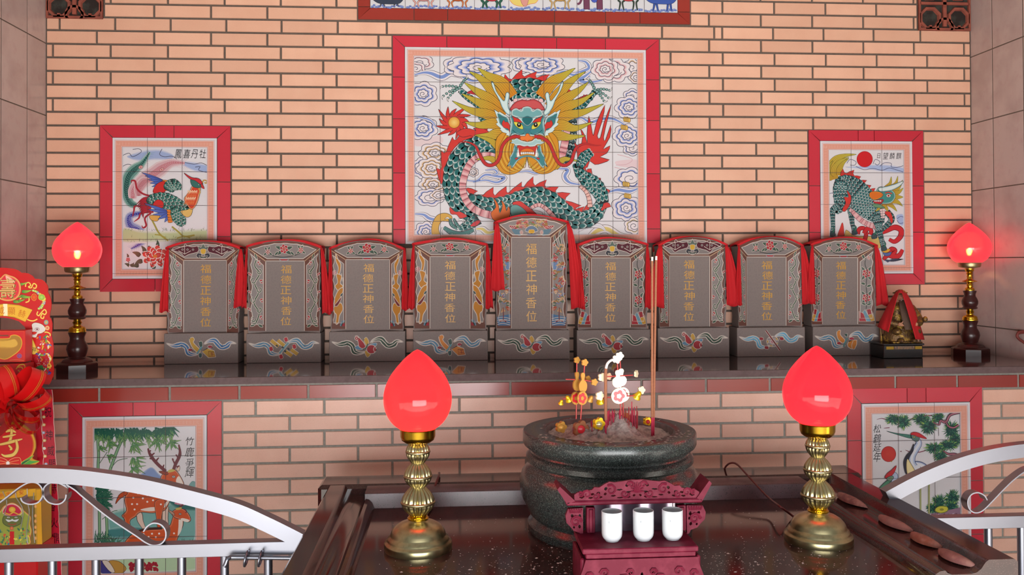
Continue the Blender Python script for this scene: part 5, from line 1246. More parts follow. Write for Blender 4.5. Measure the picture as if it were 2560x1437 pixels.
for s_ in (-1, 1): b.tube(cr_spline([(xc+s_*.001, sy-.0225, hz-.007), (xc+s_*.008, sy-.0215, hz-.010), (xc+s_*.012, sy-.022, hz-.020)], 3), [.002, .0022, .0022, .002, .0018, .0015, .001], 6)
b.build('white_moustache', mat('white hair', (205, 185, 175), .8), sta, smooth=60)
b = MB(); b.lathe(xc, sy+.002, [(.018, 0), (.021, .003), (.021, .012), (.019, .016), (.012, .020), (.002, .023)], 20, hz+.012)
for s_ in (-1, 1): ell(b, (xc+s_*.024, sy+.004, hz+.020), (.010, .003, .004))
b.build('official_hat', M_gilt, sta, smooth=50)
b = MB()
for s_ in (-1, 1):
    b.tube(cr_spline([(xc+s_*rw*1.02, sy+.03, base_t+.001), (xc+s_*rw*1.12, sy+.03, base_t+h_*.3), (xc+s_*rw*1.05, sy+.03, base_t+h_*.45)], 4), .006, 8); b.tube([(xc+s_*rw*1.05, sy+.03, base_t+h_*.42), (xc+s_*rw*1.16, sy-.045, base_t+h_*.44)], .0055, 8); ell(b, (xc+s_*rw*1.18, sy-.05, base_t+h_*.455), (.010, .010, .012))
b.box(xc-rw*.95, xc+rw*.95, sy-.056, sy-.04, base_t+.0005, base_t+.006, bev=.001); b.build('throne', M_gilt, sta, smooth=50)
# hood cloth
b = MB(); nr, nc = 16, 20; P = []
topq = VP(470, 140); 
def lp(a, c, t): return a+(c-a)*t
for r in range(nr+1):
    t = r/nr
    for c in range(nc+1):
        s_ = c/nc*2-1
        k = abs(s_); y = sy-.082+(.085 if s_ < 0 else .06)*k**1.5-.005*math.sin(k*9+t*2)*t-.010*t
        if t < .12: y = sy-.055+.06*k
        if s_ < 0: inn = VP(lp(452, 285, t**.9), lp(160, 860, t), y); out = VP(lp(440, 85, t**.75), lp(150, 760, t), y)
        else: inn = VP(lp(478, 715, t**.95), lp(165, 965, t), y); out = VP(lp(490, 860, t**.62), lp(150, 975, t), y)
        x = inn.x+(out.x-inn.x)*k; z = inn.z+(out.z-inn.z)*k
        P.append((x, y, z))
b.add(P, [(r*(nc+1)+c, r*(nc+1)+c+1, (r+1)*(nc+1)+c+1, (r+1)*(nc+1)+c) for r in range(nr) for c in range(nc) if not (c == nc//2-1 and r >= 1)])
o = b.build('hood_cloth', M_cloth, smooth=60); tag(o, 'red cloth hood hanging over the small seated statue', 'cloth'); sm = o.modifiers.new('Solidify', 'SOLIDIFY'); sm.thickness = .0015
# curled red loop at the right edge
b = MB(); ZR = (2000, 570, 4.105); zq = lambda x, y: tuple(at(ZR[0]+x/ZR[2], ZR[1]+y/ZR[2], Y=-.35))
b.tube(cr_spline([zq(2360, 1060), zq(2300, 1058), zq(2245, 1070), zq(2228, 1105), zq(2245, 1135), zq(2300, 1175), zq(2360, 1215), zq(2400, 1250)], 5), .0055, 10); b.tube(cr_spline([zq(2228, 1105), zq(2240, 1085), zq(2300, 1075), zq(2360, 1090)], 4), .004, 8)
o = b.build('cord_handle', mat('red brown cord', (112, 44, 38), .6), smooth=60); tag(o, 'curled red-brown cord loop at the right edge beside the marble wall', 'cord')
# ------------------------------------------------------------------ the painted pictures
INK = (38, 36, 42); PAPER = (230, 229, 234)
def px_rect(key, Y, ins=.0395):
    i = MUR[key][1]; f = lambda x, z: (1280+FPX*((Vector((x, Y, z))-CAMP).dot(CR))/((Vector((x, Y, z))-CAMP).dot(CF)), PCY-FPX*((Vector((x, Y, z))-CAMP).dot(CU))/((Vector((x, Y, z))-CAMP).dot(CF)))
    a = f(i[0]+ins, i[3]-ins); b = f(i[2]-ins, i[1]+ins); c = f(i[0]+ins, i[1]+ins); d = f(i[2]-ins, i[3]-ins)
    return (min(a[0], c[0]), min(a[1], d[1]), max(b[0], d[0]), max(b[1], c[1]))
def start(key, Y, ins=.0395):
    y0 = Y-.0056
    return Paint((0, y0, 0), off=.0002, clip=px_rect(key, Y, ins), lw=1.5, k=.84)
def finish(p, key, Y, parent, nx, border=True, name='painting'):
    a0, b0, a1, b1 = MUR[key][1]; y = Y-.0056-p.d-6e-5; mb = p.mb; print('layers', key, round((p.d-p.off)/p.eps))
    def R(x0, z0, x1, z1, c, dy=0):
        mb.add([(x0, y-dy, z0), (x1, y-dy, z0), (x1, y-dy, z1), (x0, y-dy, z1)], [(0, 1, 2, 3)], [tuple(.84*q for q in lin(c)[:3])+(1,)]*4)
    def ringr(o, w, c, dy=0):
        R(a0+o, b1-o-w, a1-o, b1-o, c, dy); R(a0+o, b0+o, a1-o, b0+o+w, c, dy); R(a0+o, b0+o+w, a0+o+w, b1-o-w, c, dy); R(a1-o-w, b0+o+w, a1-o, b1-o-w, c, dy)
    if border:
        ringr(.0005, .0405, PAPER); ringr(.0092, .0011, (196, 90, 76), 3e-5); ringr(.0125, .0245, (232, 164, 144), 6e-5); ringr(.0380, .0014, (190, 92, 60), 3e-5); ringr(.0137, .0009, (244, 196, 182), 9e-5); ringr(.0352, .0008, (244, 196, 182), 9e-5)
        # key fret
        st = .0125; n = int((a1-a0-.03)/st)
        for k in range(n):
            x = a0+.016+k*st
            for zt in (b1-.0255, b0+.0245): R(x, zt-.006, x+.0008, zt+.006, (246, 205, 190), 12e-5); R(x+.003, zt-.0035, x+.0075, zt-.0025, (244, 190, 172), 12e-5); R(x+.003, zt+.0025, x+.0075, zt+.0035, (244, 190, 172), 12e-5)
        n = int((b1-b0-.03)/st)
        for k in range(n):
            z = b0+.016+k*st
            for xt in (a0+.0245, a1-.0255): R(xt-.006, z, xt+.006, z+.0008, (246, 205, 190), 12e-5); R(xt-.0035, z+.003, xt-.0025, z+.0075, (244, 190, 172), 12e-5); R(xt+.0025, z+.003, xt+.0035, z+.0075, (244, 190, 172), 12e-5)
    tx = (a1-a0)/nx
    for k in range(1, nx): R(a0+k*tx-.0007, b0, a0+k*tx+.0007, b1, (96, 84, 88), 16e-5)
    z = b1-tx
    while z > b0+.01: R(a0, z-.0007, a1, z+.0007, (96, 84, 88), 16e-5); z -= tx
    p.build(name, M_paint, parent)
RED = (214, 62, 56); GOLD0, GOLD1 = (214, 132, 36), (204, 204, 78)
def fin(p, path, h, n, lean=.8, col=RED, w=2, base=6, side=1):
    q = cr_spline(path, 8); m = len(q); top = []; bot = []
    for k in range(n):
        i0 = round(k*(m-1)/n); i1 = round((k+1)*(m-1)/n); im = (i0+i1)//2
        a, b = q[i0], q[i1]; tx, ty = b[0]-a[0], b[1]-a[1]; l = math.hypot(tx, ty) or 1; nx, ny = -ty/l*side, tx/l*side
        hh = h*(1-.25*((k*7) % 3)/2)
        tip = (q[im][0]+nx*hh+tx*lean, q[im][1]+ny*hh+ty*lean)
        top += [(a[0]+nx*h*.12, a[1]+ny*h*.12), (a[0]*.5+tip[0]*.5-nx*hh*-.05-tx*.12, a[1]*.5+tip[1]*.5+ny*hh*.05-ty*.12), tip, (tip[0]*.45+b[0]*.55-nx*hh*.06-tx*.1, tip[1]*.45+b[1]*.55-ny*hh*.06-ty*.1)]
    top.append(q[-1]); bot = [(x-0*1, y) for x, y in [(a[0], a[1]) for a in q[::-3]]]
    nb = []
    for i in range(m-1, -1, -4):
        a = q[max(i-1, 0)]; b = q[min(i+1, m-1)]; tx, ty = b[0]-a[0], b[1]-a[1]; l = math.hypot(tx, ty) or 1
        nb.append((q[i][0]+ty/l*base*side, q[i][1]-tx/l*base*side))
    p.ofill(top+nb, col, INK, w, 0)
# ---- dragon
p = start('dragon', 0); Z1 = (980, 80, 2.6618); HZ = (1180, 180, 5.528); p.z = Z1
p.rect(120, 140, 1660, 1420, PAPER)
PK, GD = (222, 160, 166), (212, 160, 60)
p.fill([(155, 690), (230, 700), (320, 690), (330, 740), (160, 760)], (232, 212, 216)); p.fill([(1490, 860), (1640, 850), (1640, 900), (1520, 895)], (232, 208, 214))
p.line([(1490, 885), (1560, 880), (1600, 850), (1560, 830), (1500, 815)], 3, (220, 180, 190)); p.line([(1480, 900), (1560, 915), (1630, 905)], 3, (220, 180, 190))
p.cloud(190, 205, 85, 50, 5, .4, 2, PK); p.cloud(160, 245, 60, 45, 5, .2, 2, PK)
p.stream([(150, 285), (210, 270), (260, 275), (330, 300), (390, 270), (440, 282), (500, 300), (560, 280)], 30); p.stream([(440, 280), (520, 320), (620, 310), (700, 300)], 24)
p.cloud(440, 225, 95, 65, 6, .3, 2); p.cloud(585, 232, 200, 82, 9, .1, 3, shift=(-4, 2)); 
p.cloud(870, 215, 70, 55, 6, .3, 2); p.cloud(995, 218, 145, 70, 8, .5, 3); p.stream([(1080, 280), (1150, 262), (1200, 285), (1260, 280), (1320, 300)], 20)
p.stream([(1240, 190), (1290, 200), (1310, 240), (1260, 262), (1220, 270)], 22); p.stream([(1340, 250), (1290, 290), (1250, 320), (1310, 335), (1400, 320)], 26)
p.cloud(1600, 240, 60, 62, 6, .2, 2, GD); p.cloud(1625, 300, 50, 40, 5, .2, 2, GD); p.cloud(1470, 255, 115, 78, 8, .3, 2, PK); p.cloud(1418, 248, 88, 70, 7, .6, 3, PK)
p.cloud(205, 412, 92, 78, 7, .2, 3); p.cloud(205, 640, 95, 76, 7, .5, 3); p.stream([(150, 560), (200, 570), (260, 590), (300, 640)], 14)
p.cloud(195, 905, 62, 66, 6, .2, 2, (150, 160, 225)); p.cloud(285, 805, 102, 66, 7, .3, 3, GD); p.cloud(275, 1015, 92, 62, 7, .1, 3, GD); p.cloud(262, 905, 92, 66, 7, .5, 3, GD); p.cloud(250, 1100, 92, 56, 7, .2, 2); p.cloud(315, 1085, 60, 34, 5, .2, 2, GD)
p.cloud(1600, 430, 60, 50, 6, .1, 2); p.cloud(1575, 500, 88, 72, 7, .4, 3); p.stream([(1215, 590), (1260, 570), (1320, 600), (1390, 580), (1460, 575), (1520, 600), (1580, 640)], 22)
p.cloud(1600, 775, 62, 46, 6, .1, 2); p.cloud(1565, 690, 92, 74, 7, .3, 3); p.cloud(1585, 975, 100, 70, 7, .3, 2); p.stream([(1430, 1070), (1500, 1050), (1580, 1060), (1640, 1040)], 26)
p.cloud(1560, 1170, 96, 84, 6, .4, 3)
for x, y in ((1565, 580), (1548, 632), (1560, 1010), (1570, 1088)):
    for k in range(5): p.disc(x-18+k*8, y+k*1.5, 8, 17, (222, 170, 70), (240, 210, 120), (90, 70, 50), 1.6, 14)
p.stream([(150, 1210), (210, 1215), (250, 1240), (310, 1250), (360, 1230)], 24); p.cloud(225, 1330, 72, 66, 7, .3, 3)
p.ofill([(270, 1380), (265, 1290), (300, 1220), (360, 1205), (400, 1230), (380, 1260), (330, 1260), (310, 1310), (330, 1380), (300, 1440)], (216, 170, 74), (90, 76, 60), 2.2)
p.stream([(560, 1310), (600, 1310), (640, 1335), (700, 1320)], 26, (225, 205, 120), (90, 80, 60)); p.stream([(1200, 1385), (1290, 1380), (1360, 1325), (1430, 1310), (1500, 1350), (1560, 1360), (1640, 1345)], 34, (226, 206, 120), (90, 80, 60))
p.stream([(1230, 1330), (1300, 1290), (1380, 1290), (1420, 1320)], 20, (220, 222, 232)); p.cloud(1610, 1290, 62, 52, 6, .3, 2, (224, 196, 90))
p.cloud(540, 932, 34, 30, 6, .2, 2, GD); p.stream([(490, 985), (560, 990), (620, 950), (700, 960), (750, 970), (700, 1000), (620, 985), (540, 1000)], 20); p.stream([(620, 920), (680, 915), (700, 940), (660, 950)], 14)
p.stream([(1110, 910), (1170, 915), (1150, 960), (1180, 1000), (1250, 1015)], 26); p.stream([(840, 935), (900, 925), (960, 940), (1010, 925)], 12)
# fire ball
for k in range(13):
    a = 2*PI*k/13+.2; c, s_ = math.cos(a), math.sin(a); c2, s2 = math.cos(a+.32), math.sin(a+.32); l = 104+20*((k*5) % 3)
    p.blade([(413+25*c, 602+25*s_), (413+68*c, 602+60*s_), (413+l*c2, 602+l*.9*s2)], 38, RED, None, INK, 1.8)
p.disc(413, 602, 52, 50, RED); p.disc(413, 602, 38, 38, (226, 150, 50), (246, 214, 130), (90, 60, 40), 1.6, 28)
# far parts: top hump, right descending body, arms
fin(p, [(750, 372), (800, 322), (880, 305), (960, 312), (1020, 340), (1060, 385)], 62, 5, .5, side=-1, base=10)
p.scaled_body([(765, 425), (820, 385), (900, 372), (980, 385), (1035, 425)], [62, 64, 64, 64, 60], 48, rev=True)
p.fill([(800, 470), (830, 445), (880, 437), (940, 440), (985, 455), (1010, 480), (900, 500)], PAPER)
for k in range(7): p.ofill([(808+k*28, 468), (812+k*28, 444), (834+k*28, 444), (838+k*28, 466)], (238, 196, 200), INK, 1.5, 2)
p.ofill([(1120, 470), (1150, 380), (1192, 392), (1165, 430), (1185, 462), (1240, 440), (1300, 415), (1280, 450), (1200, 490)], RED, INK, 1.8, 2)
p.scaled_body([(1205, 560), (1200, 660), (1185, 760), (1140, 860)], [26, 30, 32, 28], 34, cols=((20, 30, 34), (60, 90, 96), (226, 236, 234)), rev=True)
p.belly([(1165, 650), (1150, 740), (1125, 830), (1080, 900)], [46, 56], 7)
for pa, hw in (([(690, 575), (620, 520), (560, 470), (500, 430), (452, 385)], [26, 24, 24, 22, 18]), ([(640, 610), (600, 570), (585, 560)], [20, 22, 20]), ([(1190, 525), (1250, 505), (1310, 445), (1352, 395)], [24, 22, 19, 17])):
    p.scaled_body(pa, hw, 30, rev=False)
fin(p, [(500, 405), (560, 415), (620, 465), (660, 490)], 24, 4, .4, (196, 52, 60), 1.6, 4, side=-1); fin(p, [(1190, 478), (1250, 455), (1290, 425)], 22, 3, .4, (196, 52, 60), 1.6, 4, side=-1)
def toes(p, wrist, tips, w=17):
    for tx, ty in tips:
        n = 5
        for k in range(n+1):
            t = k/n; x = wrist[0]+(tx-wrist[0])*t; y = wrist[1]+(ty-wrist[1])*t-math.sin(t*PI)*8
            p.disc(x, y, w*.62*(1.1-.3*t), w*.55*(1.1-.3*t), (44, 110, 108), (170, 205, 198), INK, 1.3, 12)
        a = math.atan2(ty-wrist[1], tx-wrist[0]); p.blade([(tx, ty), (tx+14*math.cos(a-.4), ty+14*math.sin(a-.4)), (tx+26*math.cos(a-.9), ty+26*math.sin(a-.9))], 9, (240, 240, 238), None, INK, 1.3)
toes(p, (448, 372), ((338, 362), (497, 308), (342, 425), (374, 438))); toes(p, (1352, 388), ((1312, 318), (1448, 388), (1440, 438), (1410, 458)))
# main coils
fin(p, [(330, 1010), (335, 900), (365, 800), (430, 720), (520, 680), (640, 672)], 40, 5, .5, side=-1, base=26)
p.ofill([(560, 700), (520, 690), (470, 700), (430, 670), (490, 640), (560, 655), (540, 640), (600, 640), (640, 660), (650, 690)], RED, INK, 1.8, 3)
p.scaled_body([(720, 765), (620, 752), (530, 775), (460, 835), (415, 915), (398, 1000), (408, 1080), (445, 1150), (505, 1205), (570, 1235)], [62, 64, 66, 66, 64, 60, 58, 54, 46, 34], 50)
fin(p, [(498, 1040), (540, 1090), (610, 1118)], 46, 2, .5, side=-1, base=8)
fin(p, [(600, 1100), (700, 1095), (800, 1072), (900, 1035), (980, 1032), (1060, 1060), (1130, 1110), (1200, 1178), (1260, 1205), (1330, 1190)], 66, 10, .55, side=-1, base=12)
p.scaled_body([(510, 1085), (570, 1130), (650, 1160), (740, 1160), (830, 1130), (910, 1098), (980, 1095), (1050, 1130), (1120, 1190), (1190, 1238), (1265, 1252), (1340, 1222), (1392, 1150), (1400, 1100)], [16, 44, 56, 62, 62, 60, 62, 68, 68, 60, 56, 52, 40, 26], 48, rev=False)
fin(p, [(1250, 880), (1290, 930), (1350, 980), (1400, 1050), (1425, 1130), (1400, 1190)], 44, 5, -.3, side=-1, base=14)
p.scaled_body([(1408, 1140), (1385, 1070), (1340, 1012), (1285, 972), (1240, 925), (1222, 880)], [34, 48, 52, 44, 28, 16], 36, rev=True)
p.belly([(1250, 1025), (1290, 1060), (1312, 1110), (1318, 1165)], [20, 34], 7, (225, 160, 150), (246, 220, 212))
p.ofill([(920, 1165), (960, 1145), (1010, 1160), (1070, 1215), (1110, 1250), (1010, 1250), (1000, 1200), (930, 1180)], PAPER, INK, 1.6); p.belly([(925, 1170), (975, 1150), (1025, 1175), (1085, 1240)], [24, 30], 7, (225, 150, 150), (246, 214, 212))
p.belly([(735, 850), (650, 822), (575, 832), (520, 875), (486, 945), (470, 1020), (480, 1090), (520, 1155), (590, 1200), (690, 1225)], [44, 50], 17)
p.ofill([(800, 1140), (850, 1125), (890, 1150), (940, 1190), (980, 1240), (900, 1240), (860, 1200)], RED, INK, 1.8); p.ofill([(790, 1165), (830, 1150), (880, 1180), (900, 1215), (860, 1240), (800, 1230)], (110, 165, 160), INK, 1.6)
p.ofill([(682, 1255), (658, 1205), (690, 1165), (676, 1105), (708, 1150), (716, 1205), (734, 1160), (728, 1120), (752, 1150), (762, 1190), (775, 1160), (788, 1200), (764, 1262)], (226, 112, 40), INK, 2, 3)
p.ofill([(392, 1210), (385, 1165), (420, 1195), (455, 1195), (500, 1225), (455, 1240), (430, 1215)], RED, INK, 1.8, 3)
# lower left claw
p.scaled_body([(575, 1240), (520, 1275), (450, 1310)], [40, 32, 18], 34, rev=False); p.ofill([(520, 1290), (560, 1255), (590, 1258), (560, 1290)], (208, 52, 60), INK, 1.5)
for pts, w in (([(345, 1300), (400, 1335), (470, 1345), (545, 1315)], 26), ([(385, 1240), (396, 1280), (430, 1308)], 18), ([(410, 1240), (430, 1280), (450, 1300)], 16)):
    p.line(pts, w, INK, 6, taper=(.6, .6)); p.line(pts, w-5, (70, 130, 126), 6, taper=(.6, .6)); q_ = cr_spline(pts, 3)
    for x, y in q_[::1]: p.disc(x, y+w*.3, 6, 5, (120, 170, 165), None, INK, 1, 8)
for a in ((338, 1300, 330, 1325, 340, 1350), (548, 1315, 556, 1335, 548, 1358), (380, 1240, 366, 1236, 350, 1246), (440, 1250, 470, 1250, 480, 1290)): p.blade([a[:2], a[2:4], a[4:]], 12, (242, 240, 238), None, INK, 1.3)
# tail flames
p.ofill([(1238, 868), (1232, 800), (1212, 735), (1250, 765), (1268, 700), (1252, 640), (1284, 690), (1300, 742), (1298, 680), (1310, 560), (1328, 640), (1340, 690), (1362, 600), (1418, 484), (1396, 600), (1366, 690), (1386, 705), (1412, 600), (1460, 480), (1432, 590), (1408, 700), (1420, 720), (1456, 618), (1450, 700), (1404, 780), (1452, 756), (1430, 806), (1384, 832), (1448, 850), (1400, 872), (1350, 882), (1316, 858), (1300, 900), (1262, 900)], RED, INK, 2, 2)
p.scaled_body([(1245, 905), (1262, 862), (1290, 825), (1322, 800)], [24, 34, 36, 26], 28)
# mane
def hair(pts, w, h=5): p.blade(pts, w, GOLD0, GOLD1, (84, 74, 34), 1.8, 6, 1.0, h, (140, 120, 40))
for pts, w in (([(800, 430), (730, 340), (640, 290), (570, 238)], 84), ([(745, 500), (670, 390), (590, 310), (512, 262)], 78), ([(740, 540), (650, 450), (560, 390), (480, 335)], 76), ([(740, 570), (640, 500), (550, 455), (462, 410)], 74),
               ([(750, 610), (640, 550), (520, 520), (400, 458)], 74), ([(770, 660), (680, 610), (580, 620), (480, 598)], 78), ([(790, 720), (710, 680), (640, 690), (545, 688)], 84), ([(800, 800), (720, 770), (650, 720), (560, 690)], 60), ([(800, 850), (730, 880), (650, 840), (555, 850)], 62)): hair(pts, w)
for pts, w in (([(990, 430), (1060, 340), (1140, 290), (1220, 240)], 84), ([(1050, 500), (1120, 400), (1200, 320), (1290, 262)], 78), ([(1055, 540), (1150, 450), (1240, 390), (1310, 330)], 72), ([(1060, 580), (1160, 500), (1260, 460), (1350, 400)], 72),
               ([(1050, 620), (1160, 560), (1280, 530), (1410, 478)], 74), ([(1020, 680), (1120, 620), (1220, 640), (1340, 598)], 78), ([(1010, 740), (1090, 690), (1180, 700), (1290, 690)], 78), ([(1010, 850), (1080, 890), (1150, 845), (1240, 860)], 60)): hair(pts, w)
p.ofill([(700, 700), (688, 800), (692, 880), (730, 935), (790, 948), (850, 925), (890, 870), (896, 830), (900, 830), (906, 870), (945, 925), (1005, 945), (1070, 925), (1108, 870), (1110, 790), (1095, 700), (1000, 640), (800, 640)], (216, 150, 44), (84, 74, 34), 2)
for s_ in (-1, 1):
    for k in range(9): p.line([(899+s_*(120-k*3), 640+k*10), (899+s_*(196-k*12), 790+k*4), (899+s_*(170-k*16), 900-k*2), (899+s_*(110-k*12), 935-k*4), (899+s_*(40-k*4), 900-k*6), (899+s_*4, 838)], 2.2, (226, 206, 90) if k % 2 else (150, 96, 24), 5)
# head
p.z = HZ
def mr(q): return [(1530-x, y) for x, y in q]
def both(f):
    f(lambda q: q); f(mr)
TE = (70, 140, 146); LT = (214, 236, 236)
both(lambda m: p.gfill(m([(275, 125), (305, 165), (335, 260), (385, 335), (432, 392), (452, 380), (465, 300), (490, 278), (512, 295), (518, 340), (500, 420), (508, 500), (548, 560), (545, 610), (470, 570), (410, 480), (378, 390), (300, 250), (268, 160)]), (96, 160, 170), LT, 18, 3, INK, 3))
p.gfill([(535, 530), (560, 455), (620, 405), (700, 385), (770, 392), (850, 378), (930, 410), (975, 462), (995, 530), (760, 500)], (176, 48, 58), (206, 90, 92), 22, 4, INK, 3)
both(lambda m: p.ofill(m([(305, 515), (372, 560), (380, 545), (425, 575), (500, 620), (530, 700), (545, 800), (525, 885), (470, 870), (480, 850), (420, 830), (385, 790), (400, 780), (350, 740), (330, 715), (355, 700), (330, 640), (350, 640)]), LT, INK, 3, 0))
both(lambda m: p.gfill(m([(350, 570), (420, 590), (500, 640), (520, 720), (528, 800), (480, 810), (420, 760), (370, 700)]), LT, (60, 128, 134), 30, 3))
both(lambda m: p.ofill(m([(412, 712), (440, 662), (455, 690), (490, 690), (525, 735), (537, 800), (522, 845), (500, 785), (440, 768)]), (212, 60, 52), INK, 2.5, 2))
p.gfill([(520, 600), (560, 575), (640, 560), (760, 560), (890, 560), (970, 575), (1010, 600), (1000, 700), (1010, 790), (1000, 880), (930, 860), (850, 885), (680, 885), (600, 860), (530, 880), (525, 790), (535, 700)], LT, TE, 34, 4, INK, 3)
p.gfill([(545, 590), (552, 530), (610, 500), (680, 530), (700, 492), (765, 474), (822, 495), (842, 532), (900, 505), (955, 525), (985, 580), (960, 610), (880, 640), (830, 700), (765, 745), (700, 700), (640, 640), (570, 610)], (236, 242, 240), (120, 178, 182), 46, 4, INK, 3)
p.gfill([(690, 640), (765, 600), (840, 640), (820, 700), (765, 740), (710, 700)], (120, 178, 182), (40, 112, 118), 24, 4)
both(lambda m: p.ofill(m([(553, 610), (600, 630), (655, 655), (692, 702), (640, 690), (582, 690), (575, 650)]), (216, 56, 46), INK, 2.5, 2))
both(lambda m: p.ofill(m([(578, 690), (640, 698), (695, 735), (708, 785), (665, 785), (605, 745)]), (228, 220, 84), INK, 3, 3))
both(lambda m: [p.disc(m([(650, 730)])[0][0], 730, 28, 30, (30, 26, 22), None, (90, 80, 30), 3, 20), p.disc(m([(650, 730)])[0][0], 722, 8, 12, (240, 236, 220))])
for k in range(4): p.line([(700+k*6, 770+k*16), (765, 790+k*16), (830-k*6, 770+k*16)], 3, (60, 96, 140))
both(lambda m: p.line(m([(560, 800), (620, 850), (690, 860), (720, 840)]), 6, (30, 90, 96)))
# mouth
p.gfill([(585, 1010), (645, 1030), (640, 1100), (618, 1168), (680, 1160), (765, 1148), (850, 1160), (915, 1168), (892, 1100), (885, 1030), (945, 1010), (965, 1100), (1015, 1190), (1000, 1210), (1045, 1310), (1000, 1290), (990, 1330), (940, 1290), (900, 1230), (830, 1185), (765, 1172), (700, 1185), (630, 1230), (590, 1290), (545, 1330), (535, 1290), (485, 1305), (530, 1210), (515, 1190), (565, 1100)], LT, TE, 22, 2, INK, 3)
p.ofill([(645, 1010), (885, 1010), (905, 1070), (890, 1120), (860, 1140), (765, 1120), (670, 1145), (640, 1110), (628, 1060)], (204, 58, 50), INK, 3, 2)
p.ofill([(665, 1110), (700, 1070), (765, 1055), (830, 1070), (865, 1110), (765, 1100)], (228, 120, 44), INK, 2, 3)
for k in range(7): p.ofill([(672+k*27, 1128-abs(k-3)*-3), (674+k*27, 1106), (694+k*27, 1106), (696+k*27, 1128+abs(k-3)*3)], (242, 242, 240), INK, 2, 2)
both(lambda m: p.ofill(m([(637, 1030), (662, 1165), (618, 1172)]), (244, 244, 242), INK, 2.5, 0))
both(lambda m: p.ofill(m([(592, 1190), (640, 1180), (625, 1205), (605, 1210)]), (208, 60, 52), INK, 2, 2))
p.gfill([(530, 982), (555, 960), (545, 935), (590, 930), (620, 905), (640, 925), (700, 950), (765, 962), (830, 950), (885, 905), (905, 930), (950, 930), (960, 955), (1005, 970), (950, 1000), (900, 1000), (870, 1025), (800, 1032), (765, 1020), (720, 1030), (660, 1012), (600, 1015), (580, 990)], (240, 244, 242), (170, 208, 210), 22, 2, INK, 3)
for pts in ([(665, 895), (570, 895), (475, 945), (412, 1040), (390, 1150), (345, 1245), (262, 1290), (180, 1262), (110, 1150), (60, 1040), (0, 990), (-90, 965), (-190, 975)], [(860, 890), (960, 905), (1060, 975), (1112, 1080), (1152, 1180), (1212, 1268), (1292, 1288), (1370, 1232), (1408, 1120), (1452, 1035), (1560, 992), (1700, 1015), (1790, 1010)]):
    p.line(pts, 34, INK, 6, taper=(1, .12)); p.line(pts, 27, (196, 52, 52), 6, taper=(1, .12))
p.gfill([(662, 920), (680, 885), (730, 885), (750, 852), (785, 852), (805, 885), (840, 888), (848, 920), (825, 945), (790, 945), (765, 965), (735, 945), (690, 948)], (222, 88, 40), (238, 130, 60), 14, 3, INK, 3)
finish(p, 'dragon', 0, m_dragon, 7)
# ---- phoenix and peony
p = start('bird', 0); p.z = (240, 300, 3.267)
p.rect(200, 200, 930, 1300, PAPER)
p.gfill([(250, 300), (330, 260), (430, 240), (540, 240), (640, 290), (600, 330), (480, 330), (350, 340)], PAPER, (160, 180, 222), 22); p.gfill([(620, 345), (760, 335), (915, 370), (915, 430), (800, 420), (700, 370)], PAPER, (165, 185, 228), 20)
for q in ([(215, 290), (270, 270), (300, 300), (370, 260), (350, 235), (300, 240)], [(540, 235), (520, 280), (560, 300), (620, 295), (660, 320), (640, 345)], [(215, 380), (260, 360), (320, 370), (420, 335)], [(720, 345), (800, 360), (860, 350), (915, 375)], [(810, 385), (850, 380), (840, 410), (915, 430)]): p.line(q, 3, (70, 76, 96))
def plume(pts, w, outer, core, eye=None):
    p.line(pts, w, tuple(min(255, int(c*.5+118)) for c in outer), 6, taper=(.5, .2)); p.line(pts, w*.78, outer, 6, taper=(.5, .1)); p.line(pts, w*.4, core, 6, taper=(.5, .1))
    q = cr_spline(pts, 6)
    for i in range(2, len(q)-1, 1):
        a, b = q[i-1], q[i]; l = math.hypot(b[0]-a[0], b[1]-a[1]) or 1; nx, ny = -(b[1]-a[1])/l, (b[0]-a[0])/l; tx, ty = (b[0]-a[0])/l, (b[1]-a[1])/l
        for s_ in (-1, 1): p.line([b, (b[0]+s_*nx*w*.6+tx*w*.5, b[1]+s_*ny*w*.6+ty*w*.5)], 2, outer, 0, taper=(1, .2))
    if eye: p.disc(eye[0], eye[1], 18, 13, (236, 214, 210), (190, 40, 50), (150, 40, 50), 2, 14, -.4)
plume([(330, 700), (275, 670), (248, 580), (262, 470), (320, 400), (380, 350), (440, 262)], 66, (110, 160, 152), (28, 88, 84), (365, 385))
plume([(300, 640), (310, 570), (380, 500), (470, 440), (540, 390), (620, 350), (725, 352)], 84, (214, 176, 184), (200, 128, 138), (536, 405))
plume([(350, 620), (350, 560), (400, 500), (470, 490)], 60, (206, 160, 168), (190, 120, 130))
plume([(370, 760), (275, 785), (280, 860), (350, 905), (392, 960), (360, 1010), (285, 1052)], 58, (150, 160, 205), (56, 62, 160), (374, 980))
p.gfill([(215, 880), (400, 900), (600, 900), (915, 890), (915, 1010), (600, 1000), (215, 1000)], PAPER, (196, 208, 160), 30)
rg = random.Random(2)
for k in range(90):
    x = rg.uniform(240, 905); y = rg.choice((900, 905, 960, 990))+rg.uniform(-8, 8); p.line([(x, y), (x+rg.uniform(-14, 14), y-rg.uniform(10, 26))], 2, (90, 120, 76), 0, taper=(1, .2))
for pts in ([(470, 740), (330, 700), (310, 740), (300, 790)], [(470, 750), (370, 760), (350, 800), (310, 830)], [(440, 620), (380, 600), (335, 560), (320, 500), (290, 495), (292, 512)], [(450, 760), (400, 800), (410, 860), (385, 880), (375, 860)]): p.line(pts, 10, (170, 44, 58), 6, taper=(1, .3))
for k in range(9): p.blade([(470-k*3, 640+k*12), (390, 640+k*14), (330+k*7, 690+k*14)], 20, (190, 48, 60), (170, 40, 56), (110, 26, 40), 1.6)
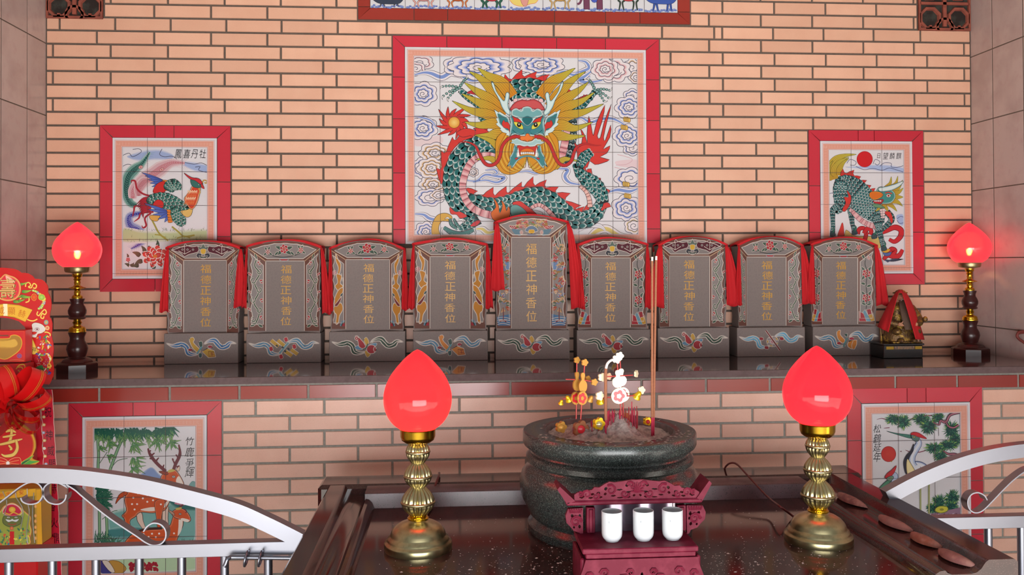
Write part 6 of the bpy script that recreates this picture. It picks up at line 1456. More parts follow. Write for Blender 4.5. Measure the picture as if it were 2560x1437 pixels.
p.line([(445, 790), (475, 850), (520, 930), (590, 985)], 9, (168, 160, 74)); p.line([(620, 870), (670, 910), (720, 950), (805, 940)], 9, (168, 160, 74)); p.line([(480, 935), (520, 940), (570, 960)], 6, (168, 160, 74)); p.line([(660, 965), (720, 950), (770, 962)], 6, (168, 160, 74))
p.ofill([(440, 780), (520, 780), (500, 825), (450, 815)], (228, 176, 90), INK, 2)
def fan(root, tips, w, c0, c1):
    for t in tips: p.blade([root, ((root[0]+t[0])/2, (root[1]+t[1])/2-4), t], w, c0, c1, INK, 1.6, base=1)
fan((570, 520), ((372, 428), (400, 455), (425, 485), (440, 515), (455, 545)), 34, (60, 84, 170), (90, 120, 210))
for k in range(5): p.ofill([(545+k*4, 490+k*18), (590, 495+k*14), (596, 510+k*14), (550+k*4, 508+k*18)], (228, 140, 50), INK, 1.6, 2)
p.ofill([(466, 575), (500, 520), (560, 500), (570, 560), (548, 600), (480, 600)], (208, 50, 48), INK, 2)
SCG = ((22, 60, 58), (60, 132, 120), (232, 240, 234))
p.scaled_body([(578, 575), (590, 555), (630, 530), (672, 545), (690, 565)], [14, 46, 50, 32, 8], 26, SCG, bg=(40, 70, 66))
p.scaled_body([(412, 668), (430, 662), (480, 645), (560, 655), (650, 690), (730, 712), (752, 716)], [6, 26, 46, 62, 58, 28, 8], 34, SCG, bg=(40, 70, 66))
p.ofill([(465, 690), (500, 650), (545, 665), (550, 710), (500, 720)], (208, 50, 48), INK, 2)
fan((610, 770), ((392, 680), (425, 730), (462, 775), (505, 810), (560, 835)), 36, (60, 84, 170), (100, 130, 215))
for k in range(5): p.ofill([(580+k*2, 730+k*22), (622, 738+k*20), (622, 756+k*20), (584+k*2, 750+k*22)], (228, 132, 50), INK, 1.6, 2)
p.scaled_body([(630, 712), (644, 738), (672, 792), (706, 846), (716, 862)], [10, 38, 52, 34, 10], 30, SCG, bg=(40, 70, 66))
p.ofill([(690, 745), (750, 730), (790, 700), (778, 775), (735, 792)], (228, 190, 110), INK, 2)
p.gfill([(720, 640), (760, 590), (790, 535), (850, 545), (846, 610), (820, 690), (780, 730), (740, 690)], (234, 190, 140), (214, 70, 44), 16, 4, INK, 2)
for r_ in range(4):
    for k in range(9): p.blade([(752+k*9-r_*6, 572+r_*28+(k % 2)*6), (752+k*9-r_*8, 590+r_*28), (746+k*10-r_*10, 606+r_*30)], 8, (250, 226, 190) if r_ % 2 == 0 else (226, 90, 50), (236, 150, 90), None)
p.ofill([(775, 480), (830, 475), (872, 515), (850, 552), (800, 548), (776, 520)], (60, 116, 108), INK, 2); p.ofill([(718, 432), (780, 468), (840, 478), (868, 512), (858, 528), (810, 495), (765, 480)], (206, 48, 58), INK, 2)
p.ofill([(858, 520), (872, 528), (886, 562), (860, 550)], (208, 60, 60), INK, 2, 2); p.line([(870, 510), (880, 492), (905, 498), (900, 516), (886, 510)], 6, (200, 160, 70)); p.line([(838, 556), (850, 590), (838, 605)], 7, (200, 160, 90)); p.disc(838, 528, 6, 5, (240, 240, 230), (20, 20, 20), INK, 1.4)
G2 = (52, 76, 66)
for x, y, a, l in ((360, 1110, 3.6, 70), (380, 1150, 2.7, 70), (400, 1080, 4.2, 60), (350, 1190, 3.0, 60), (480, 1190, 1.8, 50), (560, 1080, 5.2, 60), (500, 1030, 4.7, 50), (270, 1190, 3.6, 40), (280, 1190, 5.6, 40), (262, 1120, 4.4, 30)): p.blade([(x, y), (x+l*.5*math.cos(a+.2), y+l*.5*math.sin(a+.2)), (x+l*math.cos(a), y+l*math.sin(a))], l*.55, G2, (90, 112, 90), INK, 1.4)
p.line([(265, 1200), (268, 1150), (262, 1130)], 4, (70, 90, 60)); flower(p, 262, 1140, 20, (206, 60, 76), (240, 215, 215), 5)
for r, n in ((78, 8), (52, 7), (26, 5)):
    for k in range(n): a = 2*PI*k/n+r; p.disc(482+r*math.cos(a), 1112+r*.82*math.sin(a), 30, 24, (212, 60, 56), (226, 90, 80), (246, 226, 220), 4, 14, a)
p.disc(482, 1112, 18, 14, (228, 130, 60))
for ch, x in zip('鳳喜丹牡', (672, 742, 806, 872)): p.text(ch, x, 276, 54, 74, INK, .05, .12)
finish(p, 'bird', 0, m_bird, 3)
# ---- scaly horned beast gazing at the sun
p = start('qilin', 0); p.z = (2000, 310, 3.506)
p.rect(200, 200, 930, 1300, PAPER)
p.gfill([(400, 380), (600, 400), (720, 420), (905, 430), (905, 380), (740, 350), (560, 360)], PAPER, (176, 194, 232), 18); p.gfill([(840, 800), (905, 790), (905, 890), (860, 870)], PAPER, (170, 190, 230), 12)
for q in ([(410, 345), (440, 310), (490, 330), (480, 360), (440, 360)], [(490, 370), (560, 400), (640, 390), (720, 405), (780, 385), (840, 400), (905, 420)], [(640, 350), (660, 310), (700, 330), (680, 360), (655, 345)], [(700, 370), (740, 340), (800, 345), (800, 375), (850, 380), (905, 365)], [(250, 610), (300, 605), (290, 640), (340, 650)], [(850, 830), (880, 810), (905, 815)], [(850, 840), (870, 870), (905, 865)]): p.line(q, 3, (74, 84, 120))
p.disc(567, 308, 69, 69, (214, 36, 44), None, (150, 30, 40), 2, 36)
for pts, w in (([(285, 490), (262, 400), (310, 310), (400, 275), (495, 266)], 74), ([(310, 480), (300, 400), (350, 330), (430, 290)], 60), ([(340, 450), (350, 390), (380, 340), (430, 300)], 50), ([(285, 480), (250, 450), (255, 370), (290, 320)], 44)): p.blade(pts, w, (196, 150, 50), (206, 200, 80), (90, 80, 40), 1.8, 6, .9, 3, (130, 110, 40))
p.ofill([(398, 940), (420, 935), (470, 975), (560, 985), (680, 990), (720, 1060), (640, 1100), (400, 1060)], (226, 196, 120), (110, 90, 60), 2)
p.ofill([(345, 1010), (330, 975), (350, 915), (372, 862), (384, 925), (384, 1000)], RED, (120, 30, 36), 1.8, 3)
for q in ([(506, 965), (520, 920), (560, 915), (580, 960), (560, 1040)], [(560, 960), (590, 915), (625, 935), (615, 970)]): p.line(q, 26, (120, 30, 36)); p.line(q, 20, (206, 44, 52))
for q in ([(700, 960), (760, 935), (830, 905), (885, 930), (880, 985), (830, 1030), (780, 1010)], [(730, 1190), (770, 1150), (830, 1160), (870, 1150), (900, 1100)], [(780, 1140), (800, 1100), (830, 1110), (820, 1140)]): p.line(q, 34, (120, 30, 36), 6, taper=(.6, .6)); p.line(q, 27, (208, 46, 54), 6, taper=(.6, .6))
for k in range(5): p.blade([(740+k*6, 1190+k*5), (820, 1200-k*4), (908, 1184)], 12, (90, 100, 130), (50, 60, 84), INK, 1.2)
p.ofill([(725, 1120), (760, 1130), (800, 1120), (790, 1150), (745, 1155)], (90, 110, 170), INK, 1.8, 3); p.ofill([(715, 1100), (790, 1095), (770, 1125), (730, 1125)], (226, 170, 60), INK, 1.5, 3)
SQ = ((26, 42, 50), (60, 120, 122), (226, 238, 236)); kw = dict(cols=SQ, bg=(36, 44, 52))
p.scaled_body([(440, 700), (450, 790), (458, 870), (478, 950)], [38, 26, 18, 16], 24, **kw); p.scaled_body([(760, 770), (805, 830), (760, 890), (700, 940), (650, 985)], [30, 26, 22, 16, 14], 24, **kw)
p.ofill([(735, 770), (790, 770), (815, 840), (800, 870), (780, 820)], RED, INK, 1.6, 3)
p.belly([(440, 740), (520, 830), (600, 880), (680, 900)], [40, 50], 11, (225, 160, 165), (246, 222, 222)); 
fin(p, [(355, 450), (440, 440), (520, 500), (580, 560), (650, 600)], 52, 6, .35, (212, 58, 52), 1.8, 10, side=-1)
p.scaled_body([(298, 520), (315, 525), (350, 535), (410, 552), (480, 600), (570, 690), (650, 770), (700, 840), (722, 870)], [8, 48, 84, 106, 118, 112, 92, 50, 14], 34, dense=.52, **kw)
p.scaled_body([(362, 490), (360, 515), (356, 570), (360, 660), (345, 740), (318, 770)], [14, 44, 64, 62, 40, 18], 32, dense=.52, **kw); p.scaled_body([(352, 705), (334, 722), (290, 752), (288, 830), (290, 900), (285, 960)], [12, 30, 24, 18, 17, 20], 24, **kw)
p.scaled_body([(668, 790), (678, 830), (695, 920), (712, 1000), (735, 1085)], [10, 42, 26, 20, 20], 24, **kw)
p.ofill([(408, 580), (446, 630), (440, 700), (396, 765), (370, 750), (400, 690), (385, 640), (425, 640)], RED, INK, 1.8, 3)
for x, y in ((285, 965), (478, 950), (650, 985), (735, 1090)):
    p.ofill([(x-22, y-10), (x, y-30), (x+20, y-14), (x+26, y+14), (x-18, y+22)], (60, 84, 90), INK, 1.6, 2); p.blade([(x, y-10), (x+14, y-40), (x+4, y-66)], 14, (50, 120, 100), None, INK, 1.2)
for pts, w in (([(750, 560), (790, 520), (800, 460)], 34), ([(790, 560), (840, 520), (858, 455)], 34), ([(800, 590), (860, 560), (900, 490)], 44), ([(800, 610), (860, 600), (905, 560)], 44), ([(800, 640), (860, 640), (905, 640)], 46), ([(790, 670), (850, 680), (900, 720)], 46), ([(760, 690), (810, 720), (850, 765)], 40), ([(720, 700), (760, 740), (765, 770)], 34), ([(690, 700), (690, 740), (660, 765)], 34)): p.blade(pts, w, (204, 150, 50), (200, 194, 76), (90, 80, 40), 1.6, 5, 1, 2, (130, 110, 40))
p.gfill([(670, 585), (700, 550), (760, 560), (820, 590), (836, 640), (800, 690), (740, 700), (690, 690), (650, 670)], (200, 228, 222), (70, 146, 140), 16, 4, INK, 2)
p.gfill([(690, 560), (760, 545), (830, 525), (905, 500), (880, 540), (820, 575), (760, 590), (700, 590)], (110, 166, 170), (226, 240, 238), 12, 4, INK, 2)
p.disc(776, 628, 20, 15, (240, 236, 226), (226, 120, 90), INK, 2, 18); p.disc(776, 628, 8, 8, (150, 30, 30)); p.line([(748, 606), (776, 598), (806, 612)], 6, (206, 60, 44), 4)
p.gfill([(610, 605), (640, 590), (700, 595), (730, 620), (700, 650), (650, 665), (612, 640)], (222, 190, 80), (226, 120, 44), 12, 4, INK, 2); p.ofill([(640, 680), (670, 665), (730, 660), (720, 690), (680, 705)], (190, 50, 60), INK, 1.6, 3)
for k in range(4): p.disc(658+k*16, 674, 7, 8, (244, 244, 240), None, INK, 1.2, 10)
p.ofill([(636, 700), (690, 700), (745, 735), (700, 735), (650, 725)], (110, 160, 120), INK, 1.6, 3)
for k in range(4): p.ofill([(700+k*3, 745+k*22), (744, 740+k*22), (742, 762+k*20), (704+k*3, 766+k*20)], (240, 214, 214), INK, 1.5, 2)
for ch, x in zip('日望麟麒', (690, 750, 808, 866)): p.text(ch, x, 279, 44 if ch != '日' else 26, 58 if ch != '日' else 44, INK, 0, .12)
finish(p, 'qilin', 0, m_qilin, 3)
# ---- deer and bamboo
p = start('deer', YF); p.z = (160, 980, 3.1452); rg = random.Random(6)
p.rect(200, 230, 1080, 1700, PAPER)
p.gfill([(590, 660), (680, 590), (735, 630), (770, 690), (600, 700)], (190, 205, 230), (130, 156, 206), 16)
p.gfill([(350, 960), (500, 900), (820, 840), (1060, 830), (1060, 1200), (800, 1260), (400, 1240), (340, 1080)], (214, 232, 226), (120, 178, 172), 70); p.gfill([(340, 1080), (520, 1050), (640, 1080), (520, 1150), (360, 1140)], (150, 196, 190), (70, 136, 136), 22)
p.gfill([(820, 850), (900, 840), (1060, 880), (1060, 930), (900, 920)], (110, 170, 160), (30, 110, 110), 14); p.gfill([(380, 1320), (700, 1290), (1060, 1300), (1060, 1400), (500, 1410)], (226, 236, 220), (190, 220, 180), 20)
p.ofill([(980, 740), (1010, 700), (1050, 720), (1050, 750), (1000, 750)], (120, 170, 170), (60, 120, 120), 1.4)
for k in range(30): p.disc(rg.uniform(880, 1050), rg.uniform(855, 885), 12, 6, (226, 150, 170), (206, 120, 150))
def bleaf(x, y, a, l, c0, c1, w=13): p.blade([(x, y), (x+l*.5*math.cos(a)-3, y+l*.5*math.sin(a)), (x+l*math.cos(a), y+l*math.sin(a))], w, c0, c1, (30, 90, 74), 1.1, 3)
for pts in ([(262, 340), (268, 420), (272, 500), (268, 600), (275, 780), (280, 1140)], [(470, 350), (430, 430), (395, 520), (362, 612)], [(330, 900), (335, 1000), (342, 1180)]): p.line(pts, 16, (56, 104, 84)); p.line(pts, 10, (140, 184, 140))
for pts in ([(500, 520), (420, 540), (370, 600)], [(490, 380), (440, 400)], [(300, 1000), (380, 940), (420, 930)], [(280, 560), (340, 470)], [(300, 950), (360, 1000)]): p.line(pts, 3.5, (90, 120, 96))
for row, (y0, n, c0, c1) in enumerate(((330, 80, (120, 170, 110), (160, 200, 120)), (310, 110, (70, 140, 96), (130, 180, 100)), (290, 130, (20, 84, 76), (50, 120, 90)))):
    for k in range(n):
        x = rg.uniform(235, 860); bleaf(x, y0+rg.uniform(-14, 16)-(20 if x > 800 else 0), rg.uniform(.5, 2.5), rg.uniform(44, 105)*(1.1 if row == 0 else .85), c0, c1)
for cx, cy, n, s_ in ((380, 400, 16, 70), (550, 420, 18, 80), (730, 390, 14, 70), (840, 400, 14, 60), (300, 430, 8, 50), (560, 530, 16, 90), (550, 600, 12, 90), (355, 510, 8, 50)):
    for k in range(n): bleaf(cx+rg.uniform(-26, 26), cy+rg.uniform(-20, 16), rg.uniform(-.2, 2.6), rg.uniform(.6, 1.1)*s_, (84, 146, 96), (156, 196, 110))
for k in range(110): bleaf(rg.uniform(245, 330), rg.uniform(750, 890), rg.uniform(-1.2, 1.2), rg.uniform(40, 84), (24, 90, 80), (80, 146, 110))
for k in range(50): bleaf(rg.uniform(240, 420), 1190+rg.uniform(-10, 10), rg.uniform(-2.4, -.7), rg.uniform(40, 110), (50, 110, 100), (120, 170, 120), 7)
for k in range(40): bleaf(rg.uniform(700, 1050), 1195+rg.uniform(-10, 5), rg.uniform(-2.2, -.9), rg.uniform(20, 50), (90, 160, 140), (150, 200, 160), 5)
OR, WH, DK = (214, 86, 34), (246, 234, 222), (70, 30, 22)
def spots(L, r=8):
    for x, y in L: p.disc(x, y, r, r*.95, (250, 240, 230), None, None, n=10)
for pts in ([(545, 950), (590, 960), (600, 1010), (630, 1070)], [(800, 900), (795, 1000), (810, 1060)]): p.line(pts, 34, DK, 6, taper=(1, .5)); p.line(pts, 28, (232, 206, 190), 6, taper=(1, .5))
p.gfill([(476, 850), (500, 790), (560, 760), (640, 768), (740, 775), (800, 740), (780, 700), (820, 700), (880, 720), (850, 800), (830, 860), (790, 930), (700, 950), (600, 945), (560, 980), (520, 1010), (522, 1070), (492, 1060), (475, 1000), (455, 970), (490, 930)], (232, 150, 110), OR, 16, 4, DK, 3)
p.fill([(600, 925), (700, 935), (800, 900), (850, 800), (830, 760), (820, 840), (760, 900), (680, 905)], WH); p.gfill([(715, 860), (790, 850), (770, 960), (760, 1060), (735, 1060), (725, 980)], (232, 150, 110), OR, 8, 4, DK, 2.5)
p.gfill([(404, 880), (430, 810), (480, 780), (500, 800), (440, 840)], (120, 50, 26), (206, 84, 40), 6, 3, DK, 2)
p.line([(500, 775), (600, 765), (740, 780)], 7, (90, 36, 24)); spots([(582, 795), (655, 808), (745, 825), (545, 830), (655, 862), (535, 880), (575, 880), (555, 922), (762, 882), (620, 835), (700, 850)])
p.gfill([(760, 700), (770, 650), (815, 625), (870, 610), (908, 650), (945, 730), (905, 760), (850, 740), (820, 790), (775, 760)], (236, 180, 150), OR, 12, 4, DK, 3); p.fill([(905, 660), (940, 730), (910, 750), (880, 700)], WH); p.disc(862, 665, 13, 9, (244, 240, 230), (30, 20, 18), DK, 2)
p.ofill([(745, 625), (800, 620), (820, 645), (790, 650)], (150, 60, 40), DK, 2, 3); p.ofill([(880, 610), (910, 580), (905, 620)], (236, 210, 190), DK, 2, 3); p.fill([(820, 615), (870, 600), (870, 620), (825, 632)], (206, 190, 100))
AN = (112, 40, 54)
for main, pr in (([(800, 622), (745, 575), (700, 525), (672, 480), (660, 442)], ((745, 575, 730, 545), (720, 545, 745, 515), (700, 525, 672, 522), (685, 500, 712, 478), (775, 600, 786, 570), (668, 470, 684, 458))), ([(862, 608), (880, 560), (905, 510), (912, 470), (902, 412)], ((875, 570, 856, 535), (858, 535, 852, 520), (900, 520, 880, 490), (912, 480, 916, 452), (885, 590, 908, 578), (908, 495, 922, 490)))):
    p.line(main, 17, AN, 6, taper=(1, .4))
    for a, b_, c, d in pr: p.line([(a, b_), (c, d)], 11, AN, 0, taper=(1, .5))
p.gfill([(480, 1200), (510, 1140), (560, 1105), (640, 1080), (760, 1075), (830, 1050), (850, 1000), (870, 960), (930, 985), (935, 1050), (905, 1120), (890, 1180), (960, 1195), (1010, 1215), (600, 1240)], (232, 140, 100), OR, 16, 4, DK, 3); p.fill([(905, 990), (932, 1010), (925, 1080), (895, 1130), (900, 1060)], WH); p.line([(545, 1110), (640, 1078), (770, 1070)], 13, DK)
p.gfill([(845, 950), (880, 920), (930, 915), (975, 950), (997, 1000), (975, 1022), (915, 1000), (870, 985)], (236, 180, 150), OR, 10, 4, DK, 3); p.fill([(930, 990), (985, 1005), (970, 1022), (920, 1005)], WH); p.disc(913, 958, 11, 8, (244, 240, 230), (30, 20, 18), DK, 2); p.disc(990, 998, 6, 6, (226, 120, 120))
p.ofill([(822, 925), (862, 945), (868, 970), (835, 950)], (190, 150, 130), DK, 2, 3); p.line([(905, 905), (930, 890), (935, 872)], 9, AN); p.line([(945, 920), (962, 935), (958, 950)], 6, AN); p.fill([(880, 912), (925, 905), (915, 922), (885, 926)], (206, 190, 100))
spots([(625, 1115), (692, 1113), (748, 1112), (665, 1138), (722, 1140), (865, 1110), (600, 1145)])
for pts, c in (([(260, 1330), (330, 1335), (380, 1400), (340, 1440), (270, 1400)], (70, 70, 140)), ([(350, 1330), (430, 1330), (490, 1390), (420, 1440), (380, 1400)], (196, 150, 70)), ([(300, 1330), (350, 1330), (400, 1410), (360, 1410)], (226, 214, 200))): p.ofill(pts, c, DK, 2)
for k in range(60): p.disc(rg.uniform(520, 735), rg.uniform(1345, 1400), 16, 11, (176, 40, 56), (140, 26, 44), None, n=8, ang=rg.uniform(0, 3))
for ch, y, h in zip('竹鹿爭輝', (385, 470, 556, 628), (66, 76, 70, 84)): p.text(ch, 988, y, 66, h, INK, 0, .18)
finish(p, 'deer', YF, m_deer, 3)
# ---- cranes and pines
p = start('crane', YF); p.z = (2080, 950, 2.95); rg = random.Random(8)
p.rect(230, 180, 1000, 1700, PAPER)
def branch(pts, w): p.line(pts, w, (70, 30, 44), 6, taper=(.3, 1)); p.line(pts, w*.5, (176, 110, 128), 6, taper=(.3, 1))
branch([(330, 290), (365, 282), (400, 290), (470, 300), (560, 300), (620, 270), (740, 260)], 6); branch([(380, 355), (425, 350)], 4); branch([(600, 535), (650, 530), (700, 515)], 5); branch([(500, 525), (515, 525)], 4); branch([(540, 515), (575, 530)], 4)
def pine(cx, cy, rx, ry):
    for k in range(120):
        a = rg.uniform(0, 2*PI); r = rg.uniform(.5, 1.08); x, y = cx+rx*r*math.cos(a), cy+ry*r*math.sin(a)
        p.line([(cx+rx*(r-.45)*math.cos(a), cy+ry*(r-.45)*math.sin(a)), (x, y)], 4, (150, 190, 96) if k % 3 == 0 else (60, 126, 84), 0, taper=(1, .2))
    p.disc(cx, cy, rx*.55, ry*.5, (20, 80, 72), (10, 58, 60), None, n=20)
    for k in range(90):
        a = rg.uniform(0, 2*PI); r = rg.uniform(.35, .98); x, y = cx+rx*r*math.cos(a), cy+ry*r*math.sin(a)
        p.line([(cx+rx*(r-.3)*math.cos(a), cy+ry*(r-.3)*math.sin(a)), (x, y)], 3.5, rg.choice(((20, 80, 74), (60, 130, 96), (14, 56, 60))), 0, taper=(1, .3))
for c in ((450, 290, 66, 46), (530, 310, 62, 62), (660, 290, 72, 52), (715, 340, 70, 74), (785, 275, 52, 40), (880, 370, 70, 80), (910, 440, 50, 60), (760, 500, 88, 50), (800, 560, 60, 52), (860, 480, 74, 48), (905, 600, 60, 60), (880, 655, 50, 44), (790, 900, 66, 66), (740, 945, 54, 44), (890, 870, 64, 70), (880, 930, 60, 44)): pine(*c)
branch([(745, 310), (790, 330), (800, 300), (840, 310), (870, 260), (930, 240), (960, 235)], 14); branch([(830, 290), (860, 340), (900, 350), (935, 330)], 11); branch([(820, 520), (860, 545), (900, 545), (945, 555)], 13)
p.line([(785, 350), (787, 410)], 2, INK); p.disc(417, 545, 54, 57, (206, 50, 48), (214, 64, 52), (130, 40, 40), 2, 32); p.ofill([(430, 600), (445, 592), (442, 604)], (206, 160, 70), None or INK, 1, 0)
p.fill([(650, 1010), (760, 980), (945, 940), (1000, 940), (1000, 1100), (600, 1100)], (150, 118, 140))
for k in range(120): p.disc(rg.uniform(680, 940), rg.uniform(980, 1060), 7, 5, rg.choice(((120, 80, 100), (190, 170, 186), (90, 50, 66))), n=6)
for q in ([(755, 960), (790, 930), (850, 935), (850, 965), (800, 980)], [(850, 1045), (900, 1020), (935, 1030), (920, 1055)]): p.ofill(q, (206, 200, 70), (90, 110, 50), 3); p.disc(sum(a[0] for a in q)/len(q), sum(a[1] for a in q)/len(q), 16, 9, (150, 150, 60))
BL, WB = (120, 150, 205), (232, 236, 244)
for q in ([(652, 770), (654, 980)], [(716, 740), (716, 985)]): p.line(q, 8, (170, 176, 120), 0)
p.gfill([(600, 605), (660, 605), (715, 640), (760, 690), (770, 725), (730, 742), (690, 740), (630, 700), (590, 655)], BL, WB, 18, 4, (50, 70, 120), 3)
for k in range(6): p.line([(650+k*12, 640+k*8), (690+k*10, 665+k*9), (712+k*8, 690+k*8)], 3, (70, 96, 150)); 
p.ofill([(655, 740), (700, 735), (760, 700), (776, 720), (720, 760), (690, 775), (650, 765)], (30, 34, 44), INK, 2); p.fill([(735, 660), (776, 694), (740, 690)], (200, 210, 230), 0)
q = [(625, 432), (642, 465), (618, 510), (592, 560), (590, 610), (610, 640)]; p.line(q, 34, (50, 70, 120), 6, taper=(.7, 1)); p.line(q, 29, (190, 206, 234), 6, taper=(.7, 1)); p.line(q, 12, WB, 6)
p.ofill([(602, 470), (580, 520), (545, 560), (528, 610), (540, 680), (565, 710), (558, 640), (572, 570), (600, 520)], (40, 40, 60), INK, 1.5); p.gfill([(556, 580), (585, 620), (625, 690), (650, 750), (640, 785), (622, 780), (600, 745), (560, 705), (548, 640)], (228, 206, 130), (246, 232, 176), 12, 4, INK, 2)
p.ofill([(402, 376), (480, 392), (580, 404), (600, 425), (570, 428), (490, 405)], (70, 130, 116), (20, 60, 60), 2, 3); p.ofill([(585, 405), (620, 395), (645, 420), (635, 450), (600, 445)], (90, 130, 120), INK, 2); p.ofill([(580, 400), (600, 384), (645, 392), (700, 432), (640, 420), (610, 408)], (206, 44, 54), (120, 24, 34), 2); p.disc(606, 420, 8, 6, (230, 220, 120), (30, 30, 30), INK, 1.5)
p.gfill([(478, 810), (500, 760), (560, 722), (610, 735), (640, 780), (560, 830), (520, 850), (480, 850)], BL, WB, 16, 4, (50, 70, 120), 3)
for k in range(5): p.line([(530+k*14, 780-k*6), (560+k*12, 790-k*4), (590+k*8, 780-k*2)], 3, (70, 96, 150))
p.line([(505, 835), (510, 812), (530, 815), (525, 832)], 3, (50, 70, 120))
q = [(440, 690), (465, 700), (462, 740), (448, 790), (470, 830)]; p.line(q, 30, (50, 70, 120), 6, taper=(.6, 1)); p.line(q, 25, (196, 210, 236), 6, taper=(.6, 1)); p.line([(425, 750), (415, 800), (418, 850)], 9, (30, 34, 46))
p.ofill([(342, 805), (400, 745), (430, 735), (438, 745), (380, 790)], (80, 140, 110), (20, 60, 60), 2, 3); p.ofill([(390, 722), (405, 690), (440, 662), (475, 630), (460, 680), (430, 712)], (206, 44, 54), (120, 24, 34), 2, 3); p.ofill([(400, 725), (440, 705), (455, 720), (430, 745)], (110, 150, 130), INK, 2, 3); p.disc(432, 722, 7, 5, (230, 220, 120), (30, 30, 30), INK, 1.3)
for ch, y, h in zip('松鶴延年', (358, 430, 497, 566), (62, 70, 62, 74)): p.text(ch, 334, y, 54, h, INK, 0, .22)
finish(p, 'crane', YF, m_crane, 3)
# ---- procession above waves (only its lower edge is in view)
p = start('top', 0, .0); p.z = (880, 0, 5.82); rg = random.Random(12)
p.z = (880, 0, 5.82)
slope = .0125*1
def base_y(u): return 122+(u-270)*.0163
cols = [((90, 96, 110), (60, 70, 90)), ((226, 170, 160), (200, 140, 140)), ((206, 120, 70), (180, 90, 50)), ((50, 100, 84), (190, 60, 70)), ((236, 214, 120), (232, 120, 90)), ((206, 170, 110), (190, 150, 90)), ((120, 70, 96), (70, 90, 180)), ((60, 76, 66), (190, 70, 76)), ((60, 90, 170), (90, 120, 110))]
x0_, x1_ = 268, 4740
for k in range(9):
    u0 = x0_+(x1_-x0_)*k/9; w = (x1_-x0_)/9; c0, c1 = cols[k]
    by = base_y(u0+w/2)
    for j in range(16):
        x = u0+w*.06+w*.88*j/15+rg.uniform(-8, 8); y = by-26+rg.uniform(-26, 10); r = rg.uniform(14, 26)
        p.disc(x, y, r, r*.7, (180, 198, 236), (120, 150, 220), (70, 96, 180), 3, 12); p.line([(x+r*.6*(1-t/9)*math.cos(t), y+r*.45*(1-t/9)*math.sin(t)) for t in range(8)], 3, (60, 84, 170), 2)
    if k == 4: p.ofill([(u0+60, -40), (u0+90, 60), (u0+230, 95), (u0+330, 60), (u0+420, 40), (u0+430, -40)], c0, c1, 4); p.ofill([(u0+200, -40), (u0+220, 60), (u0+270, 95), (u0+300, 50), (u0+310, -40)], (226, 160, 150), (150, 90, 90), 3)
    elif k == 6:
        for f in (.24, .62): p.ofill([(u0+w*f, -60), (u0+w*f+5, by-40), (u0+w*f+90, by-38), (u0+w*f+85, -60)], c0, (70, 40, 60), 4, 0)
        p.ofill([(u0+w*.45, -40), (u0+w*.5, 30), (u0+w*.62, 30), (u0+w*.64, -40)], (80, 100, 200), INK, 3, 2); p.line([(u0+w*.2, -40), (u0+w*.14, 40), (u0+w*.06, 60)], 22, c0)
    else:
        for f, d in ((.3, -20), (.4, 25), (.7, -15), (.8, 18)): p.line([(u0+w*f, -70), (u0+w*f+d, 0), (u0+w*f-d*.4, 40), (u0+w*f+d*.5, by-34)], 26 if k in (3, 8) else 18, INK, 5, taper=(1, .6)); p.line([(u0+w*f, -70), (u0+w*f+d, 0), (u0+w*f-d*.4, 40), (u0+w*f+d*.5, by-34)], 20 if k in (3, 8) else 13, c0, 5, taper=(1, .6))
        p.ofill([(u0+w*.34, -50), (u0+w*.42, 6), (u0+w*.6, 20), (u0+w*.72, -6), (u0+w*.74, -50)], c1, INK, 3)
        if k in (0, 8): p.ofill([(u0+w*.1, -40), (u0+w*.2, 40), (u0+w*.5, 60), (u0+w*.85, 50), (u0+w*.9, -40)], c1 if k == 0 else (66, 96, 180), INK, 3)
finish(p, 'top', 0, m_top, 9, border=False)
# ------------------------------------------------------------------ festive paper tower at the far left
ZA = (0, 660, 4.226); ZB = (0, 950, 2.95)
def zq_(Z, x, y, Y): return at(Z[0]+x/Z[2], Z[1]+y/Z[2], Y=Y)
YB = -.76
rd = (206, 28, 30)
tw_x = zq_(ZA, 10, 600, YB).x
tower = thing('paper_offering_tower', 'red and gold paper offering tower with scalloped arch at the far left', 'festive decoration', (tw_x, YB, 0))
zt1 = zq_(ZB, 100, 25, YB-.03).z
b = MB(); b.color(rd); b.box(tw_x-.20, tw_x+.085, YB-.02, YB+.08, .0, zt1-.06, bev=.003); b.build('column', M_red, tower, smooth=30)
half = [(10, 38), (60, 40), (100, 45), (150, 50), (190, 66), (225, 92), (262, 92), (300, 100), (340, 122), (368, 156), (400, 156), (440, 165), (475, 190), (500, 226), (508, 262), (502, 292), (520, 325), (535, 370), (542, 420), (538, 470), (526, 520), (524, 560), (542, 585), (552, 630), (550, 690), (542, 740), (548, 780), (560, 830), (566, 900), (560, 960), (552, 1010), (560, 1050), (568, 1110), (560, 1180), (540, 1230), (520, 1270)]
inn = [(330, 1270), (326, 1100), (326, 1000), (312, 920), (285, 860), (270, 780), (280, 720), (262, 665), (200, 605), (120, 578), (60, 568), (10, 565)]
R_s = half+inn; L_s = [(20-x, y) for x, y in half[::-1]][:-1]; Li = [(20-x, y) for x, y in inn[::-1]][1:]
poly = half+inn+Li+L_s
b = MB(); b.color(rd); pl = [(zq_(ZA, x, y, YB).x, zq_(ZA, x, y, YB).z) for x, y in poly]; b.prism(pl, YB, YB+.004); board = b.build('arch_board', M_red, tower, smooth=0)
p = Paint((0, YB, 0), off=.0003, lw=1.2, cell=1.0); p.z = ZA
Y1, Y2, GN = (232, 190, 60), (250, 226, 130), (70, 150, 60)
p.line([(x-12 if x > 60 else x, y+12) for x, y in half[2:]], 4, (190, 60, 30), 0)
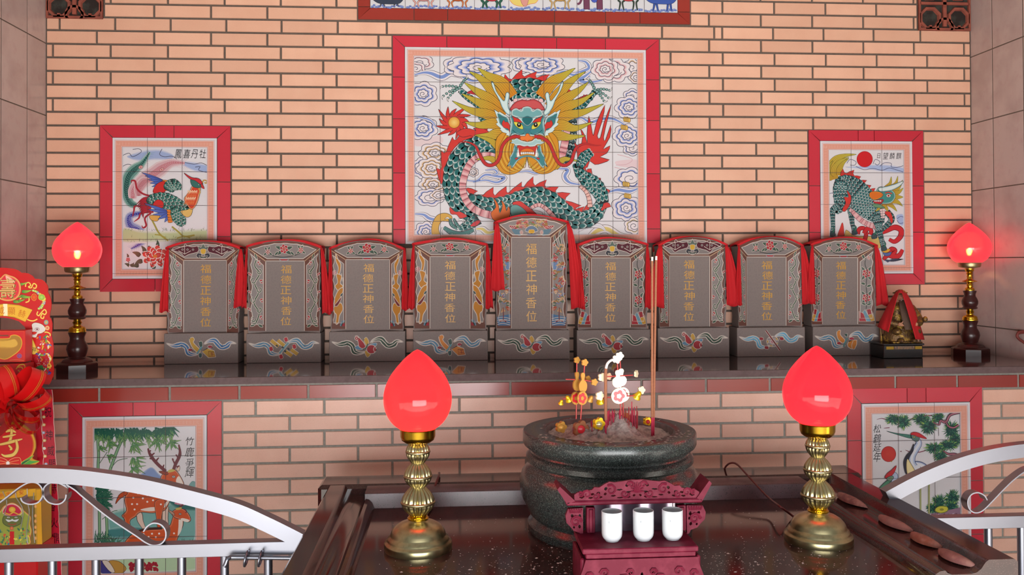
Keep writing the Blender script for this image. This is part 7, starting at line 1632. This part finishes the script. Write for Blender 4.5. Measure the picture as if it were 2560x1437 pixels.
for q in ([(270, 240), (275, 205), (305, 195), (325, 225), (300, 240), (330, 250), (355, 205), (385, 225), (375, 255), (350, 250)], [(400, 500), (390, 530), (410, 545), (430, 520), (470, 480), (490, 510), (470, 535), (450, 520), (430, 560), (455, 575), (465, 550)], [(470, 720), (500, 720), (530, 740), (520, 770), (495, 760), (490, 800), (520, 830), (530, 870), (500, 880)], [(480, 950), (510, 950), (540, 1000), (520, 1040), (540, 1080), (500, 1090)], [(210, 370), (250, 340), (300, 350), (305, 390), (270, 405)], [(260, 560), (300, 590), (350, 600), (395, 580)]): p.line(q, 11, Y1, 4); p.line(q, 4, Y2, 4)
for x, y, a, l in ((205, 215, -.3, 90), (230, 290, -.15, 110), (215, 335, .1, 120), (140, 395, -.1, 110), (190, 385, -.2, 80), (180, 350, -.5, 60), (400, 950, .1, 90), (480, 790, 1.2, 60)): p.blade([(x, y), (x+l*.5*math.cos(a), y+l*.5*math.sin(a)+8), (x+l*math.cos(a), y+l*math.sin(a))], l*.32, (40, 130, 50), (190, 206, 70), (30, 80, 40), 2)
rg = random.Random(21)
for k in range(26):
    t = k/25; x = 360+110*math.sin(t*2.6); y = 280+190*t; p.disc(x+rg.uniform(-12, 12), y, 15, 13, rg.choice(((236, 206, 60), (80, 110, 190), (236, 206, 60), (120, 190, 80))), (250, 236, 140), None, n=9)
p.disc(440, 350, 34, 32, (120, 186, 60), (190, 220, 110), (240, 200, 60), 4); p.disc(360, 350, 28, 36, (214, 60, 30), (236, 110, 40), Y1, 3)
p.gfill([(50, 105), (100, 118), (160, 140), (208, 190), (222, 260), (205, 330), (160, 375), (90, 392), (20, 380), (-50, 340), (-70, 260), (-50, 190), (0, 150)], (240, 200, 110), (222, 52, 66), 26, 4, (180, 40, 40), 3); p.gfill([(60, 120), (110, 140), (160, 190), (120, 200), (70, 170)], (236, 140, 130), (240, 190, 160), 14)
p.text('壽', 84, 262, 176, 214, (196, 160, 60)); p.text('壽', 80, 258, 172, 210, (60, 40, 30)); p.text('壽', 78, 256, 160, 200, (226, 190, 120))
p.gfill([(-170, 480), (-60, 430), (60, 416), (200, 430), (345, 482), (268, 612), (150, 565), (40, 548), (-70, 560), (-150, 600)], (200, 140, 20), (238, 186, 60), 16, 0, (150, 60, 20), 4); p.gfill([(30, 420), (80, 420), (84, 548), (34, 548)], (238, 186, 60), (255, 246, 200), 20, 0)
for ch, x, y, r in (('威', 8, 488, -.02), ('顯', 122, 496, .06), ('赫', 232, 522, .22)): p.text(ch, x, y, 76, 78, (206, 110, 20), r)
p.gfill([(292, 770), (330, 765), (350, 800), (375, 860), (400, 930), (360, 955), (330, 940), (310, 880)], (220, 160, 40), (240, 206, 90), 10, 3, (150, 90, 20), 2); p.text('吉', 322, 820, 40, 50, INK, .1); p.text('祥', 362, 902, 44, 54, INK, .1)
p.gfill([(290, 700), (340, 690), (335, 640), (370, 618), (430, 630), (470, 660), (480, 700), (440, 730), (400, 740), (380, 775), (330, 768), (295, 745)], (250, 236, 200), (224, 220, 214), 10, 4, (90, 60, 40), 3); p.disc(392, 688, 22, 16, (246, 246, 240), (200, 60, 60), (60, 30, 30), 3); p.disc(392, 688, 8, 8, (20, 20, 20)); p.ofill([(300, 730), (350, 715), (390, 720), (360, 745)], (214, 60, 50), (90, 40, 30), 2, 3); p.disc(500, 675, 22, 22, (240, 210, 160), (214, 50, 40), Y1, 3); p.disc(488, 615, 24, 26, (90, 160, 170), (230, 190, 60), None)
for k in range(70):
    x, y = rg.uniform(390, 530), rg.uniform(750, 1150); c = rg.choice(((240, 236, 226), (90, 70, 170), (60, 150, 70), (236, 206, 60), (200, 40, 110), (60, 110, 190), (240, 190, 60)))
    p.line([(x, y), (x+rg.uniform(-22, 22), y+rg.uniform(-8, 22)), (x+rg.uniform(-20, 20), y+rg.uniform(10, 36))], rg.uniform(6, 13), c, 4, taper=(.4, .3))
p.ofill([(360, 990), (400, 980), (440, 1060), (470, 1010), (500, 1020), (480, 1075), (400, 1085), (365, 1040)], (206, 36, 50), (120, 20, 30), 2)
for k in range(24): p.disc(rg.uniform(372, 488), rg.uniform(1000, 1075), 3.5, 3, (250, 230, 210), n=6)
p.build('printed_pattern', M_red, board)
# peach sign
YS = -.86
b = MB(); b.color((216, 160, 50)); ol = [(-160, 480), (-130, 380), (-60, 350), (30, 330), (90, 308), (160, 322), (220, 365), (256, 430), (262, 500), (236, 570), (262, 590), (290, 600), (255, 625), (235, 645), (-120, 645), (-150, 580)]
ol = cr_spline(ol, 3, True); b.prism([(zq_(ZB, x, y, YS).x, zq_(ZB, x, y, YS).z) for x, y in ol], YS, YS+.004); ps = b.build('peach_sign', M_red, tower, smooth=0)
p = Paint((0, YS, 0), off=.0003, cell=1.0); p.z = ZB
p.gfill([(-150, 480), (-120, 390), (-55, 358), (30, 338), (90, 318), (155, 332), (212, 372), (247, 432), (252, 500), (228, 565), (150, 625), (0, 640), (-130, 590)], (228, 150, 40), (208, 26, 30), 14, 4, (240, 200, 70), 3)
for pts, w in (([(42, 380), (80, 370), (118, 385)], 20), ([(86, 345), (84, 400), (70, 450), (20, 480)], 18), ([(20, 420), (70, 412), (118, 400)], 15), ([(0, 475), (60, 462), (110, 448), (165, 434)], 20), ([(118, 440), (128, 500), (100, 548), (40, 560), (10, 545)], 22), ([(64, 480), (84, 505), (72, 515)], 16)): p.line(pts, w*1.3, (150, 90, 20), 5, taper=(.7, .3)); p.line(pts, w, (240, 206, 110), 5, taper=(.7, .3))
for pts, c in (([(130, 635), (180, 590), (250, 555), (220, 590), (290, 598), (220, 622), (180, 640)], (80, 170, 70)), ([(140, 640), (170, 600), (230, 580)], (30, 110, 60))): p.ofill(pts, c, (220, 200, 80), 2, 4)
for s_ in (-1, 1): p.ofill([(60, 605), (60+s_*40, 575), (60+s_*88, 575), (60+s_*92, 630), (60+s_*50, 640)], (214, 40, 36), (245, 200, 140), 3, 4); p.line([(60, 608), (60+s_*80, 590)], 3, (245, 190, 120)); p.line([(60, 612), (60+s_*80, 620)], 3, (245, 190, 120))
p.disc(58, 612, 15, 15, (240, 220, 210), (255, 250, 250), (200, 120, 60), 2); p.build('printed_pattern', M_red, ps)
# satin bow with gold stripes
M_satin = mat('red satin ribbon', (214, 22, 24), .22, spec=.7); M_gst = mat('gold ribbon stripe', (240, 180, 70), .3, metal=.6)
bow = MB(); gs = MB(); rg = random.Random(31)
def loop(x, y, ang, ln, w, tw):
    c = zq_(ZB, x*.95-6, y+32, -.90); P = []; n = 16
    ax = Vector((math.cos(ang), 0, math.sin(ang))); sd = Vector((-math.sin(ang)*.5, -.6, math.cos(ang)*.5)).normalized(); up = ax.cross(sd)
    for i in range(n+1):
        t = 2*PI*i/n; P.append(c+ax*(ln*.5*(1-math.cos(t)))+up*(ln*.30*math.sin(t)))
    V = []
    for q in P: V += [q-sd*w/2, q-sd*w*.36, q+sd*w*.36, q+sd*w/2]
    bow.add(V, [(i*4+k, (i+1)*4+k, (i+1)*4+k+1, i*4+k+1) for i in range(n) for k in range(3)])
    V = []
    for q, q0 in zip(P, range(n+1)):
        o = (q-(c+ax*ln*.5)).normalized()*.0012; V += [q-sd*w*.30+o, q-sd*w*.26+o, q-sd*w*.20+o, q-sd*w*.16+o]
    gs.add(V, [(i*4+k, (i+1)*4+k, (i+1)*4+k+1, i*4+k+1) for i in range(n) for k in (0, 2)])
for x, y, a, l, w in ((80, 120, 2.6, .10, .045), (90, 110, 1.9, .11, .05), (120, 110, .9, .12, .052), (140, 130, .2, .10, .05), (110, 150, -.5, .09, .045), (60, 150, 3.4, .12, .05), (100, 150, -1.4, .08, .042), (60, 120, 2.2, .12, .045), (130, 170, -.9, .10, .045), (70, 180, 4.0, .11, .05)): loop(x, y, a, l, w, 0)
bo = bow.build('satin_bow', M_satin, tower, smooth=60, fix=False); gs.build('gold_stripes', M_gst, bo, smooth=60, fix=False)
b = MB(); 
for pts in ([(250, 20), (230, -40), (262, -90), (312, -110), (318, -60), (300, 0), (280, 30)],): 
    q = cr_spline(pts, 4, True); b.prism([(zq_(ZB, x, y, -.84).x, zq_(ZB, x, y, -.84).z) for x, y in q], -.842, -.84)
q = cr_spline([(190, -30), (215, -60), (250, -60), (240, -20), (220, 10)], 4, True); b.prism([(zq_(ZB, x, y, -.84).x, zq_(ZB, x, y, -.84).z) for x, y in q], -.839, -.837)
b.build('cloth_leaf', mat('green cloth leaf', (42, 110, 54), .5), tower, smooth=0)
# boxes inside the arch
def card_box(name, label, x0, x1, y0, y1, Z, Y, dep, paint):
    A = zq_(Z, x0, y1, Y); B = zq_(Z, x1, y0, Y); t = thing(name, label, 'gift box', ((A.x+B.x)/2, Y+dep/2, A.z), 'red gift boxes in the paper arch')
    b = MB(); b.color(rd); b.box(A.x, B.x, Y, Y+dep, A.z, B.z, bev=.0015); bx = b.build('carton', M_red, t, smooth=30)
    p = Paint((0, Y, 0), off=.0003, cell=1.0); p.z = Z; paint(p); p.build('printed_pattern', M_red, bx)
def pa(p):
    p.line([(-220, 712), (255, 712), (255, 1025), (-220, 1025)], 3, (226, 120, 60), 0)
    p.gfill([(-170, 800), (-120, 750), (-60, 780), (0, 785), (95, 780), (110, 755), (160, 745), (215, 770), (236, 830), (215, 900), (150, 960), (50, 1010), (-60, 970), (-150, 920), (-185, 860)], (240, 196, 60), (170, 122, 40), 12, 4, (236, 60, 30), 2); p.gfill([(-120, 800), (80, 800), (160, 790), (190, 850), (120, 890), (-60, 880)], (170, 122, 40), (216, 170, 70), 30)
    p.disc(205, 970, 26, 24, (120, 50, 120), (160, 80, 140), (200, 140, 120), 2); p.line([(100, 1015), (180, 1010), (250, 1018)], 6, (226, 110, 60)); p.line([(-20, 755), (90, 755)], 14, (120, 60, 40), 0)
def pb_(p):
    p.disc(68, 1115, 50, 52, (240, 210, 200), (190, 180, 120), (220, 60, 50), 4, 24); p.text('壽', 68, 1115, 56, 70, (70, 110, 60)); 
    for q in ([(170, 1110), (200, 1070), (250, 1060), (265, 1100), (230, 1130), (200, 1160)], [(190, 1120), (240, 1150), (265, 1080)], [(180, 1090), (230, 1090), (250, 1140)]): p.line(q, 10, (206, 170, 50), 4)
card_box('gift_box', 'red gift box with a golden ingot window inside the paper arch', -230, 266, 700, 1042, ZA, -.82, .05, pa)
card_box('gift_box', 'lower red gift box with a round emblem under the ingot box', -230, 272, 1050, 1260, ZA, -.825, .058, pb_)
# couplet banner
YC = -.83
def bq(t, e): return (lerp_(305, 366, t)+e*lerp_(78, 88, t), lerp_(70, 1460, t))
def lerp_(a, c, t): return a+(c-a)*t
tb = thing('couplet_banner', 'narrow red banner with black writing hanging right of the paper tower', 'banner', tuple(zq_(ZB, 400, 1500, YC)))
b = MB(); b.color((190, 26, 52)); n = 40
out = [bq(k/n, 1+.05*abs(math.sin(k*.9))) for k in range(n+1)]+[bq(1-k/n, -.14*abs(math.sin(k*.9))-.02) for k in range(n+1)]
b.prism([(zq_(ZB, x, y, YC).x, zq_(ZB, x, y, YC).z) for x, y in out], YC, YC+.002); bb_ = b.build('strip', M_red, tb, smooth=0)
p = Paint((0, YC, 0), off=.0003, cell=1.0); p.z = ZB
p.line([bq(k/n, 1.0+.05*abs(math.sin(k*.9))) for k in range(n+1)], 4, (226, 190, 180), 0); p.line([bq(k/n, -.14*abs(math.sin(k*.9))) for k in range(n+1)], 4, (220, 200, 190), 0)
for k in range(24):
    u, v = bq(k/24+.02, .06); p.disc(u+rg.uniform(-5, 5), v, 13, 11, rg.choice(((50, 100, 180), (220, 180, 60), (60, 140, 90), (236, 226, 226))), (230, 220, 226), (190, 160, 60), 2, 12)
for ch, x, y in zip('恭祝神威顯赫香火鼎', (352, 354, 362, 374, 384, 390, 384, 400, 408), (140, 235, 405, 520, 622, 800, 930, 1052, 1165)): p.text(ch, x, y, 52, 74, (30, 14, 20))
p.build('printed_pattern', M_red, bb_)
b = MB(); b.color((186, 26, 46)); o2 = [(278, 150), (300, 250), (312, 420), (330, 640), (336, 860), (350, 1100), (372, 1460), (340, 1460), (318, 1100), (302, 860), (285, 640), (270, 420), (262, 250)]
b.prism([(zq_(ZB, x, y, YC+.01).x, zq_(ZB, x, y, YC+.01).z) for x, y in o2], YC+.006, YC+.008); b.build('backing_strip', M_red, tb, smooth=0)
# wrapped joss paper pack and the red box it stands on
YJ = -.94
A = zq_(ZB, -190, 1235, YJ); B = zq_(ZB, 318, 800, YJ)
jp = thing('joss_paper_pack', 'yellow wrapped pack of joss paper with a painted guardian face behind the railing', 'joss paper', ((A.x+B.x)/2, YJ+.04, A.z))
b = MB(); b.color((196, 150, 46)); b.box(A.x, B.x-.008, YJ, YJ+.08, A.z, B.z, bev=.004); pk = b.build('paper_stack', M_red, jp, smooth=30)
p = Paint((0, YJ, 0), off=.0003, cell=1.0); p.z = ZB
p.quad([(-190, 850), (262, 800), (262, 850), (-190, 900)], (230, 170, 40)); p.quad([(268, 808), (300, 804), (312, 1225), (278, 1230)], (226, 164, 30)); p.quad([(-180, 895), (255, 855), (268, 1225), (-180, 1230)], (130, 104, 42))
for ch, x, y in zip('祈求平安', (12, 62, 110, 156), (850, 842, 834, 828)): p.text(ch, x, y, 34, 34, (200, 40, 30), -.1)
p.gfill([(-60, 1030), (0, 970), (30, 930), (90, 905), (140, 930), (190, 975), (226, 1010), (220, 1060), (232, 1110), (220, 1160), (200, 1215), (-60, 1215)], (226, 214, 90), (160, 170, 70), 12, 4, (226, 120, 90), 4)
p.gfill([(20, 980), (40, 930), (90, 912), (140, 935), (160, 985), (90, 1010)], (236, 200, 180), (206, 30, 70), 12, 4, (240, 220, 210), 3); p.disc(90, 955, 26, 22, (226, 160, 40), (240, 200, 90), (160, 90, 20), 2); p.line([(30, 975), (70, 990), (100, 975), (140, 990), (160, 970)], 8, (226, 180, 60))
p.gfill([(30, 1000), (90, 1005), (150, 1000), (160, 1050), (110, 1080), (60, 1080), (20, 1050)], (70, 90, 50), (110, 120, 60), 12, 4, INK, 2)
for s_ in (-1, 1): p.disc(90+s_*28, 1012, 12, 7, (240, 240, 226), (30, 30, 20), INK, 2, 12)
p.ofill([(40, 1025), (75, 1030), (90, 1022), (105, 1030), (140, 1024), (120, 1045), (90, 1040), (60, 1046)], (226, 230, 230), (90, 90, 90), 2, 4); p.line([(60, 1058), (90, 1066), (120, 1058)], 5, (180, 40, 40))
p.quad([(72, 1115), (104, 1115), (106, 1212), (70, 1212)], (206, 30, 36)); p.disc(86, 1092, 14, 14, (200, 60, 90), (240, 160, 60))
for k in range(70):
    x, y = rg.uniform(-50, 215), rg.uniform(1095, 1210)
    if 66 < x < 108: continue
    p.disc(x, y, rg.uniform(7, 14), rg.uniform(4, 8), rg.choice(((70, 120, 150), (226, 214, 90), (60, 120, 80), (210, 90, 60), (120, 150, 90))), None, None, n=8, ang=rg.uniform(0, 3))
for y in (930, 1000, 1040, 1085, 1120, 1165): p.disc(262, y, 10, 14, (226, 150, 80), (240, 190, 120), n=8)
p.build('printed_picture', M_red, pk)
wr = MB()
for pts in ([(120, 800), (118, 860), (170, 960), (150, 1100)], [(200, 800), (204, 900), (216, 980), (196, 1120), (206, 1210)], [(20, 820), (50, 900), (30, 1000)], [(250, 830), (240, 1000), (256, 1200)]):
    wr.tube(cr_spline([tuple(zq_(ZB, x, y, YJ-.004)) for x, y in pts], 4), .0016, 5)
mw = mat('clear wrapping film', (240, 240, 230), .08, spec=.8, trans=.7); wr.build('film_crease', mw, jp, smooth=60)
b = MB(); b.color((196, 24, 30)); A2 = zq_(ZB, 250, 1240, YJ); b.box(A.x-.01, A2.x+.02, YJ-.02, YJ+.1, 0, A.z-.0005, bev=.004); rb = b.build('red_carton', M_red, smooth=30); tag(rb, 'red carton on the floor under the joss paper pack', 'box')
